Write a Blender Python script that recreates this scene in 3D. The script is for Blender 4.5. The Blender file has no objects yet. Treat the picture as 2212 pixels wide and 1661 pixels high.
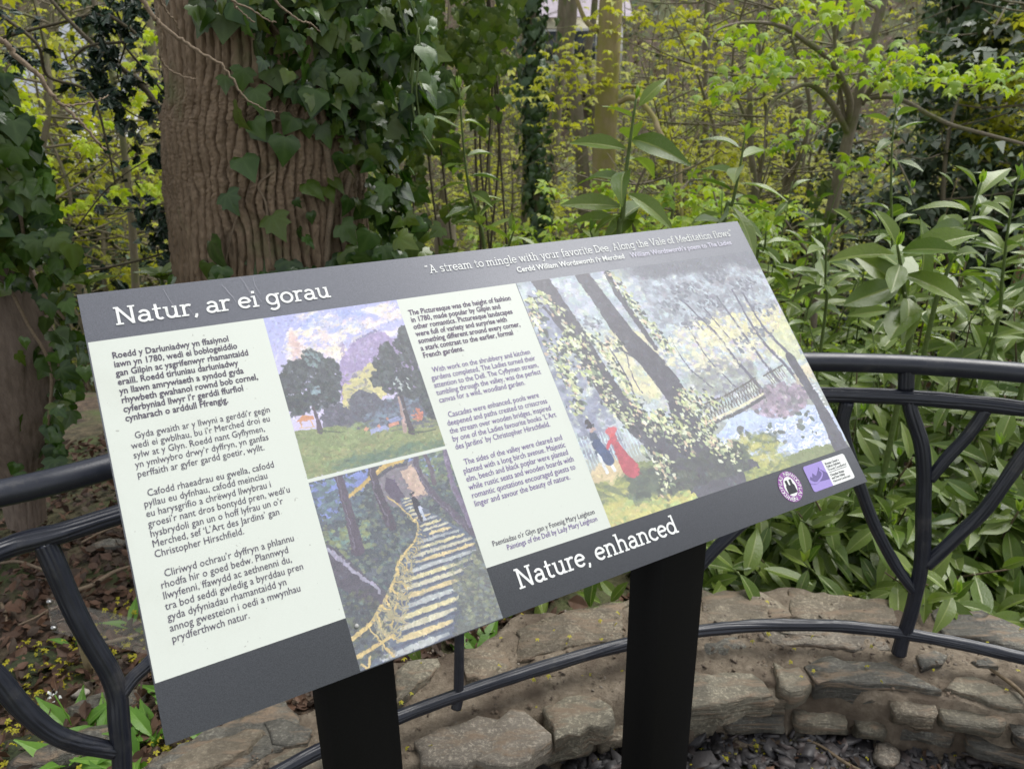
import bpy, math, random
import numpy as np
from mathutils import Vector, Matrix

C = bpy.context.scene.collection
sc = bpy.context.scene
random.seed(7)
R_ = np.random.default_rng(11)
PI = math.pi

# ---------------------------------------------------------------- camera
# frame of the camera in the place: +X right, +Y ahead (horizontal), +Z up, eye 1.5 m above the slate floor
EYE = np.array([0.0, 0.0, 1.5])
RT = np.array([0.99987713, -0.01567589, 0.0])
FW = np.array([-0.00544134, -0.34707229, 0.93782259])
UP = np.array([-0.01470121, -0.93770736, -0.34711494])
FPX = 1584.345
def cam2w(c):
    return np.array([np.dot(c, RT), np.dot(c, FW), np.dot(c, UP)])
cam = bpy.data.cameras.new('camera'); camo = bpy.data.objects.new('camera', cam); C.objects.link(camo)
cx, cy, cz = cam2w([1, 0, 0]), cam2w([0, 1, 0]), cam2w([0, 0, 1])
camo.matrix_world = Matrix(((cx[0], -cy[0], -cz[0], EYE[0]), (cx[1], -cy[1], -cz[1], EYE[1]), (cx[2], -cy[2], -cz[2], EYE[2]), (0, 0, 0, 1)))
cam.sensor_width = 36; cam.lens = FPX / 2212 * 36
cam.clip_start = 0.05; cam.clip_end = 500
cam.dof.use_dof = True; cam.dof.focus_distance = 1.15; cam.dof.aperture_fstop = 8.0
sc.camera = camo

# ---------------------------------------------------------------- sky, sun, exposure
w = bpy.data.worlds.new('World'); sc.world = w; w.use_nodes = True
nt = w.node_tree; bg = nt.nodes['Background']
sky = nt.nodes.new('ShaderNodeTexSky'); sky.sky_type = 'NISHITA'; sky.sun_disc = False
SUN_EL, SUN_AZ = math.radians(62), math.radians(58)
sky.sun_elevation = SUN_EL; sky.sun_rotation = SUN_AZ
hs = nt.nodes.new('ShaderNodeHueSaturation'); hs.inputs['Saturation'].default_value = 0.18
nt.links.new(sky.outputs[0], hs.inputs['Color']); nt.links.new(hs.outputs[0], bg.inputs[0])
bg.inputs[1].default_value = 0.135
sd = bpy.data.lights.new('sun', 'SUN'); so = bpy.data.objects.new('sun', sd); C.objects.link(so)
sd.energy = 2.3; sd.angle = math.radians(42); sd.color = (1.0, 0.975, 0.93)
sdir = Vector((math.sin(SUN_AZ) * math.cos(SUN_EL), math.cos(SUN_AZ) * math.cos(SUN_EL), math.sin(SUN_EL)))
so.rotation_euler = sdir.to_track_quat('Z', 'Y').to_euler(); so.location = (3, 2, 12)
sc.view_settings.view_transform = 'Standard'; sc.view_settings.look = 'None'
sc.view_settings.exposure = 0.62; sc.view_settings.gamma = 1; sc.view_settings.use_curve_mapping = False
sc.render.engine = 'CYCLES'
sc.cycles.max_bounces = 6; sc.cycles.diffuse_bounces = 3; sc.cycles.glossy_bounces = 2
sc.cycles.transmission_bounces = 4; sc.cycles.transparent_max_bounces = 6
sc.cycles.use_denoising = True

# ---------------------------------------------------------------- points of the place (measured off the photograph's survey)
def ray(px, py):
    return cam2w(np.array([(px - 1106) / FPX, (py - 830.5) / FPX, 1.0]))
def G(px, py, z):            # on the horizontal level z
    r = ray(px, py); return EYE + r * ((z - EYE[2]) / r[2])
def W(px, py, Y):            # at horizontal distance Y ahead
    r = ray(px, py); return EYE + r * (Y / r[1])

# ---------------------------------------------------------------- objects
def wl(o):
    p = np.zeros(3)
    while o is not None:
        p = p + np.array(o.location); o = o.parent
    return p
def tag(o, label=None, cat=None, group=None, kind=None):
    if label: o['label'] = label
    if cat: o['category'] = cat
    if group: o['group'] = group
    if kind: o['kind'] = kind
    return o
def thing(name, label, cat, loc=(0, 0, 0), group=None):
    o = bpy.data.objects.new(name, None); o.location = [float(v) for v in loc]; C.objects.link(o)
    o.empty_display_size = 0.1
    return tag(o, label, cat, group)
def mkmesh(name, V, F, mats, smooth=False, attrs=None, fmat=None, uv=None):
    me = bpy.data.meshes.new(name)
    V = np.asarray(V, np.float32)
    Fs = F if isinstance(F, list) and len(F) and isinstance(F[0], np.ndarray) and F[0].ndim == 2 else None
    if Fs is None:
        if isinstance(F, np.ndarray): Fs = [F]
    if Fs is None:
        me.from_pydata([tuple(map(float, v)) for v in V], [], [tuple(map(int, f)) for f in F])
    else:
        Fs = [f for f in Fs if len(f)]
        nl = sum(f.size for f in Fs); npoly = sum(len(f) for f in Fs)
        me.vertices.add(len(V)); me.vertices.foreach_set('co', V.ravel())
        me.loops.add(nl); me.polygons.add(npoly)
        me.loops.foreach_set('vertex_index', np.concatenate([f.ravel() for f in Fs]).astype(np.int32))
        tot = np.concatenate([np.full(len(f), f.shape[1], np.int32) for f in Fs])
        st = np.concatenate([[0], np.cumsum(tot)[:-1]]).astype(np.int32)
        me.polygons.foreach_set('loop_start', st)
        me.update(calc_edges=True)
    if smooth: me.polygons.foreach_set('use_smooth', np.ones(len(me.polygons), bool))
    for m in (mats if isinstance(mats, (list, tuple)) else [mats]): me.materials.append(m)
    if fmat is not None: me.polygons.foreach_set('material_index', np.asarray(fmat, np.int32))
    if attrs:
        for k, a in attrs.items():
            at = me.attributes.new(k, 'FLOAT', 'POINT'); at.data.foreach_set('value', np.asarray(a, np.float32))
    if uv is not None:
        ul = me.uv_layers.new(name='UVMap')
        vi = np.empty(len(me.loops), np.int32); me.loops.foreach_get('vertex_index', vi)
        ul.data.foreach_set('uv', np.asarray(uv, np.float32)[vi].ravel())
    me.validate(clean_customdata=False)
    return me
def part(name, V, F, mats, parent=None, **kw):
    V = np.asarray(V, float)
    if parent is not None: V = V - wl(parent)
    me = mkmesh(name, V, F, mats, **kw)
    o = bpy.data.objects.new(name, me); C.objects.link(o)
    if parent is not None: o.parent = parent
    return o
def place(name, me, M, parent=None):        # object with shared mesh, M world 4x4
    o = bpy.data.objects.new(name, me); C.objects.link(o)
    if parent is not None:
        o.parent = parent; M = M.copy(); M[:3, 3] -= wl(parent)
    o.matrix_basis = Matrix(M.tolist())
    return o
def merge(items):
    Vs, Fs, n = [], {}, 0
    for V, F in items:
        V = np.asarray(V, float); Vs.append(V)
        FF = F if isinstance(F, list) else [F]
        for f in FF:
            f = np.asarray(f, int); Fs.setdefault(f.shape[1], []).append(f + n)
        n += len(V)
    return np.concatenate(Vs), [np.concatenate(v) for v in Fs.values()]

# ---------------------------------------------------------------- noise
def hash3(i, j, k, s=0):
    n = (i * 374761393 + j * 668265263 + k * 2147483647 + s * 974634777) & 0xffffffff
    n = ((n ^ (n >> 13)) * 1274126177) & 0xffffffff
    n = ((n ^ (n >> 16)) * 2246822519) & 0xffffffff
    return ((n ^ (n >> 15)) & 0xffff) / 65535.0
def vn(x, y, z=0.0, s=0):
    x, y, z = np.broadcast_arrays(np.asarray(x, float), np.asarray(y, float), np.asarray(z, float))
    i, j, k = np.floor(x).astype(np.int64), np.floor(y).astype(np.int64), np.floor(z).astype(np.int64)
    u, v, t = x - i, y - j, z - k
    u, v, t = u * u * (3 - 2 * u), v * v * (3 - 2 * v), t * t * (3 - 2 * t)
    def h(a, b, c): return hash3(i + a, j + b, k + c, s)
    x00 = h(0, 0, 0) * (1 - u) + h(1, 0, 0) * u; x10 = h(0, 1, 0) * (1 - u) + h(1, 1, 0) * u
    x01 = h(0, 0, 1) * (1 - u) + h(1, 0, 1) * u; x11 = h(0, 1, 1) * (1 - u) + h(1, 1, 1) * u
    return (x00 * (1 - v) + x10 * v) * (1 - t) + (x01 * (1 - v) + x11 * v) * t
def fbm(x, y, z=0.0, o=4, s=0):
    a, r, tot = 0.5, 0.0, 0.0
    for q in range(o):
        r = r + a * vn(np.asarray(x) * 2 ** q, np.asarray(y) * 2 ** q, np.asarray(z) * 2 ** q, s + q * 17); tot += a; a *= 0.5
    return r / tot
def sm(x, a, b):
    t = np.clip((np.asarray(x, float) - a) / (b - a), 0, 1); return t * t * (3 - 2 * t)

# ---------------------------------------------------------------- shapes
def smooth_path(pts, n=6):            # Catmull-Rom
    P = np.asarray(pts, float)
    if len(P) < 3: 
        t = np.linspace(0, 1, n + 1)[:, None]; return P[0] * (1 - t) + P[-1] * t
    Q = np.vstack([2 * P[0] - P[1], P, 2 * P[-1] - P[-2]]); out = []
    for i in range(1, len(Q) - 2):
        p0, p1, p2, p3 = Q[i - 1], Q[i], Q[i + 1], Q[i + 2]
        for k in range(n):
            t = k / n
            out.append(0.5 * ((2 * p1) + (-p0 + p2) * t + (2 * p0 - 5 * p1 + 4 * p2 - p3) * t * t + (-p0 + 3 * p1 - 3 * p2 + p3) * t ** 3))
    out.append(P[-1]); return np.array(out)
def tube(pts, rad, n=8, cap=True, flute=0.0, seed=0, twist=0.0):
    P = np.asarray(pts, float); m = len(P)
    rad = np.interp(np.linspace(0, 1, m), np.linspace(0, 1, len(np.atleast_1d(rad))), np.atleast_1d(rad)) if np.ndim(rad) else np.full(m, float(rad))
    T = np.gradient(P, axis=0); T /= np.linalg.norm(T, axis=1)[:, None] + 1e-12
    ref = np.array([0, 0, 1.0]) if abs(T[0][2]) < 0.9 else np.array([1.0, 0, 0])
    N = np.zeros((m, 3)); v = np.cross(T[0], ref); v /= np.linalg.norm(v); N[0] = v
    for i in range(1, m):
        v = N[i - 1] - T[i] * np.dot(N[i - 1], T[i]); N[i] = v / (np.linalg.norm(v) + 1e-12)
    B = np.cross(T, N)
    a = np.linspace(0, 2 * PI, n, endpoint=False)
    rr = np.ones((m, n))
    if flute > 0:
        L = np.concatenate([[0], np.cumsum(np.linalg.norm(np.diff(P, axis=0), axis=1))])
        A, LL = np.meshgrid(a, L)
        A = A + 0.5 * np.sin(LL * 9 + seed) * 0.2
        wv_ = vn(np.cos(A) * 1.5 + 9, np.sin(A) * 1.5 + 9, LL * 5.0, seed) - 0.5; f2 = vn(np.cos(A) * 1.2 + 9, np.sin(A) * 1.2 + 9, LL * 22.0, seed + 5)
        k_ = 5.5 if n >= 24 else 2.5
        gro = np.clip(np.abs(np.sin(k_ * A + 5.0 * wv_ + seed)) * 1.9, 0, 1) ** 0.7
        rr = 1 + flute * ((gro - 0.8) * 1.0 + (f2 - 0.5) * 0.7)
    V = P[:, None, :] + (rad[:, None] * rr)[:, :, None] * (np.cos(a)[None, :, None] * N[:, None, :] + np.sin(a)[None, :, None] * B[:, None, :])
    V = V.reshape(-1, 3)
    i = np.arange(m - 1)[:, None] * n; j = np.arange(n)[None, :]; j2 = (j + 1) % n
    F = np.stack([i + j, i + j2, i + n + j2, i + n + j], -1).reshape(-1, 4)
    Fs = [F]
    if cap:
        V = np.vstack([V, P[0], P[-1]]); c0 = m * n; jj = np.arange(n); k2 = (jj + 1) % n
        Fs.append(np.stack([np.full(n, c0), k2, jj], -1))
        Fs.append(np.stack([np.full(n, c0 + 1), (m - 1) * n + jj, (m - 1) * n + k2], -1))
        return V, [F, np.vstack(Fs[1:])]
    return V, Fs
def box(cen, ax, ay, az, sx, sy, sz, bev=0.0):   # axes unit vectors, full sizes
    cen, ax, ay, az = [np.asarray(q, float) for q in (cen, ax, ay, az)]
    V = []; F = []
    if bev <= 0:
        for i in (-1, 1):
            for j in (-1, 1):
                for k in (-1, 1): V.append(cen + ax * i * sx / 2 + ay * j * sy / 2 + az * k * sz / 2)
        F = [(0, 1, 3, 2), (4, 6, 7, 5), (0, 4, 5, 1), (2, 3, 7, 6), (0, 2, 6, 4), (1, 5, 7, 3)]
        return np.array(V), [np.array(F)]
    # bevelled: octagonal section in x-y, extruded along z with small end bevel
    hx, hy, b = sx / 2, sy / 2, bev
    o = [(hx - b, -hy), (hx, -hy + b), (hx, hy - b), (hx - b, hy), (-hx + b, hy), (-hx, hy - b), (-hx, -hy + b), (-hx + b, -hy)]
    rings = []
    for z, s in ((-sz / 2, b), (-sz / 2 + b, 0), (sz / 2 - b, 0), (sz / 2, b)):
        for (x, y) in o:
            x2 = x - math.copysign(s, x) * 0.8; y2 = y - math.copysign(s, y) * 0.8
            rings.append(cen + ax * x2 + ay * y2 + az * z)
    q = []
    for r in range(3):
        for k in range(8): q.append((r * 8 + k, r * 8 + (k + 1) % 8, r * 8 + 8 + (k + 1) % 8, r * 8 + 8 + k))
    return np.array(rings), [np.array(q), np.array([[7, 6, 5, 4, 3, 2, 1, 0], [24, 25, 26, 27, 28, 29, 30, 31]])]

# ---------------------------------------------------------------- materials
class NT:
    def __init__(s, name):
        s.m = bpy.data.materials.new(name); s.m.use_nodes = True; s.t = s.m.node_tree
        s.b = s.t.nodes['Principled BSDF']; s.out = s.t.nodes['Material Output']
    def n(s, ty, **kw):
        x = s.t.nodes.new(ty)
        for k, v in kw.items(): setattr(x, k, v)
        return x
    def l(s, a, b): s.t.links.new(a, b)
    def noise(s, scale, detail=4, rough=0.55, coord='Object', vec=None, stretch=None):
        t = s.n('ShaderNodeTexNoise'); t.inputs['Scale'].default_value = scale; t.inputs['Detail'].default_value = detail
        t.inputs['Roughness'].default_value = rough
        if vec is None:
            c = s.n('ShaderNodeTexCoord'); vec = c.outputs[coord]
        if stretch:
            mp = s.n('ShaderNodeMapping'); mp.inputs['Scale'].default_value = stretch; s.l(vec, mp.inputs[0]); vec = mp.outputs[0]
        s.l(vec, t.inputs['Vector']); return t.outputs[0]
    def ramp(s, fac, stops):
        r = s.n('ShaderNodeValToRGB'); e = r.color_ramp.elements
        while len(e) < len(stops): e.new(0.5)
        for q, (p, c) in zip(e, stops): q.position = p; q.color = (*c, 1)
        s.l(fac, r.inputs[0]); return r.outputs[0]
    def mix(s, fac, a, b, mode='MIX'):
        x = s.n('ShaderNodeMix', data_type='RGBA', blend_type=mode)
        if isinstance(fac, (int, float)): x.inputs[0].default_value = fac
        else: s.l(fac, x.inputs[0])
        for q, v in ((6, a), (7, b)):
            if isinstance(v, tuple): x.inputs[q].default_value = (*v, 1)
            else: s.l(v, x.inputs[q])
        return x.outputs[2]
    def math(s, op, a, b=0.0):
        x = s.n('ShaderNodeMath', operation=op)
        for q, v in ((0, a), (1, b)):
            if isinstance(v, (int, float)): x.inputs[q].default_value = v
            else: s.l(v, x.inputs[q])
        return x.outputs[0]
    def bump(s, h, strength, dist=0.01, normal=None):
        b = s.n('ShaderNodeBump'); b.inputs['Strength'].default_value = strength; b.inputs['Distance'].default_value = dist
        s.l(h, b.inputs['Height']); 
        if normal is not None: s.l(normal, b.inputs['Normal'])
        return b.outputs[0]
    def fin(s, col=None, rough=0.5, normal=None, spec=None, metal=None):
        if col is not None:
            if isinstance(col, tuple): s.b.inputs['Base Color'].default_value = (*col, 1)
            else: s.l(col, s.b.inputs['Base Color'])
        if isinstance(rough, (int, float)): s.b.inputs['Roughness'].default_value = rough
        else: s.l(rough, s.b.inputs['Roughness'])
        if normal is not None: s.l(normal, s.b.inputs['Normal'])
        if spec is not None: s.b.inputs['Specular IOR Level'].default_value = spec
        if metal is not None: s.b.inputs['Metallic'].default_value = metal
        return s.m
def simple(name, col, rough=0.5, scale=60, amt=0.12, bump=0.0, spec=None, metal=None, dist=0.002):
    t = NT(name); nz = t.noise(scale, 5)
    c = t.ramp(nz, [(0.3, tuple(v * (1 - amt) for v in col)), (0.7, tuple(min(1, v * (1 + amt)) for v in col))])
    return t.fin(c, rough, t.bump(nz, bump, dist) if bump else None, spec, metal)
def leafmat(name, cols, rough=0.4, trans=0.25, vein=None, dirt=0.0, spec=0.5, tcol=None, vmix=0.7):
    t = NT(name)
    g = t.n('ShaderNodeNewGeometry'); oi = t.n('ShaderNodeObjectInfo')
    r = t.math('FRACT', t.math('ADD', g.outputs['Random Per Island'], oi.outputs['Random']))
    c = t.ramp(r, [(i / (len(cols) - 1), q) for i, q in enumerate(cols)])
    nz = t.noise(25, 4)
    c = t.mix(t.math('MULTIPLY', nz, 0.5), c, tuple(v * 0.55 for v in cols[0]))
    if vein:
        a = t.n('ShaderNodeAttribute'); a.attribute_name = 'vein'
        c = t.mix(t.math('MULTIPLY', a.outputs['Fac'], vmix), c, vein)
    if dirt:
        n2 = t.noise(60, 5, 0.7)
        c = t.mix(t.math('MULTIPLY', t.ramp(n2, [(0.52, (0, 0, 0)), (0.68, (1, 1, 1))]), dirt), c, (0.24, 0.22, 0.17))
    bp = t.bump(nz, 0.25, 0.004)
    t.fin(c, rough, bp, spec)
    if trans:
        tr = t.n('ShaderNodeBsdfTranslucent'); mx = t.n('ShaderNodeMixShader'); mx.inputs[0].default_value = trans
        tc = t.mix(1.0, c, tcol or (1.6, 1.9, 0.6), 'MULTIPLY')
        t.l(tc, tr.inputs[0]); t.l(t.b.outputs[0], mx.inputs[1]); t.l(tr.outputs[0], mx.inputs[2]); t.l(mx.outputs[0], t.out.inputs[0])
    return t.m
M = {}
M['laurel'] = leafmat('laurel leaf', [(0.10, 0.17, 0.024), (0.15, 0.225, 0.036), (0.22, 0.29, 0.065), (0.06, 0.12, 0.018)], 0.27, 0.22, vein=(0.36, 0.40, 0.14), dirt=0.35, vmix=0.75, spec=0.45)
M['laurel_young'] = leafmat('young laurel leaf', [(0.20, 0.34, 0.03), (0.26, 0.38, 0.05), (0.34, 0.40, 0.04)], 0.4, 0.35, vein=(0.3, 0.4, 0.1))
M['ivy'] = leafmat('ivy leaf', [(0.018, 0.050, 0.008), (0.032, 0.082, 0.010), (0.07, 0.14, 0.014), (0.018, 0.046, 0.014), (0.13, 0.18, 0.022), (0.04, 0.09, 0.012)], 0.23, 0.14, vein=(0.11, 0.18, 0.05), vmix=0.35, dirt=0.05, spec=0.42)
M['ivy_small'] = leafmat('hanging ivy leaf', [(0.045, 0.085, 0.015), (0.085, 0.13, 0.02), (0.13, 0.17, 0.03), (0.06, 0.10, 0.02)], 0.5, 0.2, spec=0.3)
M['spring'] = leafmat('spring maple leaf', [(0.38, 0.42, 0.05), (0.50, 0.53, 0.05), (0.56, 0.55, 0.07), (0.32, 0.38, 0.05)], 0.6, 0.4, tcol=(1.3, 1.3, 0.5))
M['maple'] = leafmat('green maple leaf', [(0.22, 0.38, 0.05), (0.34, 0.48, 0.05), (0.46, 0.56, 0.06)], 0.55, 0.35, tcol=(1.5, 1.5, 0.4))
M['scrub'] = leafmat('scrub leaf', [(0.19, 0.22, 0.06), (0.27, 0.30, 0.08), (0.36, 0.38, 0.10), (0.15, 0.17, 0.07)], 0.6, 0.3)
M['evergreen'] = leafmat('evergreen leaf', [(0.05, 0.075, 0.04), (0.07, 0.11, 0.06), (0.11, 0.145, 0.09)], 0.42, 0.05, spec=0.25)
M['holly'] = leafmat('holly leaf', [(0.010, 0.028, 0.016), (0.018, 0.045, 0.022), (0.03, 0.06, 0.03)], 0.32, 0.03, spec=0.3)
M['garlic'] = leafmat('wild garlic leaf', [(0.12, 0.27, 0.03), (0.17, 0.36, 0.05), (0.22, 0.40, 0.06)], 0.4, 0.3, vein=(0.3, 0.5, 0.12))
M['litter'] = leafmat('dead leaf', [(0.065, 0.035, 0.022), (0.12, 0.062, 0.036), (0.18, 0.10, 0.06), (0.045, 0.026, 0.018), (0.10, 0.075, 0.05)], 0.7, 0.05, tcol=(1.3, 1, 0.8))
M['flower'] = leafmat('yellow flower', [(0.50, 0.45, 0.02), (0.62, 0.55, 0.03), (0.45, 0.48, 0.05)], 0.6, 0.3, tcol=(1.2, 1.2, 0.5))
M['twig'] = simple('dry twig bark', (0.20, 0.15, 0.10), 0.8, 200, 0.3, 0.6)
M['twig_far'] = simple('far twig', (0.22, 0.19, 0.11), 0.85, 9, 0.4)
M['twig_dark'] = simple('dark branch bark', (0.075, 0.062, 0.035), 0.85, 90, 0.4, 0.6)
M['stem'] = simple('green stem', (0.11, 0.16, 0.04), 0.5, 80, 0.25)
M['wood_stem'] = simple('woody shrub stem', (0.15, 0.11, 0.065), 0.75, 90, 0.3, 0.4)
# ================================================================ the interpretation sign
SW = 1.2; SH = SW / 2.085
ex = np.array([0.8727385, 0.48818798, 0.0]); ey = np.array([0.32073493, -0.57338102, -0.75389873])
nz_ = -np.cross(ex, ey)
def lsq_tl():
    rs = [ray(166, 637), ray(1593, 478), ray(1874, 1040), ray(358, 1610)]
    offs = [0 * ex, ex * SW, ex * SW + ey * SH, ey * SH]
    A = np.zeros((12, 7)); b = np.zeros(12)
    for k in range(4):
        A[3 * k:3 * k + 3, 0:3] = np.eye(3); A[3 * k:3 * k + 3, 3 + k] = -rs[k]; b[3 * k:3 * k + 3] = EYE - offs[k]
    return np.linalg.lstsq(A, b, rcond=None)[0][:3]
TL = lsq_tl()
def B_(U, V, off=0.0):
    U = np.asarray(U, float); V = np.asarray(V, float); off = np.asarray(off, float)
    return TL + ex * (U * SH)[..., None] + ey * (V * SH)[..., None] + nz_ * off[..., None]
post_mid = np.array([0.0, 0, 0])

def mat_board():
    t = NT('printed dark board face')
    n1 = t.noise(900, 2, 0.6); n2 = t.noise(7, 5)
    c = t.ramp(n1, [(0.35, (0.135, 0.142, 0.166)), (0.65, (0.225, 0.235, 0.268))])
    c = t.mix(t.math('MULTIPLY', n2, 0.25), c, (0.16, 0.16, 0.18))
    return t.fin(c, 0.46, t.bump(n1, 0.25, 0.0006), 0.8)
def mat_print(name, col, rough=0.45):
    t = NT(name); n1 = t.noise(900, 2, 0.6); n2 = t.noise(9, 4)
    c = t.ramp(n1, [(0.3, tuple(v * 0.97 for v in col)), (0.7, tuple(min(1, v * 1.02) for v in col))])
    c = t.mix(t.math('MULTIPLY', n2, 0.08), c, (0.6, 0.58, 0.55))
    n3 = t.noise(170, 2, 0.5); c = t.mix(t.math('MULTIPLY', t.ramp(n3, [(0.735, (0, 0, 0)), (0.76, (1, 1, 1))]), 0.5), c, (0.22, 0.21, 0.19))
    n4 = t.noise(5, 6, 0.65); c = t.mix(t.math('MULTIPLY', t.ramp(n4, [(0.52, (0, 0, 0)), (0.75, (1, 1, 1))]), 0.22), c, (0.42, 0.43, 0.36))
    return t.fin(c, rough, t.bump(n1, 0.15, 0.0005), 0.55)
def mat_flat(name, col, rough=0.48): 
    return simple(name, col, rough, 400, 0.05)
mb = mat_board()
m_edge = simple('brown board edge', (0.035, 0.026, 0.022), 0.6, 300, 0.3)
m_white = mat_print('cream white print', (0.60, 0.64, 0.585))
m_head = mat_flat('white heading print', (0.74, 0.76, 0.74))
m_grey = mat_flat('grey purple print', (0.075, 0.062, 0.095))
m_grey2 = mat_flat('bold plum print', (0.10, 0.07, 0.13))
m_purp = mat_flat('purple print', (0.17, 0.11, 0.30))
m_steel = NT('black powder coated steel')
m_steel = m_steel.fin(m_steel.ramp(m_steel.noise(500, 3), [(0.3, (0.004, 0.004, 0.004)), (0.7, (0.007, 0.007, 0.007))]), 0.5, m_steel.bump(m_steel.noise(1500, 2), 0.12, 0.0004), 0.12)

base = G(1100, 1600, 0.0)
sg = thing('information_sign', 'tilted grey and white bilingual information board with three paintings on two black posts', 'sign', (*base[:2], 0.0))
# board: thin panel, its face carries the print
Vb, Fb = box(B_(2.085 / 2, 0.5, -0.004), ex, ey, nz_, SW, SH, 0.008)
o = part('board', Vb, Fb, [m_edge, mb], sg)
# the face pointing to the viewer gets the printed material
for p in o.data.polygons:
    if (p.center + o.location + sg.location - Vector(B_(2.085 / 2, 0.5, 0.0))).length < 0.001: p.material_index = 1
Vb, Fb = box(B_(2.085 / 2, 0.5, -0.016), ex, ey, nz_, SW - 0.006, SH - 0.006, 0.016)
part('backing_frame', Vb, Fb, simple('dark backing frame', (0.045, 0.033, 0.028), 0.55, 80, 0.2), sg)

def quad(name, uvs, mat, off, uv=None):
    P = np.array([B_(u, v, off) for u, v in uvs])
    return part(name, P, [np.array([list(range(len(uvs)))[::-1]])], mat, sg, uv=uv)
def rrect(x0, y0, x1, y1, r, n=5, which=(1, 1, 1, 1)):
    out = []
    for (cx_, cy_, a0, on) in ((x1 - r, y0 + r, -90, which[1]), (x1 - r, y1 - r, 0, which[2]), (x0 + r, y1 - r, 90, which[3]), (x0 + r, y0 + r, 180, which[0])):
        if on:
            for k in range(n + 1):
                a = math.radians(a0 + 90 * k / n); out.append((cx_ + r * math.cos(a), cy_ + r * math.sin(a)))
        else:
            a = math.radians(a0 + 45); out.append((cx_ + r * math.copysign(1, math.cos(a)), cy_ + r * math.copysign(1, math.sin(a))))
    return out
quad('text_panel', [(0.003, 0.125), (0.389, 0.125), (0.389, 0.881), (0.003, 0.883)], m_white, 0.0004)
quad('text_panel', [(0.742, 0.125), (1.115, 0.125), (1.119, 0.878), (0.742, 0.876)], m_white, 0.0004)
quad('text_panel', [(0.389, 0.554), (0.742, 0.554), (0.742, 0.5625), (0.389, 0.5625)], m_white, 0.0004)

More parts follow.
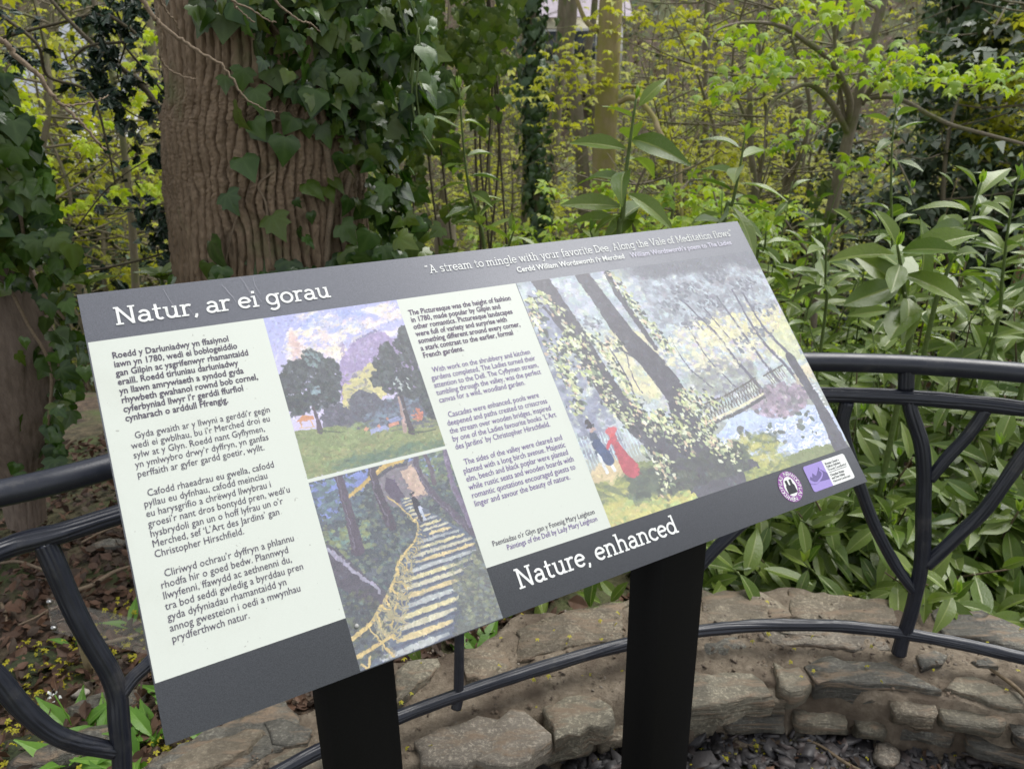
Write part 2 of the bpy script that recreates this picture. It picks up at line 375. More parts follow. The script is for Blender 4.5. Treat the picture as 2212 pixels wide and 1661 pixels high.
# ---- slab serif lettering: each letter drawn as strokes of a rounded slab face
def arc(cx_, cy_, rx, ry, a0, a1, n=14):
    a = np.radians(np.linspace(a0, a1, n)); return [(cx_ + rx * math.cos(q), cy_ + ry * math.sin(q)) for q in a]
def glyphs(t):
    h = t / 2; X = 0.68; top = X - h * 0.8; s = 't'
    def sl(x0, x1, y): return ('s', x0, x1, y)        # slab
    yb = t * 0.36; yt = X - t * 0.36; C1 = 1.0 - t * 0.36
    bowl = lambda cx_, rx: arc(cx_, X / 2, rx, X / 2 - h * 0.85, 0, 360, 30)
    g = {}
    g['o'] = (0.68, [bowl(0.34, 0.27)])
    g['e'] = (0.64, [[(0.08, 0.36), (0.57, 0.36)], arc(0.33, X / 2, 0.26, X / 2 - h * 0.85, 4, 318, 26)])
    g['c'] = (0.60, [arc(0.33, X / 2, 0.26, X / 2 - h * 0.85, 42, 318, 24), [(0.54, 0.66), (0.54, 0.46)]])
    g['a'] = (0.66, [arc(0.30, top - 0.2, 0.2, 0.2, 150, 0, 12) + [(0.50, 0.1)], [(0.50, 0.1), (0.50, yb)], sl(0.46, 0.66, yb),
                     arc(0.27, 0.21, 0.2, 0.165, 60, 300, 18) , [(0.37, 0.36), (0.50, 0.38)], [(0.37, 0.07), (0.50, 0.17)]])
    g['n'] = (0.76, [[(0.17, 0), (0.17, X)], sl(0.02, 0.2, yt), sl(0.02, 0.32, yb), arc(0.37, 0.42, 0.20, top - 0.42, 165, 0, 14) + [(0.57, 0)], sl(0.44, 0.73, yb)])
    g['m'] = (1.12, [[(0.17, 0), (0.17, X)], sl(0.02, 0.2, yt), sl(0.02, 0.31, yb), arc(0.355, 0.42, 0.185, top - 0.42, 165, 0, 12) + [(0.54, 0)], sl(0.43, 0.66, yb),
                     arc(0.725, 0.42, 0.185, top - 0.42, 165, 0, 12) + [(0.91, 0)], sl(0.80, 1.07, yb)])
    g['h'] = (0.76, [[(0.17, 0), (0.17, 1.03)], sl(0.02, 0.2, 1.03 - t * 0.36), sl(0.02, 0.32, yb), arc(0.37, 0.42, 0.20, top - 0.42, 165, 0, 14) + [(0.57, 0)], sl(0.44, 0.73, yb)])
    g['u'] = (0.76, [[(0.17, X), (0.17, 0.26)] + arc(0.36, 0.26, 0.19, 0.26 - h * 0.85, 180, 350, 12), [(0.57, X), (0.57, 0)], sl(0.02, 0.2, yt), sl(0.42, 0.6, yt), sl(0.55, 0.74, yb)])
    g['r'] = (0.54, [[(0.17, 0), (0.17, X)], sl(0.02, 0.2, yt), sl(0.02, 0.36, yb), arc(0.39, 0.40, 0.22, top - 0.40, 170, 55, 10)])
    g['i'] = (0.38, [[(0.19, 0), (0.19, X)], sl(0.04, 0.2, yt), sl(0.03, 0.35, yb), ('d', 0.19, 0.90)])
    g['l'] = (0.38, [[(0.19, 0), (0.19, 1.03)], sl(0.04, 0.2, 1.03 - t * 0.36), sl(0.03, 0.35, yb)])
    g['t'] = (0.48, [[(0.19, 0.90), (0.19, 0.2)] + arc(0.33, 0.2, 0.14, 0.2 - h * 0.85, 180, 320, 10), sl(0.03, 0.42, yt)])
    g['d'] = (0.76, [bowl(0.33, 0.25), [(0.58, 0), (0.58, 1.03)], sl(0.42, 0.6, 1.03 - t * 0.36), sl(0.56, 0.74, yb)])
    g['g'] = (0.74, [bowl(0.33, 0.25), [(0.58, X), (0.58, -0.05)] + arc(0.34, -0.05, 0.24, 0.22, 0, -140, 14), sl(0.56, 0.74, yt)])
    g['s'] = (0.56, [arc(0.28, top - 0.145, 0.19, 0.145, 30, 200, 12) + [(0.2, 0.38), (0.38, 0.30)] + arc(0.28, h * 0.85 + 0.15, 0.2, 0.15, 40, -150, 12)])
    g['w'] = (1.00, [[(0.12, X), (0.31, 0.03)], [(0.31, 0.03), (0.50, X)], [(0.50, X), (0.69, 0.03)], [(0.69, 0.03), (0.88, X)], sl(0.0, 0.25, yt), sl(0.76, 1.0, yt)])
    g['v'] = (0.70, [[(0.12, X), (0.35, 0.03)], [(0.35, 0.03), (0.58, X)], sl(0.0, 0.25, yt), sl(0.45, 0.70, yt)])
    g['y'] = (0.70, [[(0.12, X), (0.37, 0.03)], [(0.58, X), (0.34, -0.1), (0.26, -0.22), (0.1, -0.22)], sl(0.0, 0.25, yt), sl(0.45, 0.70, yt)])
    g['f'] = (0.46, [[(0.18, 0), (0.18, 0.84)] + arc(0.35, 0.84, 0.17, 0.14, 180, 50, 8), sl(0.04, 0.42, yt), sl(0.03, 0.36, yb)])
    g['N'] = (0.98, [[(0.18, 0), (0.18, 1)], [(0.18, 0.97), (0.78, 0.03)], [(0.78, 0), (0.78, 1)], sl(0.03, 0.24, C1), sl(0.63, 0.94, C1), sl(0.03, 0.36, yb)])
    g['A'] = (0.94, [[(0.16, 0.02), (0.46, 0.97)], [(0.46, 0.97), (0.76, 0.02)], [(0.27, 0.34), (0.66, 0.34)], sl(0.02, 0.32, yb), sl(0.60, 0.90, yb), sl(0.30, 0.46, C1)])
    g['D'] = (0.88, [[(0.18, 0), (0.18, 1)], [(0.05, 1 - h), (0.40, 1 - h)] + arc(0.40, 0.5, 0.38, 0.5 - h, 90, -90, 22) + [(0.05, h)]])
    g['V'] = (0.88, [[(0.14, 1), (0.44, 0.03)], [(0.44, 0.03), (0.74, 1)], sl(0.0, 0.3, C1), sl(0.58, 0.88, C1)])
    g['M'] = (1.10, [[(0.18, 0), (0.18, 1)], [(0.18, 0.96), (0.55, 0.2)], [(0.55, 0.2), (0.92, 0.96)], [(0.92, 0), (0.92, 1)], sl(0.03, 0.24, C1), sl(0.86, 1.07, C1), sl(0.03, 0.34, yb), sl(0.76, 1.07, yb)])
    g[','] = (0.30, [[(0.16, 0.08), (0.16, 0.0), (0.09, -0.15)]])
    g['“'] = (0.42, [[(0.15, 0.98), (0.09, 0.84), (0.09, 0.78)], [(0.33, 0.98), (0.27, 0.84), (0.27, 0.78)]])
    g['”'] = (0.42, [[(0.13, 0.98), (0.13, 0.9), (0.07, 0.76)], [(0.31, 0.98), (0.31, 0.9), (0.25, 0.76)]])
    g[' '] = (0.34, [])
    return g
def slab_text(s, t):
    """vertices (x, y, layer) and quads; cap height 1"""
    g = glyphs(t); V = []; F = []; x = 0.0; h = t / 2; lay = 0
    def strip(P, th):
        nonlocal lay
        lay += 1; P = np.array(P, float); T = np.gradient(P, axis=0); T /= np.linalg.norm(T, axis=1)[:, None] + 1e-9
        Nn = np.stack([-T[:, 1], T[:, 0]], -1) * th; b = len(V)
        for p, q in zip(P, Nn): V.append((p[0] + q[0], p[1] + q[1], lay % 7)); V.append((p[0] - q[0], p[1] - q[1], lay % 7))
        for i in range(len(P) - 1): F.append((b + 2 * i, b + 2 * i + 1, b + 2 * i + 3, b + 2 * i + 2))
    for ch in s:
        adv, st = g[ch]
        for q in st:
            if isinstance(q, tuple) and q[0] == 's': strip([(x + q[1], q[3]), (x + q[2], q[3])], t * 0.36)
            elif isinstance(q, tuple) and q[0] == 'd': strip([(x + q[1] - t * 0.6, q[2]), (x + q[1] + t * 0.6, q[2])], t * 0.6)
            else: strip([(x + a, b_) for a, b_ in q], h)
        x += adv
    return np.array(V), np.array(F), x
def put_slab(name, s, u0, u1, v, cap, t, mat):
    V, F, wd = slab_text(s, t); k = (u1 - u0) / wd
    P = B_(u0 + V[:, 0] * k, v - V[:, 1] * cap, 0.0008 + V[:, 2] * 0.00003)
    part(name, P, [F], mat, sg)
put_slab('heading_lettering', 'Natur, ar ei gorau', 0.065, 0.572, 0.0915, 0.047, 0.125, m_head)
put_slab('heading_lettering', 'Nature, enhanced', 0.806, 1.318, 0.9495, 0.050, 0.125, m_head)
put_slab('quote_lettering', '“A stream to mingle with your favorite Dee, Along the Vale of Meditation flows”', 0.853, 2.030, 0.0575, 0.0265, 0.10, m_head)

dg_ = None
def text_data(body, size, bold=0.0, space=1.0, align='LEFT'):
    cu = bpy.data.curves.new('t', 'FONT'); cu.body = body; cu.size = size; cu.space_line = space; cu.offset = bold; cu.resolution_u = 2
    cu.align_x = align; cu.fill_mode = 'FRONT'
    o = bpy.data.objects.new('t', cu); C.objects.link(o)
    bpy.context.view_layer.update()
    me = bpy.data.meshes.new_from_object(o.evaluated_get(bpy.context.evaluated_depsgraph_get()))
    V = np.empty(len(me.vertices) * 3, np.float32); me.vertices.foreach_get('co', V); V = V.reshape(-1, 3)
    F = [tuple(p.vertices) for p in me.polygons]
    bpy.data.objects.remove(o); bpy.data.curves.remove(cu); bpy.data.meshes.remove(me)
    return V.astype(float), F
def put_text(name, body, u, v, size, mat, u1=None, bold=0.0, pitch=0.0222, ref=None, off=0.0009, parent=None):
    """baseline of the first line at v; one line's pitch fixed; widest line ends at u1"""
    V, F = text_data(body, 1.0, bold, 1.0)
    n = body.count('\n')
    w_ = V[:, 0].max(); k = size if u1 is None else (u1 - u) / w_
    # Blender's line spacing is one unit per line here: rescale lines to the pitch separately from the letter height
    y = V[:, 1]; line = np.round((-y + 0.25) / 1.0 - 0.0).clip(0, n)
    line = np.floor((-y + 0.72)).clip(0, n)
    yy = y + line
    P = B_(u + V[:, 0] * k, v + line * pitch - yy * size, off)
    part(name, P, F, mat, parent or sg)
S = 0.0225
put_text('paragraph_lettering', 'Roedd y Darluniadwy yn ffasiynol\niawn yn 1780, wedi ei boblogeiddio\ngan Gilpin ac ysgrifenwyr rhamantaidd\neraill. Roedd tirluniau darluniadwy\nyn llawn amrywiaeth a syndod gyda\nrhywbeth gwahanol rownd bob cornel,\ncyferbyniad llwyr i’r gerddi ffurfiol\ncynharach o arddull Ffrengig.', 0.045, 0.1735, S, m_grey, 0.340, 0.018)
put_text('paragraph_lettering', '  Gyda gwaith ar y llwyni a gerddi’r gegin\nwedi ei gwblhau, bu i’r Merched droi eu\nsylw at y Glyn. Roedd nant Gyflymen,\nyn ymlwybro drwy’r dyffryn, yn ganfas\nperffaith ar gyfer gardd goetir, wyllt.', 0.046, 0.3725, S, m_grey, 0.347, 0.0)
put_text('paragraph_lettering', '  Cafodd rhaeadrau eu gwella, cafodd\npyllau eu dyfnhau, cafodd meinciau\neu harysgrifio a chrëwyd llwybrau i\ngroesi’r nant dros bontydd pren, wedi’u\nhysbrydoli gan un o hoff lyfrau un o’r\nMerched, sef ‘L’Art des Jardins’ gan\nChristopher Hirschfield.', 0.047, 0.507, S, m_grey, 0.344, 0.0)
put_text('paragraph_lettering', '  Cliriwyd ochrau’r dyffryn a phlannu\nrhodfa hir o goed bedw. Plannwyd\nllwyfenni, ffawydd ac aethnenni du,\ntra bod seddi gwledig a byrddau pren\ngyda dyfyniadau rhamantaidd yn\nannog gwesteion i oedi a mwynhau\nprydferthwch natur.', 0.047, 0.6845, S, m_grey, 0.329, 0.0)
put_text('paragraph_lettering', 'The Picturesque was the height of fashion\nin 1780, made popular by Gilpin and\nother romantics. Picturesque landscapes\nwere full of variety and surprise with\nsomething different around every corner,\na stark contrast to the earlier, formal\nFrench gardens.', 0.763, 0.1765, S, m_grey2, 1.080, 0.018, 0.0216)
put_text('paragraph_lettering', '  With work on the shrubbery and kitchen\ngardens completed, The Ladies turned their\nattention to the Dell. The Cyflymen stream,\ntumbling through the valley, was the perfect\ncanvas for a wild, woodland garden.', 0.765, 0.3515, S, m_purp, 1.086, 0.0, 0.0216)
put_text('paragraph_lettering', '  Cascades were enhanced, pools were\ndeepened and paths created to crisscross\nthe stream over wooden bridges, inspired\nby one of the Ladies favourite books ‘L’Art\ndes Jardins’ by Christopher Hirschfield.', 0.766, 0.482, S, m_purp, 1.082, 0.0, 0.0220)
put_text('paragraph_lettering', '  The sides of the valley were cleared and\nplanted with a long birch avenue. Majestic\nelm, beech and black poplar were planted\nwhile rustic seats and wooden boards with\nromantic quotations encouraged guests to\nlinger and savour the beauty of nature.', 0.766, 0.6145, S, m_purp, 1.083, 0.0, 0.0220)
put_text('caption_lettering', 'Paentiadau o’r Glyn gan y Fonesig Mary Leighton', 0.777, 0.8315, 0.0195, m_grey, 1.085, 0.0)
put_text('caption_lettering', 'Paintings of the Dell by Lady Mary Leighton', 0.811, 0.851, 0.0195, m_purp, 1.085, 0.0)
put_text('quote_lettering', 'Cerdd William Wordsworth i’r Merched', 1.135, 0.0905, 0.0255, m_head, 1.534, 0.018)
put_text('quote_lettering', 'William Wordsworth’s poem to The Ladies', 1.561, 0.0905, 0.0255, mat_flat('pale lilac print', (0.66, 0.64, 0.76)), 2.005, 0.006)

# ---- round emblem and two-part badge
m_em = mat_flat('purple emblem print', (0.25, 0.09, 0.30)); m_ink = mat_flat('black emblem print', (0.02, 0.02, 0.025)); m_lil = mat_flat('lilac badge print', (0.33, 0.26, 0.60)); m_lil2 = mat_flat('dark lilac badge print', (0.14, 0.11, 0.28))
def ell(cu_, cv_, ru, rv, n=40): return [(cu_ + ru * math.cos(2 * PI * k / n), cv_ + rv * math.sin(2 * PI * k / n)) for k in range(n)]
ecx, ecy = 1.768, 0.934
quad('emblem', ell(ecx, ecy, 0.0455, 0.0485), m_em, 0.0006)
quad('emblem', ell(ecx, ecy, 0.0245, 0.031), m_head, 0.0009)
items = []
for s_, a0, up_ in (('PLAS NEWYDD', -90, 1), ('PLAS NEWYDD', 90, 1)):
    for k, ch in enumerate(s_):
        if ch == ' ': continue
        V, F = text_data(ch, 0.0185, 0.0, 1.0, 'CENTER')
        a = math.radians(a0 + (k - 5) * 16.2)
        c_, s2 = math.cos(a + PI / 2), math.sin(a + PI / 2)
        X = ecx + 0.0305 * math.cos(a) + V[:, 0] * c_ + V[:, 1] * s2
        Y = ecy + 0.0335 * math.sin(a) + V[:, 0] * s2 - V[:, 1] * c_
        items.append((B_(X, Y, 0.0009), F))
Vt = np.concatenate([i[0] for i in items]); Ft = []; q = 0
for V, F in items: Ft += [tuple(a + q for a in f) for f in F]; q += len(V)
part('emblem_lettering', Vt, Ft, m_head, sg)
for dx in (-0.009, 0.008):
    b = ecx + dx
    quad('emblem_figure', [(b - 0.010, ecy + 0.022), (b - 0.009, ecy - 0.002), (b - 0.005, ecy - 0.007), (b - 0.005, ecy - 0.013), (b - 0.0045, ecy - 0.021), (b + 0.0045, ecy - 0.021), (b + 0.005, ecy - 0.013), (b + 0.005, ecy - 0.007), (b + 0.009, ecy - 0.002), (b + 0.010, ecy + 0.022)], m_ink, 0.0012 + (0.0001 if dx > 0 else 0))
bx0, bx1, bm, by0, by1 = 1.849, 2.041, 1.936, 0.891, 0.975
quad('badge', rrect(bx0, by0, bm, by1, 0.008, which=(1, 0, 0, 1)), m_lil, 0.0006)
quad('badge', rrect(bm, by0, bx1, by1, 0.008, which=(0, 1, 1, 0)), m_head, 0.0006)
quad('badge_hills', [(1.856, 0.935), (1.862, 0.926), (1.868, 0.932), (1.876, 0.918), (1.886, 0.930), (1.905, 0.914), (1.911, 0.905), (1.913, 0.914), (1.936, 0.932), (1.936, 0.952), (1.90, 0.950), (1.87, 0.945)], m_lil2, 0.0009)
def ribbon(name, pts, wd, mat, off):
    P = smooth_path([(a, b, 0) for a, b in pts], 5)[:, :2]; T = np.gradient(P, axis=0); T /= np.linalg.norm(T, axis=1)[:, None]
    N = np.stack([-T[:, 1], T[:, 0]], -1) * wd / 2; V = np.concatenate([P + N, P - N]); n = len(P)
    F = np.array([(i, i + 1, n + i + 1, n + i) for i in range(n - 1)])
    return B_(V[:, 0], V[:, 1], off), F
V, F = ribbon('', [(1.850, 0.945), (1.875, 0.950), (1.905, 0.938), (1.915, 0.926), (1.908, 0.916)], 0.005, None, 0.0012)
part('badge_path', V, [F], m_lil, sg)
put_text('badge_lettering', 'Bryniau Clwyd a\nDyffryn Dyfrdwy', 1.944, 0.908, 0.0105, m_ink, 2.010, 0.012, 0.0102)
put_text('badge_lettering', 'Tirwedd Cenedlaethol', 1.944, 0.9285, 0.0105, m_ink, 2.030)
quad('badge_rule', [(1.944, 0.9325), (2.028, 0.9325), (2.028, 0.9338), (1.944, 0.9338)], m_ink, 0.0009)
put_text('badge_lettering', 'Clwydian Range\nand Dee Valley', 1.944, 0.946, 0.0105, m_ink, 2.008, 0.012, 0.0102)
put_text('badge_lettering', 'National Landscape', 1.944, 0.9665, 0.0105, m_ink, 2.024)

# ---- scratches on the laminate
sv, sf, q = [], [], 0
for k in range(18):
    u, v = R_.uniform(0.1, 2.0), R_.uniform(0.02, 0.9)
    if k < 9: u, v = R_.uniform(0.15, 0.5), R_.uniform(0.0, 0.07)
    if k > 8: u, v = R_.uniform(1.4, 2.0), R_.uniform(0.02, 0.12)
    a = R_.normal(1.35, 0.25); L = R_.uniform(0.03, 0.06); b = R_.normal(0, 0.003)
    V, F = ribbon('', [(u, v), (min(2.07, u + L / 2 * math.cos(a) + b), min(0.98, v + L / 2 * math.sin(a))), (min(2.07, u + L * math.cos(a)), min(0.99, v + L * math.sin(a)))], 0.0006, None, 0.0014)
    sv.append(V); sf.append(F + q); q += len(V)
o = part('scratches', np.concatenate(sv), [np.concatenate(sf)], simple('scratched laminate', (0.33, 0.33, 0.37), 0.5), sg); o['kind'] = 'stuff'
# drilled screw dot
Vd, Fd = tube([B_(0.407, 0.905, 0.0002), B_(0.407, 0.905, 0.0016)], 0.0028, 12); part('screw', Vd, Fd, simple('pale screw head', (0.35, 0.35, 0.34), 0.5), sg)

# ---- posts: square steel tubes, set square with the board, a mounting plate under the panel
def post(px, py, a, b):
    # near vertical corner (viewer-left) under the lower edge of the board
    n2 = np.array([0.48818798, -0.8727385, 0.0])
    P0 = B_(0, 1.0, -0.03); r = ray(px, py)
    t = np.dot(P0 - EYE, n2) / np.dot(r, n2); c = EYE + r * t
    c2 = np.array([c[0], c[1], 0]) + ex * a / 2 - n2 * b / 2
    # height to the underside of the board
    s = np.dot(c2 - TL, ex); ground = -0.25
    den = nz_[2]; ztop = TL[2] - (np.dot((c2 - TL)[:2], nz_[:2])) / den
    H = ztop - 0.035
    n2_ = np.array([n2[0], n2[1], 0]); hx, hy, bv = a / 2, b / 2, 0.004
    oc = [(hx - bv, -hy), (hx, -hy + bv), (hx, hy - bv), (hx - bv, hy), (-hx + bv, hy), (-hx, hy - bv), (-hx, -hy + bv), (-hx + bv, -hy)]
    low = [c2 + ex * x - n2_ * y + [0, 0, ground] for x, y in oc]
    hi = [np.array([p[0], p[1], TL[2] - np.dot((p - TL)[:2], nz_[:2]) / den - 0.034]) for p in low]
    part('post', low + hi, [np.array([(k, (k + 1) % 8, 8 + (k + 1) % 8, 8 + k) for k in range(8)]), np.array([range(8, 16)])], m_steel, sg)
    cc = np.array([c2[0], c2[1], TL[2] - np.dot((c2 - TL)[:2], nz_[:2]) / den]) - nz_ * 0.027
    V, F = box(cc - ey * 0.06, ex, ey, nz_, a * 0.9, SH * 0.4, 0.005); part('mounting_plate', V, F, m_steel, sg)
post(697, 1480, 0.095, 0.080)
post(1434, 1212, 0.095, 0.085)
# ================================================================ the three printed watercolours (drawn here, brush by brush)
class Canvas:
    def __init__(s, w, h, seed):
        s.w, s.h = w, h; s.a = np.ones((h, w, 3)); s.r = np.random.default_rng(seed)
        s.X, s.Y = np.meshgrid((np.arange(w) + 0.5) / w, (np.arange(h) + 0.5) / h); s.asp = w / h; s.seed = seed
        s.n1 = fbm(s.X * 9 * s.asp, s.Y * 9, seed, 5, seed); s.n2 = fbm(s.X * 40 * s.asp, s.Y * 40, seed + 3, 3, seed + 7)
        s.wx = (fbm(s.X * 30 * s.asp, s.Y * 30, 5.5, 3, seed + 20) - 0.5); s.wy = (fbm(s.X * 30 * s.asp, s.Y * 30, 9.5, 3, seed + 30) - 0.5)
    def put(s, m, c):
        m = np.clip(m, 0, 1)[..., None]; c = np.array(c, float)
        if c.ndim == 1: c = c * (0.88 + 0.24 * s.n2[..., None])
        s.a = s.a * (1 - m) + c * m
    def grad(s, y0, y1, c0, c1):
        t = sm(s.Y + (s.n1 - 0.5) * 0.15, y0, y1)[..., None]; return np.array(c0) * (1 - t) + np.array(c1) * t
    def poly(s, pts, c, rough=0.02, op=1.0):
        x, y = s.X + s.wx * rough * 2, s.Y + s.wy * rough * 2; ins = np.zeros(s.X.shape, bool); n = len(pts)
        for i in range(n):
            x0, y0 = pts[i]; x1, y1 = pts[(i + 1) % n]
            if y0 == y1: continue
            ins ^= ((y0 > y) != (y1 > y)) & (x < (x1 - x0) * (y - y0) / (y1 - y0) + x0)
        s.put(ins * op, c)
    def line(s, pts, wd, c, rough=0.01, op=1.0, soft=0.25):
        P = smooth_path([(a, b, 0) for a, b in pts], 5)[:, :2]; wd = np.interp(np.linspace(0, 1, len(P)), np.linspace(0, 1, len(np.atleast_1d(wd))), np.atleast_1d(wd))
        x0, x1 = P[:, 0].min() - wd.max() - .03, P[:, 0].max() + wd.max() + .03; y0, y1 = P[:, 1].min() - wd.max() - .04, P[:, 1].max() + wd.max() + .04
        i0, i1 = int(max(0, y0 * s.h)), int(min(s.h, y1 * s.h + 1)); j0, j1 = int(max(0, x0 * s.w)), int(min(s.w, x1 * s.w + 1))
        if i1 <= i0 or j1 <= j0: return
        x = (s.X + s.wx * rough)[i0:i1, j0:j1] * s.asp; y = (s.Y + s.wy * rough)[i0:i1, j0:j1]; best = np.full(x.shape, -9.0)
        for k in range(len(P) - 1):
            ax, ay = P[k][0] * s.asp, P[k][1]; bx, by = P[k + 1][0] * s.asp, P[k + 1][1]; dx, dy = bx - ax, by - ay
            t = np.clip(((x - ax) * dx + (y - ay) * dy) / (dx * dx + dy * dy + 1e-12), 0, 1)
            d = np.hypot(x - ax - t * dx, y - ay - t * dy); best = np.maximum(best, (wd[k] + (wd[k + 1] - wd[k]) * t) * 0.5 - d)
        m = np.clip(best * s.h / 1.2 + 0.5, 0, 1) * op; m = m[..., None]; cc = np.array(c) * (0.85 + 0.3 * s.n2[i0:i1, j0:j1, None])
        s.a[i0:i1, j0:j1] = s.a[i0:i1, j0:j1] * (1 - m) + cc * m
    def dabs(s, xs, ys, size, cols, ang=0.0, asp=1.8, op=0.85, jit=0.5):
        cols = np.array(cols, float); r = s.r
        for x, y in zip(xs, ys):
            z = size * r.uniform(1 - jit, 1 + jit); L = z * asp; a = ang + r.normal(0, 0.5); ca, sa = math.cos(a), math.sin(a)
            px, py = x * s.w, y * s.h; R = int(L * s.h) + 2; i0, i1, j0, j1 = max(0, int(py) - R), min(s.h, int(py) + R), max(0, int(px) - R), min(s.w, int(px) + R)
            if i1 <= i0 or j1 <= j0: continue
            yy, xx = np.mgrid[i0:i1, j0:j1]; dx, dy = (xx - px) / s.h, (yy - py) / s.h
            d = ((dx * ca + dy * sa) / L) ** 2 + ((-dx * sa + dy * ca) / z) ** 2
            m = (np.clip((1 - d + (s.n2[i0:i1, j0:j1] - 0.5) * 2.2) * 3, 0, 1) * op)[..., None]; c = cols[r.integers(len(cols))] * r.uniform(0.88, 1.12)
            s.a[i0:i1, j0:j1] = s.a[i0:i1, j0:j1] * (1 - m) + c * m
    def cloud(s, x0, x1, y0, y1, n): return s.r.uniform(x0, x1, n), s.r.uniform(y0, y1, n)
    def blob(s, cx_, cy_, rx, ry, n): 
        a = s.r.uniform(0, 2 * PI, n); q = np.sqrt(s.r.uniform(0, 1, n)); return cx_ + rx * q * np.cos(a), cy_ + ry * q * np.sin(a)
    def brushwork(s, n, size, amt=0.16):
        r = s.r; xs = r.uniform(0, 1, n); ys = r.uniform(0, 1, n); ls = s.a.copy()
        for x, y in zip(xs, ys):
            i, j = int(y * s.h), int(x * s.w); col = ls[i, j] * r.uniform(1 - amt, 1 + amt) + r.normal(0, 0.015, 3); s.dabs([x], [y], size, [col], r.uniform(0, 3), 2.2, 0.7)
        s.a = s.a * (1 + (r.normal(0, 0.02, (s.h, s.w, 1))))
    def image(s, name, k=0.86, b=0.10):
        s.a = s.a * k + b
        im = bpy.data.images.new(name, s.w, s.h); px = np.ones((s.h, s.w, 4), np.float32); px[..., :3] = np.clip(s.a, 0, 1)[::-1]
        im.pixels.foreach_set(px.ravel()); im.update(); im.pack(); return im
def paint_mat(name, im):
    t = NT(name); x = t.n('ShaderNodeTexImage'); x.image = im; uvn = t.n('ShaderNodeUVMap'); uvn.uv_map = 'UVMap'; t.l(uvn.outputs[0], x.inputs[0])
    n1 = t.noise(900, 2, 0.6); c = t.mix(0.10, x.outputs[0], t.ramp(n1, [(0.35, (0.15, 0.15, 0.18)), (0.65, (0.6, 0.6, 0.64))]))
    return t.fin(c, 0.46, t.bump(n1, 0.2, 0.0006), 0.55)

# -- hill, two dark trees, lawn
c = Canvas(420, 512, 3)
c.a[:] = c.grad(0, 0.6, (0.66, 0.68, 0.88), (0.80, 0.77, 0.90))
for k in range(60):
    x, y = c.r.uniform(0.15, 1), c.r.uniform(0.02, 0.42); 
    c.dabs(*c.blob(x, y, 0.10, 0.02, 14), 0.012, [(0.93, 0.90, 0.80), (0.90, 0.82, 0.86), (0.95, 0.92, 0.84)], -0.3, 3, 0.35)
c.dabs(*c.cloud(0.25, 0.7, 0.02, 0.16, 60), 0.012, [(0.60, 0.66, 0.90)], -0.4, 2.5, 0.4)
c.dabs(*c.blob(0.16, 0.24, 0.03, 0.13, 50), 0.012, [(0.84, 0.72, 0.70)], 1.4, 2.5, 0.3)
c.poly([(0.36, 0.60), (0.39, 0.46), (0.42, 0.36), (0.52, 0.28), (0.62, 0.225), (0.72, 0.195), (0.80, 0.20), (0.88, 0.25), (1, 0.28), (1, 0.62)], (0.62, 0.56, 0.73), 0.02)
c.dabs(*c.cloud(0.46, 0.80, 0.24, 0.46, 260), 0.006, [(0.54, 0.49, 0.66), (0.70, 0.64, 0.78), (0.60, 0.57, 0.70)], -1.0, 3, 0.5)
c.dabs(np.linspace(0.60, 0.76, 11), np.linspace(0.228, 0.190, 11), 0.009, [(0.46, 0.46, 0.60)], 0, 1.2, 0.8)
c.poly([(0.34, 0.66), (0.40, 0.50), (0.52, 0.46), (0.64, 0.40), (0.72, 0.42), (0.72, 0.60), (0.55, 0.66)], (0.78, 0.75, 0.54), 0.03)
c.dabs(*c.cloud(0.42, 0.72, 0.43, 0.62, 70), 0.007, [(0.48, 0.47, 0.55), (0.54, 0.55, 0.48), (0.64, 0.62, 0.60)], 0, 2.2, 0.7)
c.poly([(0.18, 0.70), (0.24, 0.62), (0.34, 0.60), (0.40, 0.66), (0.42, 0.60), (0.50, 0.56), (0.60, 0.58), (0.66, 0.64), (1, 0.6), (1, 0.9), (0.2, 0.9)], (0.35, 0.36, 0.42), 0.03)
c.dabs(*c.cloud(0.45, 1.0, 0.64, 0.82, 240), 0.012, [(0.42, 0.49, 0.58), (0.26, 0.28, 0.33), (0.50, 0.58, 0.66)], 0, 1.3, 0.4)
c.dabs(*c.blob(0.30, 0.70, 0.09, 0.08, 120), 0.012, [(0.30, 0.31, 0.36), (0.38, 0.38, 0.44)], 0, 1.3, 0.6); c.dabs(*c.blob(0.50, 0.64, 0.09, 0.07, 120), 0.012, [(0.30, 0.31, 0.36), (0.36, 0.37, 0.42)], 0, 1.3, 0.6)
c.poly([(0, 0.715), (0.3, 0.74), (0.55, 0.83), (1, 0.87), (1, 1), (0, 1)], (0.50, 0.55, 0.38), 0.01)
c.dabs(*c.cloud(0, 1, 0.80, 1.0, 400), 0.008, [(0.55, 0.58, 0.40), (0.42, 0.47, 0.32), (0.60, 0.58, 0.42), (0.50, 0.58, 0.36)], -0.1, 5, 0.35)
c.dabs(*c.cloud(0, 0.5, 0.745, 0.85, 120), 0.008, [(0.55, 0.60, 0.42), (0.46, 0.52, 0.34)], 0.1, 5, 0.4)
c.dabs(*c.cloud(0.2, 1, 0.94, 1.0, 160), 0.010, [(0.34, 0.44, 0.38)], -0.1, 4, 0.3)
DK = [(0.27, 0.29, 0.32), (0.22, 0.24, 0.27), (0.31, 0.34, 0.36), (0.25, 0.28, 0.28)]
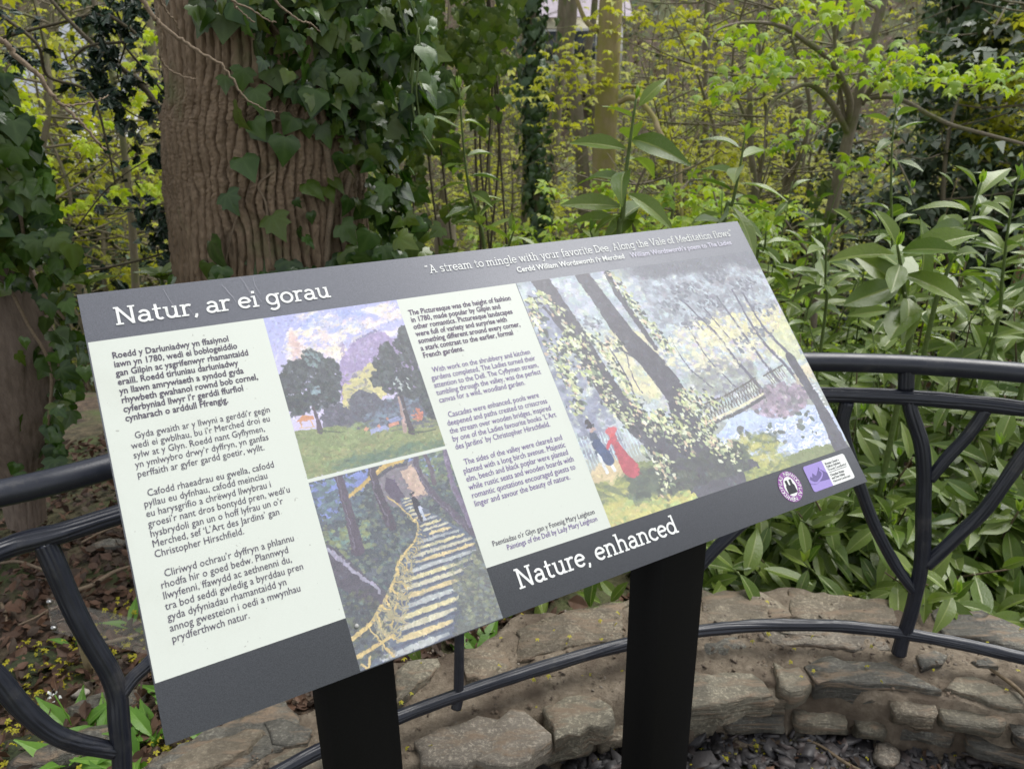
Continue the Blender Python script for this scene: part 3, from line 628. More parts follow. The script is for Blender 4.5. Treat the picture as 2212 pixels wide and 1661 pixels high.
for bx_, by_, rx, ry in ((0.05, 0.44, 0.07, 0.08), (0.12, 0.36, 0.09, 0.07), (0.25, 0.33, 0.08, 0.08), (0.35, 0.40, 0.06, 0.08), (0.17, 0.46, 0.16, 0.10), (0.30, 0.48, 0.09, 0.09), (0.20, 0.56, 0.15, 0.05), (0.05, 0.56, 0.07, 0.06)): c.dabs(*c.blob(bx_, by_, rx, ry, 170), 0.012, DK, 1.2, 1.6, 0.8)
c.dabs(*c.blob(0.25, 0.30, 0.05, 0.05, 40), 0.008, [(0.46, 0.54, 0.56)], 1.3, 1.5, 0.6); c.dabs(*c.blob(0.21, 0.50, 0.04, 0.03, 22), 0.006, [(0.56, 0.66, 0.70)], 1.3, 1.5, 0.6)
for bx_, by_, rx, ry in ((0.98, 0.26, 0.05, 0.08), (0.93, 0.38, 0.09, 0.12), (0.80, 0.34, 0.05, 0.05), (0.76, 0.42, 0.10, 0.06), (0.70, 0.50, 0.08, 0.05), (0.80, 0.54, 0.12, 0.08), (0.90, 0.56, 0.12, 0.10), (0.98, 0.68, 0.05, 0.14)): c.dabs(*c.blob(bx_, by_, rx, ry, 170), 0.012, DK, 1.2, 1.6, 0.8)
c.dabs(*c.blob(0.84, 0.56, 0.07, 0.05, 16), 0.005, [(0.74, 0.78, 0.78)], 1.3, 2.5, 0.8)
c.line([(0.165, 0.60), (0.17, 0.68), (0.165, 0.745)], [0.016, 0.02, 0.035], (0.32, 0.29, 0.33)); c.line([(0.775, 0.64), (0.765, 0.74), (0.745, 0.85)], [0.012, 0.018, 0.03], (0.66, 0.56, 0.54)); c.line([(0.80, 0.64), (0.79, 0.76), (0.79, 0.87)], [0.016, 0.024, 0.038], (0.28, 0.26, 0.29))
c.line([(0.17, 0.745), (0.25, 0.765), (0.33, 0.78)], [0.012, 0.004], (0.32, 0.36, 0.28)); c.line([(0.79, 0.87), (0.88, 0.885), (0.97, 0.885)], [0.014, 0.006], (0.30, 0.34, 0.28))
c.poly([(0.03, 0.665), (0.08, 0.63), (0.15, 0.65), (0.15, 0.67)], (0.80, 0.56, 0.42), 0.004); c.line([(0.055, 0.67), (0.055, 0.705)], 0.005, (0.82, 0.64, 0.48)); c.line([(0.125, 0.665), (0.13, 0.71)], 0.006, (0.82, 0.64, 0.48)); c.line([(0.04, 0.705), (0.14, 0.712)], 0.005, (0.80, 0.68, 0.54))
c.poly([(0.64, 0.765), (0.73, 0.755), (0.74, 0.78), (0.67, 0.79)], (0.54, 0.58, 0.74), 0.004); c.poly([(0.64, 0.79), (0.72, 0.785), (0.72, 0.805), (0.64, 0.812)], (0.78, 0.54, 0.46), 0.004); c.poly([(0.50, 0.80), (0.62, 0.79), (0.64, 0.82), (0.50, 0.825)], (0.58, 0.61, 0.76), 0.004)
c.dabs([0.48, 0.57, 0.645], [0.79, 0.79, 0.755], 0.010, [(0.80, 0.55, 0.46)], 1.5, 1.3); c.dabs(*c.blob(0.875, 0.77, 0.04, 0.045, 22), 0.007, [(0.78, 0.48, 0.40)], 0.7, 1.8, 0.8)
c.brushwork(3500, 0.0042, 0.12)
im1 = c.image('painting of hill')
# -- rustic steps
c = Canvas(420, 512, 9)
c.a[:] = np.array((0.30, 0.33, 0.36)) * (0.75 + 0.5 * c.n1[..., None])
c.dabs(*c.cloud(0, 1, 0.1, 0.75, 1700), 0.008, [(0.24, 0.27, 0.30), (0.38, 0.46, 0.46), (0.46, 0.52, 0.46), (0.22, 0.24, 0.29), (0.50, 0.52, 0.38), (0.34, 0.36, 0.42)], 0.5, 1.6, 0.55)
c.poly([(0, 0), (0.42, 0), (0.36, 0.08), (0.22, 0.14), (0.02, 0.22)], (0.47, 0.53, 0.78), 0.05)
c.poly([(0.70, 0), (0.92, 0), (0.90, 0.07), (0.80, 0.12), (0.72, 0.08)], (0.49, 0.55, 0.78), 0.05)
c.dabs(*c.cloud(0, 0.3, 0.02, 0.24, 150), 0.009, [(0.32, 0.37, 0.44), (0.38, 0.46, 0.48)], 0, 2.4, 0.8); c.dabs(*c.cloud(0.72, 1.0, 0.0, 0.2, 170), 0.009, [(0.34, 0.40, 0.38), (0.46, 0.52, 0.40)], 0, 1.8, 0.8)
c.dabs(*c.cloud(0.0, 0.3, 0.28, 0.44, 120), 0.009, [(0.52, 0.56, 0.38), (0.44, 0.56, 0.54)], 0.3, 1.8, 0.6)
c.poly([(0.40, 0.08), (0.56, 0.02), (0.74, 0.02), (0.80, 0.14), (0.76, 0.24), (0.50, 0.26)], (0.46, 0.44, 0.48), 0.02)
c.poly([(0.62, 0.06), (0.72, 0.05), (0.76, 0.22), (0.66, 0.24)], (0.76, 0.66, 0.60), 0.03)
c.poly([(0.475, 0.14), (0.51, 0.075), (0.56, 0.10), (0.60, 0.22), (0.53, 0.24)], (0.32, 0.29, 0.37), 0.005)
c.line([(0.22, 0.13), (0.33, 0.09), (0.41, 0.05)], 0.020, (0.76, 0.64, 0.38)); c.line([(0.44, 0.045), (0.54, 0.01), (0.66, 0.0)], 0.024, (0.76, 0.64, 0.38)); c.line([(0.46, 0.065), (0.58, 0.03), (0.68, 0.03)], 0.016, (0.28, 0.28, 0.33))
st_y = [0.21, 0.30, 0.36, 0.45, 0.54, 0.63, 0.78, 0.84, 1.0]; st_l = [0.55, 0.58, 0.63, 0.60, 0.45, 0.40, 0.30, 0.30, 0.05]; st_r = [0.62, 0.70, 0.78, 0.90, 0.99, 0.97, 0.80, 0.72, 0.62]
L_ = lambda y: np.interp(y, st_y, st_l); Rr_ = lambda y: np.interp(y, st_y, st_r)
c.poly([(L_(y), y) for y in np.linspace(0.21, 1.02, 20)] + [(Rr_(y), y) for y in np.linspace(1.02, 0.21, 20)], (0.36, 0.40, 0.47), 0.02)
ys_ = [0.215]; 
while ys_[-1] < 1.0: ys_.append(ys_[-1] + 0.016 + 0.055 * (ys_[-1] - 0.2))
for k in range(len(ys_) - 1):
    y, dy = ys_[k], ys_[k + 1] - ys_[k]; xl, xr = L_(y) + 0.01, Rr_(y); cc = [(0.84, 0.80, 0.62), (0.80, 0.78, 0.68), (0.86, 0.78, 0.58), (0.70, 0.72, 0.72)][k % 4]
    for q in range(3 + k // 3):
        a_, b_ = sorted(c.r.uniform(xl, xr, 2)); b_ = max(b_, a_ + 0.05); c.line([(a_, y + dy * 0.45 + c.r.normal(0, 0.002)), ((a_ + b_) / 2, y + dy * 0.40), (min(b_, xr), y + dy * 0.36)], [dy * 0.35, dy * 0.6, dy * 0.3], cc, 0.012, 0.7)
    c.line([(xl, y + dy * 0.92), (xr, y + dy * 0.72)], [dy * 0.22] * 2, (0.29, 0.31, 0.39), 0.012, 0.8)
c.poly([(0.99, 0.56), (1.02, 0.6), (1.02, 1), (0.60, 1.02), (0.72, 0.9), (0.78, 0.74), (0.90, 0.66)], (0.38, 0.40, 0.38), 0.08, 0.85)
c.dabs(*c.cloud(0.74, 1.0, 0.62, 1.0, 340), 0.008, [(0.48, 0.51, 0.42), (0.32, 0.34, 0.36), (0.56, 0.58, 0.46), (0.44, 0.48, 0.50)], 0.4, 1.8, 0.5)
for pts, wd, col, hl in (([(0.20, -0.02), (0.20, 0.2), (0.19, 0.42)], [0.045, 0.05, 0.07], (0.31, 0.28, 0.34), 1), ([(0.43, -0.02), (0.43, 0.14), (0.45, 0.34)], [0.04, 0.045, 0.06], (0.27, 0.25, 0.30), 1), ([(0.76, -0.02), (0.75, 0.10), (0.80, 0.24), (0.90, 0.38), (0.99, 0.50)], [0.03, 0.035, 0.045, 0.05], (0.33, 0.31, 0.37), 1), ([(0.83, -0.02), (0.84, 0.10), (0.83, 0.18)], [0.022, 0.028], (0.36, 0.33, 0.38), 0), ([(0.99, -0.02), (0.96, 0.2), (0.98, 0.34), (1.0, 0.46)], [0.03, 0.035, 0.04], (0.42, 0.38, 0.48), 1), ([(-0.03, 0.41), (0.10, 0.56), (0.24, 0.70)], [0.15, 0.13, 0.09], (0.30, 0.29, 0.34), 0)):
    c.line(pts, wd, col, 0.02)
    if hl: c.line([(a_ - 0.015, b_) for a_, b_ in pts], 0.006, (0.50, 0.47, 0.55), 0.05, 0.7)
c.line([(-0.02, 0.34), (0.10, 0.48), (0.25, 0.655)], [0.022, 0.02, 0.012], (0.66, 0.65, 0.74), 0.04, 0.85)
c.dabs(*c.cloud(0.0, 0.22, 0.62, 0.98, 140), 0.010, [(0.27, 0.28, 0.28), (0.36, 0.39, 0.31), (0.24, 0.25, 0.28)], 0.4, 1.5, 0.6)
Y_ = (0.80, 0.70, 0.46); Y2 = (0.66, 0.62, 0.48)
rlx = [0.48, 0.55, 0.62, 0.615, 0.58, 0.43, 0.36, 0.17, 0.0]; rly = [0.18, 0.26, 0.36, 0.40, 0.45, 0.54, 0.63, 0.78, 0.84]
c.line(list(zip(rlx, rly)), [0.007, 0.008, 0.010, 0.012, 0.013, 0.015, 0.017, 0.02, 0.022], Y_, 0.02)
for k in range(46):
    y = rly[1] + (0.80 - rly[1]) * (k / 45); x = np.interp(y, rly, rlx); L = 0.025 + 0.16 * (k / 45) ** 1.5
    c.line([(x, y), (x + L * c.r.uniform(-0.15, 0.6), y + L * 0.5), (x + L * c.r.uniform(-0.2, 0.7), y + L)], 0.003 + 0.008 * k / 45, [Y_, Y2, (0.50, 0.50, 0.46)][k % 3], 0.05)
    if k > 14: c.line([(x, y + L * 0.4), (x + L * 0.5, y + L * c.r.uniform(0.2, 0.8)), (x + L * 0.9, y + L * 0.6)], 0.003 + 0.005 * k / 45, Y2, 0.05)
c.line([(0.0, 0.93), (0.14, 0.91), (0.26, 0.89)], [0.02, 0.014], Y_); c.line([(0.02, 0.97), (0.05, 1.0), (0.08, 0.95)], [0.012, 0.012], Y_)
c.line([(0.655, 0.235), (0.665, 0.30)], [0.032, 0.046], (0.17, 0.17, 0.22)); c.line([(0.675, 0.29), (0.685, 0.36)], [0.020, 0.016], (0.74, 0.78, 0.86)); c.line([(0.65, 0.30), (0.66, 0.365)], [0.02, 0.014], (0.20, 0.20, 0.24)); c.dabs([0.652], [0.213], 0.009, [(0.75, 0.60, 0.56)]); c.line([(0.638, 0.205), (0.668, 0.20)], 0.008, (0.16, 0.16, 0.2))
c.brushwork(3500, 0.004, 0.12)
im2 = c.image('painting of steps')
# -- woodland with leaning trees, bridge and stream
c = Canvas(1000, 780, 21)
c.a[:] = c.grad(0, 1, (0.62, 0.66, 0.72), (0.62, 0.64, 0.60))
c.dabs(*c.cloud(0, 1, 0, 0.75, 5200), 0.012, [(0.66, 0.74, 0.78), (0.76, 0.80, 0.84), (0.58, 0.62, 0.68), (0.72, 0.70, 0.80), (0.68, 0.76, 0.72), (0.84, 0.86, 0.76)], 0.3, 1.7, 0.4)
c.dabs(*c.blob(0.30, 0.42, 0.09, 0.16, 240), 0.014, [(0.80, 0.80, 0.62), (0.84, 0.80, 0.66)], 0.3, 1.6, 0.45)
c.dabs(*c.cloud(0.5, 1, 0.25, 0.52, 700), 0.011, [(0.82, 0.80, 0.60), (0.72, 0.66, 0.76), (0.86, 0.84, 0.66), (0.74, 0.80, 0.88)], 0.2, 1.7, 0.45)
c.dabs(*c.cloud(0.45, 0.98, 0.0, 0.30, 1400), 0.012, [(0.52, 0.54, 0.58), (0.60, 0.63, 0.68), (0.47, 0.49, 0.54), (0.70, 0.76, 0.80), (0.56, 0.56, 0.60)], 0.3, 1.5, 0.6)
c.dabs(*c.cloud(0.60, 1.0, 0.30, 0.42, 260), 0.009, [(0.86, 0.84, 0.62), (0.76, 0.74, 0.62)], 0.3, 1.7, 0.7)
c.dabs(*c.cloud(0.0, 0.14, 0.05, 0.75, 500), 0.013, [(0.44, 0.46, 0.54), (0.54, 0.56, 0.66)], 0.3, 1.5, 0.5)
c.dabs(*c.blob(0.62, 0.56, 0.14, 0.08, 300), 0.011, [(0.50, 0.50, 0.56), (0.56, 0.58, 0.54)], 0, 1.6, 0.5)
c.poly([(0.86, 0.48), (1.0, 0.34), (1.0, 0.56), (0.92, 0.60)], (0.80, 0.82, 0.62), 0.04, 0.7)
DT = (0.31, 0.31, 0.345)
for pts, wd in (([(0.14, 0.25), (0.155, 0.45), (0.17, 0.64)], 0.008), ([(0.23, 0.32), (0.25, 0.5), (0.24, 0.66)], 0.007), ([(0.33, 0.34), (0.36, 0.46), (0.42, 0.60)], 0.007), ([(0.47, 0.34), (0.49, 0.48), (0.55, 0.60)], 0.006), ([(0.56, 0.3), (0.58, 0.46), (0.64, 0.62)], 0.007),
                ([(0.58, 0.18), (0.66, 0.36), (0.70, 0.52), (0.76, 0.70)], [0.008, 0.014, 0.02]), ([(0.74, 0.20), (0.78, 0.40), (0.82, 0.60), (0.86, 0.70)], [0.008, 0.014, 0.018]), ([(0.82, 0.18), (0.84, 0.42), (0.90, 0.60), (0.92, 0.70)], [0.01, 0.016, 0.018]), ([(0.86, 0.2), (0.88, 0.38), (0.94, 0.56), (0.945, 0.68)], [0.01, 0.016, 0.02]), ([(0.66, 0.24), (0.71, 0.40)], 0.006), ([(0.28, 0.38), (0.27, 0.5), (0.28, 0.55)], 0.005)):
    c.line(pts, wd, (0.36, 0.36, 0.42), 0.01)
c.poly([(0.16, 0.64), (0.30, 0.60), (0.34, 0.66), (0.30, 0.72), (0.18, 0.72)], (0.74, 0.78, 0.80), 0.03, 0.8)
# bridge, bank, steps, water
c.poly([(0.47, 0.80), (0.60, 0.72), (0.85, 0.76), (1.0, 0.80), (1.0, 0.97), (0.80, 0.95), (0.62, 0.96), (0.52, 0.88)], (0.72, 0.78, 0.90), 0.01)
c.dabs(*c.cloud(0.50, 0.98, 0.80, 0.95, 520), 0.0035, [(0.95, 0.96, 0.98), (0.58, 0.64, 0.84), (0.90, 0.92, 0.96)], -0.1, 5, 0.6)
c.dabs(*c.cloud(0.55, 0.9, 0.79, 0.90, 34), 0.009, [(0.32, 0.36, 0.33), (0.40, 0.42, 0.40)], 0, 1.6, 0.9)
c.dabs(*c.blob(0.80, 0.72, 0.13, 0.07, 420), 0.010, [(0.50, 0.46, 0.52), (0.60, 0.54, 0.60), (0.44, 0.44, 0.46), (0.70, 0.62, 0.70)], 0, 1.5, 0.7)
c.line([(0.46, 0.745), (0.60, 0.725), (0.74, 0.69)], 0.014, (0.34, 0.34, 0.36)); c.line([(0.46, 0.73), (0.60, 0.71), (0.74, 0.675)], 0.01, (0.84, 0.82, 0.70))
c.line([(0.46, 0.66), (0.60, 0.64), (0.74, 0.60)], 0.007, (0.34, 0.33, 0.33))
for k in range(20):
    x = 0.47 + k * 0.0135; y = 0.66 - (x - 0.46) * 0.20; c.line([(x, y), (x + 0.016, y + 0.065)], 0.004, (0.36, 0.34, 0.33)); c.line([(x + 0.014, y), (x, y + 0.066)], 0.004, (0.36, 0.34, 0.33))
c.line([(0.78, 0.60), (0.88, 0.575)], 0.007, (0.34, 0.33, 0.33)); 
for k in range(8): c.line([(0.79 + k * 0.011, 0.60 - k * 0.002), (0.80 + k * 0.011, 0.645 - k * 0.002)], 0.004, (0.4, 0.37, 0.33))
for k in range(9): c.line([(0.945 - k * 0.001, 0.70 + k * 0.016), (0.985, 0.695 + k * 0.017)], 0.006, (0.84, 0.86, 0.88))
c.dabs(*c.cloud(0.92, 1.0, 0.60, 0.68, 40), 0.012, [(0.82, 0.78, 0.66)], 0, 2, 0.6)
# meadow
c.poly([(0.0, 0.80), (0.14, 0.79), (0.30, 0.86), (0.52, 0.88), (0.66, 0.965), (0.85, 0.95), (1, 1.0), (0, 1.1)], (0.48, 0.52, 0.36), 0.02)
c.dabs(*c.cloud(0.0, 0.7, 0.84, 1.0, 900), 0.009, [(0.66, 0.68, 0.38), (0.42, 0.47, 0.34), (0.56, 0.60, 0.36), (0.74, 0.72, 0.42), (0.34, 0.38, 0.33)], 0.1, 4, 0.45)
c.dabs(*c.cloud(0.0, 0.5, 0.93, 1.0, 260), 0.009, [(0.76, 0.74, 0.42), (0.62, 0.72, 0.46), (0.78, 0.72, 0.46)], 0.1, 4, 0.5)
c.dabs(*c.cloud(0.12, 0.55, 0.85, 0.93, 500), 0.012, [(0.30, 0.33, 0.31), (0.36, 0.40, 0.34)], 0.1, 3, 0.6)
# fence
for k in range(22): c.line([(0.0 + k * 0.011, 0.66), (0.001 + k * 0.011, 0.78)], 0.004, (0.74, 0.82, 0.84), op=0.85)
c.dabs(*c.cloud(0.0, 0.12, 0.79, 0.83, 40), 0.012, [(0.80, 0.72, 0.56)], 0, 3, 0.6)
# big dark trees
for pts, wd in (([(0.075, -0.05), (0.11, 0.12), (0.14, 0.30), (0.17, 0.52), (0.24, 0.70), (0.33, 0.84), (0.42, 0.96)], [0.085, 0.085, 0.09, 0.10, 0.12, 0.17, 0.26]), ([(0.23, -0.05), (0.27, 0.12), (0.31, 0.30), (0.37, 0.46), (0.40, 0.60), (0.39, 0.74), (0.40, 0.9)], [0.07, 0.075, 0.09, 0.11, 0.11, 0.13, 0.22]),
                ([(0.33, -0.05), (0.35, 0.14), (0.38, 0.28), (0.40, 0.38)], [0.03, 0.03, 0.022]), ([(0.93, 0.55), (0.955, 0.78), (0.96, 1.0)], [0.05, 0.055, 0.09]), ([(0.06, 0.12), (0.09, 0.20), (0.12, 0.30)], [0.012, 0.02, 0.03]), ([(0.31, 0.40), (0.26, 0.35), (0.22, 0.34)], [0.012, 0.006])):
    c.line(pts, wd, DT, 0.012)
c.poly([(0.26, 0.90), (0.34, 0.82), (0.44, 0.82), (0.52, 0.90), (0.60, 0.96), (0.3, 0.97)], DT, 0.03)
c.dabs(*c.cloud(0.2, 0.55, 0.84, 0.95, 300), 0.010, [(0.27, 0.28, 0.29), (0.33, 0.36, 0.32)], 0.2, 2.5, 0.5)
c.dabs(*c.blob(0.62, 0.42, 0.22, 0.12, 260), 0.007, [(0.90, 0.88, 0.70), (0.86, 0.86, 0.76), (0.92, 0.90, 0.78)], 0.2, 1.8, 0.5)
for x0_, y0_, n_ in ((0.62, 0.14, 60), (0.70, 0.22, 50), (0.78, 0.10, 60), (0.55, 0.20, 40), (0.88, 0.16, 50), (0.24, 0.33, 26), (0.20, 0.22, 26), (0.76, 0.44, 22), (0.86, 0.40, 22), (0.60, 0.30, 26), (0.92, 0.30, 26)): c.dabs(*c.blob(x0_, y0_, 0.06, 0.035, n_), 0.006, [(0.40, 0.42, 0.46), (0.46, 0.47, 0.52)], 0.5, 1.6, 0.85)
# garlands of leaf and flower
GL = [(0.80, 0.82, 0.62), (0.72, 0.76, 0.52), (0.88, 0.90, 0.80), (0.24, 0.26, 0.27), (0.25, 0.28, 0.28), (0.25, 0.26, 0.28), (0.82, 0.72, 0.62), (0.64, 0.70, 0.54), (0.44, 0.50, 0.42), (0.84, 0.86, 0.70)]
def gar(pts, sp, n):
    P = smooth_path([(a, b, 0) for a, b in pts], 8)
    q = c.r.integers(0, len(P), n); c.dabs(P[q, 0] + c.r.normal(0, sp, n), P[q, 1] + c.r.normal(0, sp, n), 0.0052, GL, 0.9, 1.8, 0.85)
gar([(0.03, 0.08), (0.02, 0.2), (0.035, 0.35)], 0.014, 170); gar([(0.06, 0.06), (0.10, 0.14), (0.12, 0.28)], 0.010, 90); gar([(0.04, 0.42), (0.08, 0.32), (0.12, 0.28), (0.13, 0.42)], 0.022, 260)
gar([(0.13, 0.36), (0.15, 0.52), (0.20, 0.66)], 0.018, 260); gar([(0.19, 0.27), (0.21, 0.40), (0.24, 0.55), (0.25, 0.66)], 0.012, 170); gar([(0.35, 0.0), (0.38, 0.16), (0.42, 0.3), (0.45, 0.40)], 0.012, 240)
gar([(0.06, 0.4), (0.05, 0.5), (0.03, 0.56)], 0.014, 110); gar([(0.24, 0.70), (0.30, 0.66), (0.35, 0.72), (0.36, 0.80)], 0.025, 330); gar([(0.43, 0.60), (0.46, 0.70), (0.46, 0.80), (0.50, 0.88)], 0.022, 420); gar([(0.22, 0.78), (0.25, 0.86), (0.22, 0.93)], 0.015, 150)
gar([(0.21, 0.33), (0.27, 0.33)], 0.01, 60); gar([(0.5, 0.62), (0.54, 0.68)], 0.01, 50)
# the couple by the fence, the walker on the path
c.line([(0.055, 0.665), (0.06, 0.73)], [0.034, 0.05], (0.26, 0.30, 0.38)); c.line([(0.05, 0.74), (0.055, 0.81)], 0.014, (0.82, 0.84, 0.86)); c.line([(0.068, 0.74), (0.082, 0.81)], 0.014, (0.82, 0.84, 0.86)); c.line([(0.06, 0.70), (0.075, 0.765)], [0.04, 0.045], (0.22, 0.28, 0.42))
c.dabs([0.057], [0.642], 0.012, [(0.82, 0.66, 0.60)]); c.line([(0.045, 0.63), (0.07, 0.625)], 0.008, (0.2, 0.2, 0.22)); c.line([(0.055, 0.61), (0.058, 0.625)], 0.022, (0.2, 0.2, 0.22))
c.line([(0.118, 0.69), (0.12, 0.74), (0.135, 0.82)], [0.03, 0.034, 0.075], (0.66, 0.28, 0.32)); c.dabs([0.117], [0.665], 0.013, [(0.72, 0.28, 0.30)]); c.line([(0.11, 0.70), (0.085, 0.72)], 0.014, (0.68, 0.25, 0.30))
c.line([(0.925, 0.545), (0.93, 0.59)], [0.014, 0.018], (0.28, 0.28, 0.32)); c.line([(0.926, 0.59), (0.922, 0.64)], 0.007, (0.3, 0.3, 0.32)); c.line([(0.934, 0.59), (0.94, 0.64)], 0.007, (0.3, 0.3, 0.32)); c.dabs([0.924], [0.53], 0.006, [(0.3, 0.28, 0.3)])
# the top of the print fades into the dark ground of the board
f_ = sm(0.07 + (c.n1 - 0.5) * 0.12 - c.Y + (c.X - 0.35) * 0.05, 0, 0.04) * sm(c.X, 0.30, 0.5)
c.a = c.a * (1 - 0.85 * f_[..., None]) + np.array((0.36, 0.37, 0.41)) * 0.85 * f_[..., None]
c.brushwork(7000, 0.0032, 0.10)
im3 = c.image('painting of woodland', 0.84, 0.15)
def painting(uvs, im, label):
    o = quad('painting', uvs, paint_mat(label, im), 0.0004, uv=np.array([(0, 1), (1, 1), (1, 0), (0, 0)])); o['label'] = label
painting([(0.389, 0.125), (0.742, 0.125), (0.742, 0.554), (0.389, 0.554)], im1, 'painting of two dark trees below a purple hill')
painting([(0.389, 0.5625), (0.742, 0.5625), (0.742, 0.998), (0.389, 0.998)], im2, 'painting of steps with a rustic branch railing')
painting([(1.117, 0.125), (2.083, 0.125), (2.083, 0.8785), (1.117, 0.8785)], im3, 'painting of a woodland stream with bridge and strollers')
# ================================================================ the ground, the wall, the railing
C0 = np.array([0.6, -0.2])
def pol(p): q = np.asarray(p)[:2] - C0; return math.atan2(q[0], q[1]), math.hypot(*q)
def cyl(th, r, z): return np.stack([C0[0] + np.asarray(r) * np.sin(th), C0[1] + np.asarray(r) * np.cos(th), np.zeros_like(th) + z], -1)
HR = [(0, 1065), (100, 1045), (230, 1010), (1750, 782), (1950, 787), (2212, 806)]
BR = [(676, 1625), (851, 1560), (1000, 1495), (1106, 1464), (1206, 1430), (1336, 1395), (1506, 1360), (1656, 1350), (1807, 1352), (1957, 1367), (2207, 1425)]
HZ, MZ, BZ, WZ = 0.92, 0.835, 0.20, 0.13
th_, rh_ = np.array(sorted(pol(G(*p, HZ)) for p in HR)).T
tb_, rb_ = np.array(sorted(pol(G(*p, BZ)) for p in BR)).T
def r_top(t): return np.interp(t, th_, rh_)
def r_bot(t): return np.interp(t, tb_, np.convolve(np.pad(rb_, 1, 'edge'), [0.25, 0.5, 0.25], 'valid'))
def r_at(t, z):
    k = (z - BZ) / (HZ - BZ); return r_bot(t) * (1 - k) + r_top(t) * k
def on_rail(px, py):          # where the sight line meets the curved plane of the railing
    r = ray(px, py)
    for t in np.linspace(0.3, 4, 3000):
        p = EYE + r * t; a, R = pol(p)
        if R > r_at(a, p[2]): return p
    return EYE + r * 2
def ground_z(x, y):
    x = np.asarray(x, float); y = np.asarray(y, float)
    r = np.hypot(x - C0[0], y - C0[1])
    side = np.maximum(y, 0.0)
    z = 0.03 - 0.14 * sm(x, 0.1, 0.9) * sm(r, 1.9, 2.2) - 2.2 * sm(side, 3.4, 9) - 0.7 * sm(side, 6, 12)
    z = z + 9.5 * sm(side, 12.5, 46) + 7.0 * sm(side, 26, 60)
    z = z - 1.3 * sm(x, 2, 14) * sm(side, 3, 9) + 0.8 * sm(-x, 3, 14) * sm(side, 4, 12)
    rough = fbm(x * 0.35, y * 0.35, 2.0, 4, 3) - 0.5
    z = z + rough * 1.6 * sm(side, 5, 14) + (fbm(x * 3, y * 3, 1.0, 3, 5) - 0.5) * 0.07 * sm(r, 2.1, 2.6)
    z = np.where(r < 1.80, np.minimum(z, -0.035), z)
    return z
def sinh_axis(n, lim, k): t = np.linspace(-1, 1, n); return np.sinh(t * k) / np.sinh(k) * lim
gx = sinh_axis(320, 80, 5.2); gy = sinh_axis(320, 80, 5.2) + 2.0
X, Y = np.meshgrid(gx, gy); Z = ground_z(X, Y)
n = 320; idx = np.arange(n * n).reshape(n, n)
t = NT('woodland ground')
na = t.noise(3.0, 8, 0.6); nb = t.noise(26, 6, 0.65); nc = t.noise(0.35, 5)
col = t.ramp(nb, [(0.30, (0.035, 0.024, 0.017)), (0.50, (0.085, 0.058, 0.038)), (0.62, (0.13, 0.09, 0.06)), (0.75, (0.17, 0.13, 0.09))])
col = t.mix(t.ramp(na, [(0.50, (0, 0, 0)), (0.62, (1, 1, 1))]), col, (0.075, 0.10, 0.03))
col = t.mix(t.ramp(nc, [(0.48, (0, 0, 0)), (0.60, (1, 1, 1))]), col, t.ramp(nb, [(0.3, (0.05, 0.07, 0.025)), (0.7, (0.14, 0.16, 0.06))]))
mg = t.fin(col, 0.85, t.bump(nb, 0.9, 0.03))
o = part('ground', np.stack([X, Y, Z], -1).reshape(-1, 3), np.stack([idx[:-1, :-1], idx[:-1, 1:], idx[1:, 1:], idx[1:, :-1]], -1).reshape(-1, 4), mg, smooth=True); tag(o, kind='structure')

# ---- stone wall: mortar core with capping and face stones
swl = thing('stone_wall', 'low curved wall of grey brown stones set in tan mortar under the black railing', 'wall', (C0[0], C0[1] + 1.85, 0))
TH0, TH1 = -1.5, 1.5
nth, nr = 420, 22
T2, Rr = np.meshgrid(np.linspace(TH0, TH1, nth), np.linspace(0, 1, nr))
rin = 1.665 + 0.025 * (fbm(T2 * 12, T2 * 0, 3, 3, 8) - 0.5) * 2; rout = 2.06 + 0.05 * (fbm(T2 * 10, T2 * 0, 7, 3, 9) - 0.5) * 2 - 0.07 * sm(-T2, 0.2, 0.4)
Rm = rin + (rout - rin) * np.clip((Rr - 0.12) / 0.76, 0, 1) + np.where(Rr < 0.12, -0.02 * (0.12 - Rr) / 0.12, 0) + np.where(Rr > 0.88, 0.02 * (Rr - 0.88) / 0.12, 0)
zz = WZ - 0.002 + (fbm(T2 * 25, Rm * 14, 2, 5, 31) - 0.5) * 0.030 + (fbm(T2 * 90, Rm * 55, 2, 3, 35) - 0.5) * 0.012
zz = np.where(Rr < 0.12, WZ - 0.012 - (0.12 - Rr) / 0.12 * 0.30, zz); zz = np.where(Rr > 0.88, WZ - 0.012 - (Rr - 0.88) / 0.12 * 0.45, zz)
Rm = Rm + np.where((Rr < 0.12) | (Rr > 0.88), (fbm(T2 * 40, zz * 30, 2, 4, 37) - 0.5) * 0.05, 0)
P = cyl(T2, Rm, zz); idx = np.arange(nth * nr).reshape(nr, nth)
t = NT('tan lime mortar'); na = t.noise(45, 8, 0.7); nb = t.noise(260, 5, 0.7); nc = t.noise(7, 4)
col = t.ramp(na, [(0.30, (0.15, 0.12, 0.085)), (0.5, (0.28, 0.23, 0.165)), (0.68, (0.42, 0.355, 0.27))])
col = t.mix(t.ramp(nc, [(0.45, (0, 0, 0)), (0.62, (1, 1, 1))]), col, (0.12, 0.09, 0.062)); col = t.mix(t.math('MULTIPLY', nb, 0.5), col, (0.13, 0.095, 0.07))
m_mort = t.fin(col, 0.85, t.bump(nb, 0.8, 0.006, t.bump(na, 0.8, 0.012)))
part('mortar', P.reshape(-1, 3), np.stack([idx[:-1, :-1], idx[:-1, 1:], idx[1:, 1:], idx[1:, :-1]], -1).reshape(-1, 4), m_mort, swl, smooth=True)
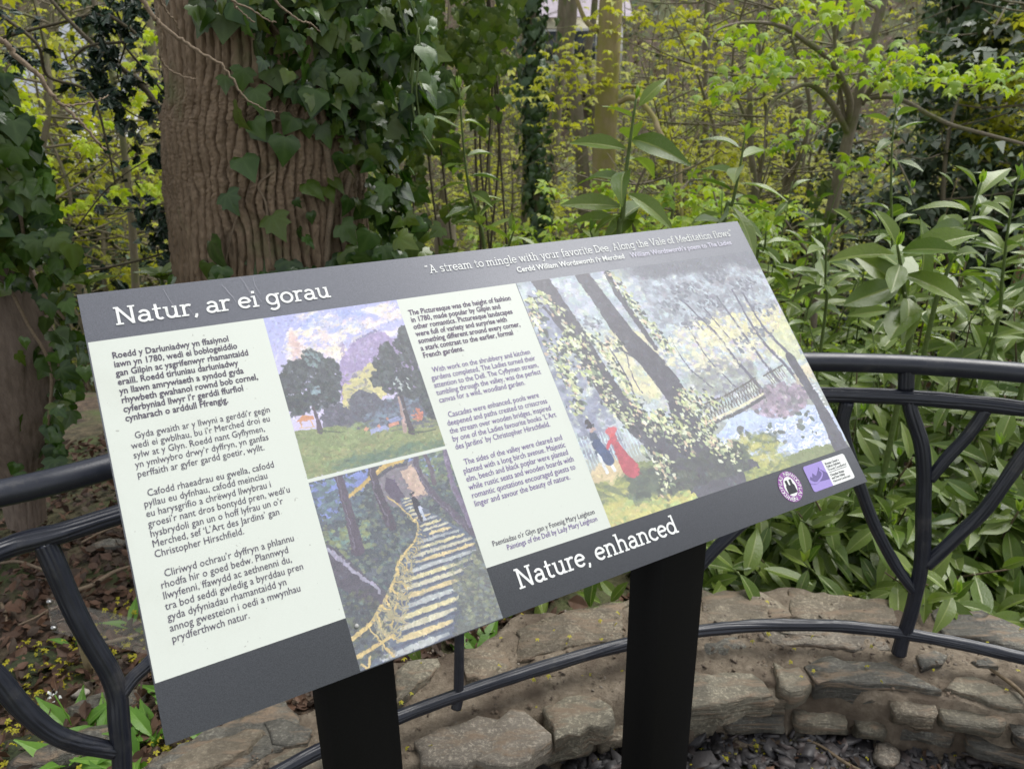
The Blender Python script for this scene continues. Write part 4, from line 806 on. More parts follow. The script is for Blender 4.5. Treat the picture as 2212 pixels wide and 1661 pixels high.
def stone_mat(name, a, b, wet=0.5):
    t = NT(name); oi = t.n('ShaderNodeObjectInfo'); na = t.noise(13, 8, 0.65); nb = t.noise(110, 7, 0.75); nv = t.noise(420, 3, 0.7)
    mp = t.noise(30, 5, 0.6, stretch=(0.3, 1.2, 3.0))
    c = t.ramp(na, [(0.3, a), (0.7, b)]); c = t.mix(t.math('MULTIPLY', oi.outputs['Random'], 0.5), c, tuple(v * 0.62 for v in a))
    c = t.mix(t.ramp(nb, [(0.50, (0, 0, 0)), (0.62, (1, 1, 1))]), c, tuple(min(1, v * 1.35) for v in b)); c = t.mix(t.math('MULTIPLY', t.ramp(nv, [(0.54, (0, 0, 0)), (0.66, (1, 1, 1))]), 0.3), c, tuple(v * 0.4 for v in a)); nw = t.noise(5, 5, 0.6); c = t.mix(t.math('MULTIPLY', t.ramp(nw, [(0.48, (0, 0, 0)), (0.56, (1, 1, 1))]), 0.6), c, tuple(v * 0.55 for v in a)); c = t.mix(t.ramp(mp, [(0.50, (0, 0, 0)), (0.66, (1, 1, 1))]), c, (0.23, 0.17, 0.115))
    rg = t.ramp(na, [(0.4, (wet, wet, wet)), (0.65, (0.8, 0.8, 0.8))])
    return t.fin(c, rg, t.bump(mp, 0.9, 0.016, t.bump(nb, 0.7, 0.006)))
SM_ = [stone_mat('olive grey stone', (0.14, 0.125, 0.09), (0.31, 0.28, 0.21)), stone_mat('slate grey stone', (0.085, 0.08, 0.068), (0.21, 0.20, 0.165), 0.4), stone_mat('brown stone', (0.16, 0.13, 0.09), (0.31, 0.27, 0.20)), stone_mat('pinkish pale stone', (0.17, 0.145, 0.115), (0.31, 0.275, 0.22))]
def slab_stone(P, depth, dome, seed, bev=0.012, tilt=(0, 0)):
    """P: outline on the top level (n,3) seen from above, any winding"""
    P = np.asarray(P, float); c = P[:, :2].mean(0)
    if np.sum(np.cross(P[:, :2] - c, np.roll(P[:, :2], -1, 0) - c)) < 0: P = P[::-1]
    Q = []
    for i in range(len(P)):
        a, b = P[i], P[(i + 1) % len(P)]; m_ = max(1, int(np.linalg.norm(b - a) / 0.03))
        for k in range(m_): Q.append(a + (b - a) * k / m_)
    Q = np.array(Q); n = len(Q); c3 = Q.mean(0)
    rg = np.random.default_rng(seed); Q[:, :2] += rg.normal(0, 0.0055, (n, 2))
    V = []; rows = [(0.99, -depth), (1.02, -depth * 0.5), (1.0, -bev * 1.1), (0.0, 0), (0.0, 0), (0.0, 0)]
    d = Q[:, :2] - c3[:2]; L = np.linalg.norm(d, axis=1)[:, None]
    zt = Q[:, 2] + (fbm(Q[:, 0] * 14, Q[:, 1] * 14, seed, 3, seed) - 0.5) * 0.016
    for s_, dz in rows[:3]:
        j = rg.normal(0, 0.006, n) if dz < -bev * 1.2 else 0
        V.append(np.column_stack([c3[:2] + d * s_ + (d / L) * np.reshape(j, (-1, 1)) * np.ones((n, 1)), (zt + dz + (rg.normal(0, 0.004, n) if dz < -bev * 1.2 else 0))]))
    for q, s_ in enumerate((1 - bev / np.maximum(L, 0.02), 0.66, 0.33)):
        p2 = c3[:2] + d * s_
        h = dome * (1 - np.mean(np.atleast_1d(s_)) ** 2) + (fbm(p2[:, 0] * 22, p2[:, 1] * 22, seed + 2, 4, seed) - 0.5) * 0.014
        V.append(np.column_stack([p2, c3[2] + (zt - c3[2]) * (1 if q == 0 else 0.6) + h + (p2 - c3[:2]) @ np.array(tilt)]))
    V.append(np.array([[c3[0], c3[1], c3[2] + dome]])); V = np.concatenate(V)
    F = [(r * n + k, r * n + (k + 1) % n, r * n + n + (k + 1) % n, r * n + n + k) for r in range(5) for k in range(n)]
    T = [(5 * n + k, 5 * n + (k + 1) % n, 6 * n) for k in range(n)]
    return V, [np.array(F), np.array(T)]
k8 = lambda L: [(1440 + 0.3756 * x, 1037 + 0.3757 * y) for x, y in L]
k4 = lambda L: [(1106 + 0.5005 * x, 830 + 0.5 * y) for x, y in L]
k3 = lambda L: [(0.5005 * x, 829.5 + 0.5 * y) for x, y in L]
traced = [  # outlines of the capping stones read on the level of the wall top, material, rise above the mortar
 (k8([(200, 635), (400, 628), (560, 640), (650, 700), (720, 780), (560, 800), (390, 830), (250, 815), (215, 730)]), 2, 0.004),
 (k8([(700, 645), (950, 655), (1290, 690), (1330, 800), (1230, 850), (900, 830), (730, 770)]), 2, 0.006),
 (k8([(210, 935), (400, 905), (490, 960), (430, 990), (200, 1005)]), 1, 0.003),
 (k8([(1540, 725), (1800, 745), (2050, 850), (2150, 1000), (1990, 960), (1800, 905), (1600, 880), (1550, 800)]), 1, 0.012),
 (k8([(790, 1070), (870, 1022), (1290, 1042), (1420, 1120), (1590, 1215), (1360, 1178), (1100, 1160), (850, 1165)]), 1, 0.014),
 (k8([(1440, 1000), (1550, 975), (1620, 1010), (1590, 1060), (1470, 1080)]), 1, 0.004),
 (k8([(620, 1050), (760, 1060), (835, 1160), (720, 1230), (660, 1190)]), 0, 0.014),
 (k8([(110, 1110), (480, 1100), (565, 1150), (585, 1225), (400, 1275), (110, 1290), (0, 1270)]), 0, 0.016),
 (k8([(1600, 1180), (1660, 1130), (1750, 1122), (2060, 1235), (2060, 1330), (1700, 1225)]), 0, 0.012),
 (k8([(1750, 1020), (1850, 1010), (1900, 1050), (1800, 1072)]), 1, 0.004),
 (k8([(560, 870), (900, 862), (1290, 905), (1300, 970), (900, 955), (600, 925)]), 3, 0.004),
 (k4([(140, 1400), (290, 1330), (420, 1370), (450, 1460), (190, 1535)]), 0, 0.014),
 (k4([(0, 1400), (60, 1395), (140, 1490), (165, 1540), (60, 1610), (-90, 1650), (-190, 1600), (-120, 1470)]), 3, 0.016),
 (k4([(20, 1060), (150, 1010), (300, 965), (480, 935), (475, 1090), (300, 1120), (120, 1170), (20, 1190)]), 2, 0.006),
 (k3([(1720, 1250), (1760, 1190), (1870, 1165), (1890, 1200), (1860, 1260), (1760, 1340), (1700, 1390)]), 0, 0.012),
 (k3([(1990, 1150), (2090, 1130), (2180, 1160), (2200, 1220), (2100, 1290), (2010, 1255)]), 2, 0.010),
 (k3([(1780, 1545), (1950, 1470), (2090, 1420), (2160, 1450), (2100, 1600), (1990, 1670), (1830, 1650)]), 3, 0.018),
 (k3([(690, 1650), (850, 1565), (1080, 1485), (1135, 1500), (1060, 1590), (860, 1690), (740, 1700)]), 2, 0.018),
 (k3([(1145, 1450), (1220, 1435), (1340, 1480), (1335, 1540), (1180, 1550)]), 1, 0.012),
 (k3([(1150, 1620), (1330, 1560), (1400, 1640), (1300, 1720), (1180, 1720)]), 0, 0.012),
 (k3([(1380, 1390), (1620, 1300), (1660, 1360), (1560, 1440), (1400, 1480)]), 0, 0.010),
]
stones_at = []
for q, (pts, mi, rise) in enumerate(traced):
    P = np.array([G(x, y, WZ + rise) for x, y in pts]); stones_at.append(pol(P.mean(0)))
    V, F = slab_stone(P, 0.045 + rise, 0.002, 40 + q, 0.004); part('stone', V, F, SM_[mi], swl, smooth=False)
# capping stones beyond the traced stretch
rg = np.random.default_rng(5)
def free_stone(t0, t1, r0, r1, z, mi, sd, depth=0.06):
    m_ = [(t0, r0), ((t0 + t1) / 2, r0 - 0.005), (t1, r0 + 0.01), (t1 + 0.005, (r0 + r1) / 2), (t1 - 0.01, r1), ((t0 + t1) / 2, r1 + 0.01), (t0 + 0.01, r1 - 0.01), (t0 - 0.004, (r0 + r1) / 2)]
    g_ = np.random.default_rng(sd); P = np.array([cyl(np.array(a + g_.normal(0, 0.006)), b + g_.normal(0, 0.01), z) for a, b in m_]); V, F = slab_stone(P, depth, 0.002, sd, 0.005); part('stone', V, F, SM_[mi], swl)
for side in (-1, 1):
    a = 0.62 if side < 0 else 0.46
    while a < 1.4:
        wd = rg.uniform(0.09, 0.2)
        for r0 in (1.69, 1.88):
            if side * (a + wd / 2) < 0: free_stone(-(a + wd) + 0.012, -a, r0, r0 + 0.16, WZ + 0.008, rg.integers(4), int(rg.integers(1e6)))
            else: free_stone(a, a + wd - 0.012, r0, r0 + 0.16, WZ + 0.008, rg.integers(4), int(rg.integers(1e6)))
        a += wd
# face stones on the inner side
for zc, hh, ro in ((0.092, 0.055, 0.0), (0.025, 0.05, 0.004), (-0.04, 0.05, 0.0)):
    a = -1.3
    while a < 1.3:
        wd = rg.uniform(0.05, 0.16)
        if zc < 0.09 or rg.random() < 0.6:
            t0, t1 = a + 0.006, a + wd - 0.008; r0 = 1.640 + ro + rg.normal(0, 0.006)
            h2 = hh * rg.uniform(0.7, 1.0); P = []
            for k, (u, v) in enumerate([(0, -1), (0.33, -1), (0.66, -1), (1, -1), (1, 0), (1, 1), (0.66, 1), (0.33, 1), (0, 1), (0, 0)]):
                P.append((t0 + (t1 - t0) * u + rg.normal(0, 0.003), zc + v * h2 / 2 + rg.normal(0, 0.004)))
            P = np.array(P); n_ = len(P); c_ = P.mean(0)
            V = np.concatenate([cyl(P[:, 0], r0 + 0.06, P[:, 1]), cyl(P[:, 0], r0 + 0.008, P[:, 1]), cyl(c_[0] + (P[:, 0] - c_[0]) * 0.85, r0 + rg.normal(-0.004, 0.003, n_), c_[1] + (P[:, 1] - c_[1]) * 0.8), cyl(np.array([c_[0]]), r0 - 0.006, c_[1])])
            F = np.array([(r * n_ + k, r * n_ + n_ + k, r * n_ + n_ + (k + 1) % n_, r * n_ + (k + 1) % n_) for r in range(2) for k in range(n_)]); T = np.array([(2 * n_ + k, 3 * n_, 2 * n_ + (k + 1) % n_) for k in range(n_)])
            part('stone', V, [F, T], SM_[int(rg.choice([0, 1, 1, 2, 2]))], swl)
        a += wd

# ---- railing
rl = thing('railing', 'black iron railing shaped like branches following the curved stone wall', 'railing', (C0[0], C0[1] + 1.85, WZ))
t = NT('black painted iron'); na = t.noise(35, 6); nb = t.noise(220, 5, 0.7); nd = t.noise(9, 6, 0.7)
c_ = t.mix(t.math('MULTIPLY', na, 0.6), (0.012, 0.015, 0.025), (0.028, 0.032, 0.047)); c_ = t.mix(t.ramp(nb, [(0.66, (0, 0, 0)), (0.74, (1, 1, 1))]), c_, (0.12, 0.11, 0.10))
c_ = t.mix(t.math('MULTIPLY', t.ramp(nd, [(0.58, (0, 0, 0)), (0.72, (1, 1, 1))]), 0.5), c_, (0.10, 0.095, 0.09))
m_iron = t.fin(c_, t.ramp(na, [(0.3, (0.28,) * 3), (0.7, (0.42,) * 3)]), t.bump(nb, 0.25, 0.001), 0.6)
tt = np.linspace(-1.5, 1.5, 130)
V, F = tube(cyl(tt, r_top(tt), HZ), 0.0235, 24); part('handrail', V, F, m_iron, rl, smooth=True)
tt = np.linspace(-1.5, 1.5, 420)
def knots(k, base, seed):
    return base * (1 + 0.10 * (vn(np.arange(k) * 0.11, 0.5, 0, seed) - 0.5) + 0.08 * (vn(np.arange(k) * 0.5, 0.5, 0, seed + 1) - 0.5))
V, F = tube(cyl(tt, r_at(tt, MZ), MZ + 0.004 * np.sin(tt * 9)), knots(420, 0.0185, 2), 60, flute=0.2, seed=3); part('middle_rail', V, F, m_iron, rl, smooth=True)
V, F = tube(cyl(tt, r_bot(tt), BZ + 0.003 * np.sin(tt * 7)), knots(420, 0.0158, 7), 60, flute=0.18, seed=11); part('bottom_rail', V, F, m_iron, rl, smooth=True)
def branch(pts, r, seed, name='branch'):
    P = smooth_path([on_rail(*p) if len(p) == 2 else np.array(p) for p in pts], 9)
    V, F = tube(P, np.array(r) * 0.93, 56, flute=0.20, seed=seed); part(name, V, F, m_iron, rl, smooth=True)
    return P
branch([(1962, 855), (1968, 890), (1990, 955), (1996, 1020), (1995, 1090), (1992, 1200), (1979, 1280), (1961, 1345), (1948, 1385), (1941, 1412)], [0.017, 0.0185, 0.0185, 0.019, 0.018, 0.017, 0.019], 4, 'post')
branch([(1958, 796), (1957, 840)], [0.020, 0.019], 5, 'stub')
branch([(2130, 884), (2095, 935), (2045, 990), (2008, 1036)], [0.015, 0.015, 0.014], 6)
branch([(2300, 880), (2262, 920), (2207, 988), (2132, 1095), (2060, 1165), (2000, 1222)], [0.016, 0.017, 0.017], 7)
branch([(1830, 868), (1820, 920), (1835, 985), (1857, 1050), (1887, 1130), (1927, 1208), (1955, 1250), (1978, 1278)], [0.017, 0.016, 0.015, 0.015], 8)
branch([(1640, 1095), (1577, 1155), (1532, 1200), (1470, 1268), (1420, 1330), (1400, 1380)], [0.017, 0.016, 0.017], 9)
branch([(1400, 900), (1440, 1010), (1425, 1150), (1402, 1280), (1395, 1395), (1392, 1440)], [0.018, 0.018, 0.018], 10, 'post')
branch([(960, 1010), (985, 1180), (990, 1300), (992, 1400), (990, 1500), (985, 1530)], [0.0125, 0.0125, 0.013], 12, 'post')
branch([(96, 1172), (118, 1220), (145, 1285), (172, 1340), (203, 1395), (236, 1452), (252, 1500), (257, 1560), (262, 1610), (264, 1665), (266, 1760), (268, 1830)], [0.020, 0.019, 0.018, 0.019, 0.018, 0.018], 13, 'post')
branch([(258, 1503), (290, 1462), (325, 1428), (400, 1340), (470, 1230)], [0.014, 0.0135, 0.014], 14)
branch([(-90, 1400), (-10, 1460), (40, 1520), (85, 1562), (125, 1588), (170, 1605), (215, 1615), (250, 1622)], [0.018, 0.018, 0.017, 0.0165, 0.015], 15)
branch([(-400, 1180), (-330, 1280), (-250, 1400), (-150, 1500)], [0.018, 0.017], 16)
for a_, s_ in ((0.62, 1), (0.95, 2), (1.28, 3), (-1.05, 4), (-1.35, 5)):   # the same pattern goes on along the wall, outside the picture
    zs = [MZ, 0.6, 0.4, BZ, WZ - 0.02]; P = np.array([cyl(np.array(a_ + 0.03 * math.sin(q * 2 + s_)), r_at(a_, z), z) for q, z in enumerate(zs)]); V, F = tube(smooth_path(P, 8), 0.018, 20, flute=0.18, seed=20 + s_); part('post', V, F, m_iron, rl, smooth=True)
    V, F = tube(cyl(np.array([a_, a_]), r_at(a_, HZ), 0) + np.array([[0, 0, HZ - 0.01], [0, 0, MZ]]), 0.018, 16); part('stub', V, F, m_iron, rl, smooth=True)
for sgn in (-1, 1):
    P = np.array([cyl(np.array(0.62 + 0.03), r_at(0.62, 0.35), 0.35), cyl(np.array(0.62 + sgn * 0.07), r_at(0.62, 0.55), 0.55), cyl(np.array(0.62 + sgn * 0.15), r_at(0.62, MZ), MZ)]); V, F = tube(smooth_path(P, 8), 0.015, 20, flute=0.18, seed=50 + sgn); part('branch', V, F, m_iron, rl, smooth=True)

# ---- slate chips inside the wall
def chips(name, n, fr, size, mat, zoff, seed, th=(-1.4, 1.4), asp=0.5):
    g_ = np.random.default_rng(seed); pos = fr(g_, n)
    base = np.array([(1, 0.1), (0.55, 0.8), (-0.3, 0.95), (-1, 0.25), (-0.7, -0.75), (0.4, -0.85)]); m_ = 6
    ang = g_.uniform(0, 2 * PI, n); sz = size * g_.lognormal(0, 0.4, n); th_k = sz * g_.uniform(0.08, 0.2, n)
    b = base[None] * g_.uniform(0.55, 1.35, (n, m_, 1)) * np.array([1, asp + 0.2])[None, None] * sz[:, None, None]
    x = b[..., 0] * np.cos(ang)[:, None] - b[..., 1] * np.sin(ang)[:, None]; y = b[..., 0] * np.sin(ang)[:, None] + b[..., 1] * np.cos(ang)[:, None]
    tx, ty = g_.normal(0, 0.45, (2, n)); z = x * tx[:, None] + y * ty[:, None]
    top = np.stack([x * 0.97, y * 0.97, z + th_k[:, None]], -1); bot = np.stack([x, y, z - th_k[:, None]], -1)
    V = np.concatenate([bot, top], 1) + pos[:, None, :] + np.array([0, 0, zoff]); V = V.reshape(-1, 3); off = (np.arange(n) * 12)[:, None, None]
    S_ = np.array([(k, (k + 1) % 6, 6 + (k + 1) % 6, 6 + k) for k in range(6)])[None] + off; Tp = np.array([range(6, 12)])[None] + off
    o = part(name, V, [S_.reshape(-1, 4), Tp.reshape(-1, 6)], mat); return o
def chipmat(name, cols, rough=0.45):
    t = NT(name); g = t.n('ShaderNodeNewGeometry'); c = t.ramp(g.outputs['Random Per Island'], [(i / (len(cols) - 1), q) for i, q in enumerate(cols)])
    nz = t.noise(120, 5); c = t.mix(t.math('MULTIPLY', nz, 0.6), c, tuple(v * 0.5 for v in cols[0])); return t.fin(c, rough, t.bump(nz, 0.4, 0.003))
def inner(g_, n):
    t_ = g_.uniform(-0.75, 0.9, n); r_ = 1.68 - np.abs(g_.normal(0, 0.30, n)); r_ = np.clip(r_, 0.4, 1.67); p = cyl(t_, r_, 0); p[:, 2] = np.abs(g_.normal(0, 0.008, n)) - 0.034; return p
tag(chips('slate_gravel', 6500, inner, 0.017, chipmat('slate chip', [(0.045, 0.043, 0.045), (0.085, 0.08, 0.082), (0.03, 0.028, 0.03), (0.12, 0.11, 0.11), (0.09, 0.065, 0.06)], 0.48), 0.004, 3), 'dark grey slate chips covering the ground inside the wall', 'gravel', kind='stuff')
def top_(g_, n):
    t_ = g_.uniform(-0.7, 0.75, n); r_ = g_.uniform(1.69, 2.04, n); return cyl(t_, r_, WZ + 0.004)
tag(chips('wall_grit', 1500, top_, 0.0028, chipmat('grit', [(0.14, 0.10, 0.07), (0.22, 0.17, 0.12), (0.10, 0.075, 0.06), (0.30, 0.27, 0.22)], 0.8), 0.001, 4, asp=0.8), 'brown grit and crumbs lying on top of the wall', 'grit', kind='stuff')
def pebble(px, py, z, L, Wd, H_, ang, mat, label, name='stone', cat='stone', seed=1):
    c_ = G(px, py, z); a, b = np.meshgrid(np.linspace(0, 2 * PI, 17)[:-1], np.linspace(-PI / 2, PI / 2, 9)); nse = 1 + 0.28 * (fbm(np.cos(a) * 2 + 4, np.sin(a) * 2 + 4, b * 1.5 + seed, 3, seed) - 0.5) * 2
    x = np.cos(a) * np.cos(b) * L * nse; y = np.sin(a) * np.cos(b) * Wd * nse; zz = np.sin(b) * H_ * nse; xx = x * math.cos(ang) - y * math.sin(ang); yy = x * math.sin(ang) + y * math.cos(ang)
    V = np.stack([xx, yy, zz], -1).reshape(-1, 3) + c_; idx = np.arange(9 * 16).reshape(9, 16); F = np.stack([idx[:-1], np.roll(idx[:-1], -1, 1), np.roll(idx[1:], -1, 1), idx[1:]], -1).reshape(-1, 4)
    tag(part(name, V, F, mat, smooth=True), label, cat)
pebble(1915, 1632, -0.01, 0.045, 0.032, 0.02, 0.9, SM_[3], 'pinkish brown pebble lying on slate chips at the foot of the wall', seed=3)
pebble(175, 1497, 0.05, 0.022, 0.016, 0.010, 0.2, simple('pale pebble', (0.38, 0.35, 0.30), 0.7, 60, 0.2), 'small round cream pebble on leaf litter behind the railing', seed=5)
pebble(225, 1530, 0.05, 0.10, 0.05, 0.035, 0.4, SM_[1], 'flat dark grey rock among fallen yellow flowers behind the railing post', 'rock', 'rock', 6)
pebble(150, 1625, 0.06, 0.13, 0.05, 0.04, 0.5, SM_[1], 'long dark rock half hidden by wild garlic at lower left', 'rock', 'rock', 7)
pebble(235, 1178, 0.04, 0.06, 0.03, 0.02, 0.2, SM_[1], 'grey slab of rock on dead leaves under the middle rail', 'rock', 'rock', 8)
pebble(700, 1570, 0.09, 0.09, 0.05, 0.03, 0.5, SM_[0], 'rough grey rock behind the left sign post', 'rock', 'rock', 9)
pebble(400, 1655, 0.06, 0.12, 0.05, 0.05, 0.5, SM_[2], 'brown rock under the lower left corner of the board', 'rock', 'rock', 12)
# ================================================================ leaves
def grid_leaf(prof, droop=0.15, fold=0.12, wave=0.0, seed=0):
    """long leaf along +Y, unit length; prof: half width at rows"""
    g_ = np.random.default_rng(seed); nr_ = len(prof); V = []; vein = []
    for i, w_ in enumerate(prof):
        y = i / (nr_ - 1); z0 = -droop * y * y
        for j, (f, v) in enumerate(((-1, 0), (-0.12, 0), (0, 1), (0.12, 0), (1, 0))):
            x = f * max(w_, 0.012); V.append((x, y, z0 + abs(f) * w_ * fold * 3 + (wave * math.sin(i * 2.1 + f * 1.5 + seed) * abs(f)))); vein.append(v * (1 - 0.4 * y))
    idx = np.arange(nr_ * 5).reshape(nr_, 5); F = np.stack([idx[:-1, :-1], idx[:-1, 1:], idx[1:, 1:], idx[1:, :-1]], -1).reshape(-1, 4)
    V = np.array(V); n = len(V)
    V = np.vstack([V, [[-0.012, -0.12, 0.01], [0.012, -0.12, 0.01]]]); F = np.vstack([F, [[n, n + 1, 3, 1]]])
    return V, F, np.array(vein + [0.6, 0.6])
LAUREL = [grid_leaf([0.03, 0.115, 0.165, 0.18, 0.155, 0.085, 0.0], 0.08 + 0.09 * k, 0.10 + 0.05 * (k % 3), 0.008, k) for k in range(5)]
BROAD = [grid_leaf([0.03, 0.14, 0.20, 0.215, 0.19, 0.12, 0.0], 0.05 + 0.16 * k, 0.10 + 0.06 * (k % 2), 0.016, k + 70) for k in range(4)]
GARLIC = [grid_leaf([0.03, 0.10, 0.15, 0.15, 0.11, 0.05, 0.0], 0.25 + 0.15 * k, 0.12, 0.01, k) for k in range(3)]
def fan_leaf(outline, tips, droop=0.1, fold=0.06, seed=0):
    """palmate leaf: stem joins at origin, outline in the XY plane; tips = indices of lobe tips"""
    g_ = np.random.default_rng(seed); P = np.array(outline, float); n = len(P); vein = [0.9]; V = [(0, 0, 0)]
    V += [(p[0] * 0.5, p[1] * 0.5, 0) for p in P]; V += [(p[0], p[1], 0) for p in P]
    vein += [0.8 if k in tips else 0.0 for k in range(n)] + [0.5 if k in tips else 0 for k in range(n)]
    V = np.array(V, float); r = np.hypot(V[:, 0], V[:, 1]); V[:, 2] = -droop * r ** 2 + fold * np.abs(V[:, 0]) + g_.normal(0, 0.012, len(V)) * r
    T = np.array([(0, 1 + k, 1 + (k + 1) % n) for k in range(n)]); Q = np.array([(1 + k, 1 + n + k, 1 + n + (k + 1) % n, 1 + (k + 1) % n) for k in range(n)])
    return V, [T, Q], np.array(vein)
IV_O = [(0.0, -0.04), (0.22, -0.16), (0.46, -0.08), (0.62, 0.10), (0.42, 0.24), (0.50, 0.46), (0.30, 0.50), (0.12, 0.82), (0, 1.0), (-0.12, 0.82), (-0.30, 0.50), (-0.50, 0.46), (-0.42, 0.24), (-0.62, 0.10), (-0.46, -0.08), (-0.22, -0.16)]
IV_T = {3, 5, 8, 11, 13}
IV_O2 = [(0.0, 0.0), (0.25, -0.12), (0.5, 0.02), (0.58, 0.24), (0.42, 0.44), (0.24, 0.68), (0.0, 1.0), (-0.24, 0.68), (-0.42, 0.44), (-0.58, 0.24), (-0.5, 0.02), (-0.25, -0.12)]
IVY = [fan_leaf(IV_O, IV_T, 0.18, 0.10, 1), fan_leaf(IV_O, IV_T, 0.30, 0.04, 2), fan_leaf(IV_O2, {3, 6, 9}, 0.25, 0.10, 3), fan_leaf(IV_O2, {3, 6, 9}, 0.12, 0.16, 4)]
HO_O = []
for k in range(6):
    y = k / 5; HO_O.append((0.10 + 0.16 * math.sin(PI * min(1, y * 1.05)), y - 0.06)); HO_O.append((0.10 + 0.40 * math.sin(PI * min(0.93, 0.08 + y)), y + 0.03))
HO_O = [(0, -0.05)] + HO_O[:-1] + [(0, 1.08)] + [(-a, b) for a, b in HO_O[:-1][::-1]]
HOLLY = [fan_leaf([(a, b) for a, b in HO_O], {0, 12}, 0.1, 0.25, 5), fan_leaf([(a * 0.8, b) for a, b in HO_O], {0, 12}, 0.4, 0.1, 6)]
MP_O = [(0, 0.0), (0.30, -0.12), (0.62, 0.0), (0.38, 0.16), (0.66, 0.48), (0.28, 0.46), (0, 0.95), (-0.28, 0.46), (-0.66, 0.48), (-0.38, 0.16), (-0.62, 0.0), (-0.30, -0.12)]
MAPLE = [fan_leaf(MP_O, {2, 4, 6, 8, 10}, 0.55, 0.02, 7), fan_leaf(MP_O, {2, 4, 6, 8, 10}, 0.85, 0.05, 8)]
def tufts(kind=0):
    """a spring bud burst: a few small drooping leaves from one point"""
    g_ = np.random.default_rng(kind + 60); out = []
    for k in range(5):
        a = k * 2 * PI / 5 + g_.uniform(-0.3, 0.3); L = g_.uniform(0.7, 1.1); d = np.array([math.cos(a), math.sin(a), 0]); s_ = np.array([-d[1], d[0], 0])
        V = np.array([d * 0.03, d * L * 0.55 + s_ * 0.30 * L + [0, 0, 0.12], d * L + [0, 0, -0.45 * g_.uniform(0.2, 1.2)], d * L * 0.55 - s_ * 0.30 * L + [0, 0, 0.12]]); out.append((V, np.array([[0, 1, 2, 3]])))
    V, F = merge(out); return V, F[0], np.zeros(len(V))
TUFT = [tufts(k) for k in range(3)]
SMALL = [(np.array([(0, 0, 0), (0.32, 0.5, 0.08), (0, 1, -0.1), (-0.32, 0.5, 0.08)], float), np.array([[0, 1, 2, 3]]), np.zeros(4))]
def frames(d, nrm, roll=None):
    """(n,3,3) with columns X, Y=d, Z~nrm"""
    d = np.asarray(d, float); d = d / (np.linalg.norm(d, axis=1)[:, None] + 1e-9); nrm = np.broadcast_to(np.asarray(nrm, float), d.shape)
    x = np.cross(d, nrm); x /= np.linalg.norm(x, axis=1)[:, None] + 1e-9; z = np.cross(x, d); return np.stack([x, d, z], -1)
def many(variants, pos, fr, size, g_):
    Vs, Fs, A, n0 = [], {}, [], 0; pick = g_.integers(len(variants), size=len(pos)); size = np.broadcast_to(size, len(pos))
    for k, (V, F, vein) in enumerate(variants):
        m_ = pick == k
        if not m_.any(): continue
        W_ = np.einsum('nij,vj->nvi', fr[m_] * size[m_][:, None, None], V) + pos[m_][:, None, :]; c_ = len(W_); Vs.append(W_.reshape(-1, 3)); A.append(np.tile(vein, c_))
        for f in (F if isinstance(F, list) else [F]):
            f = np.asarray(f); q = (f[None] + (np.arange(c_) * len(V))[:, None, None] + n0).reshape(-1, f.shape[1]); Fs.setdefault(f.shape[1], []).append(q)
        n0 += c_ * len(V)
    return np.concatenate(Vs), [np.concatenate(v) for v in Fs.values()], np.concatenate(A)
LM = {}
def leaf_mesh(kind, variants, mat):
    key = (kind, mat)
    if key not in LM: LM[key] = [mkmesh(kind, V, F if isinstance(F, list) else [F], M[mat], smooth=True, attrs={'vein': ve}) for V, F, ve in variants]
    return LM[key]
def leaves(parent, kind, variants, mat, pos, fr, size, g_, single=260, name='leaf', rest='leaves'):
    """nearest ones as separate leaves, the rest joined"""
    pos = np.asarray(pos); size = np.broadcast_to(size, len(pos)).copy(); dist = np.linalg.norm(pos - EYE, axis=1) / size; o_ = np.argsort(dist); ms = leaf_mesh(kind, variants, mat)
    for i in o_[:single]:
        T = np.eye(4); T[:3, :3] = fr[i] * size[i]; T[:3, 3] = pos[i]; place(name, ms[int(g_.integers(len(ms)))], T, parent)
    r = o_[single:]
    if len(r):
        V, F, A = many(variants, pos[r], fr[r], size[r], g_); o = part(rest, V, F, M[mat], parent, smooth=True, attrs={'vein': A}); o['kind'] = 'stuff'

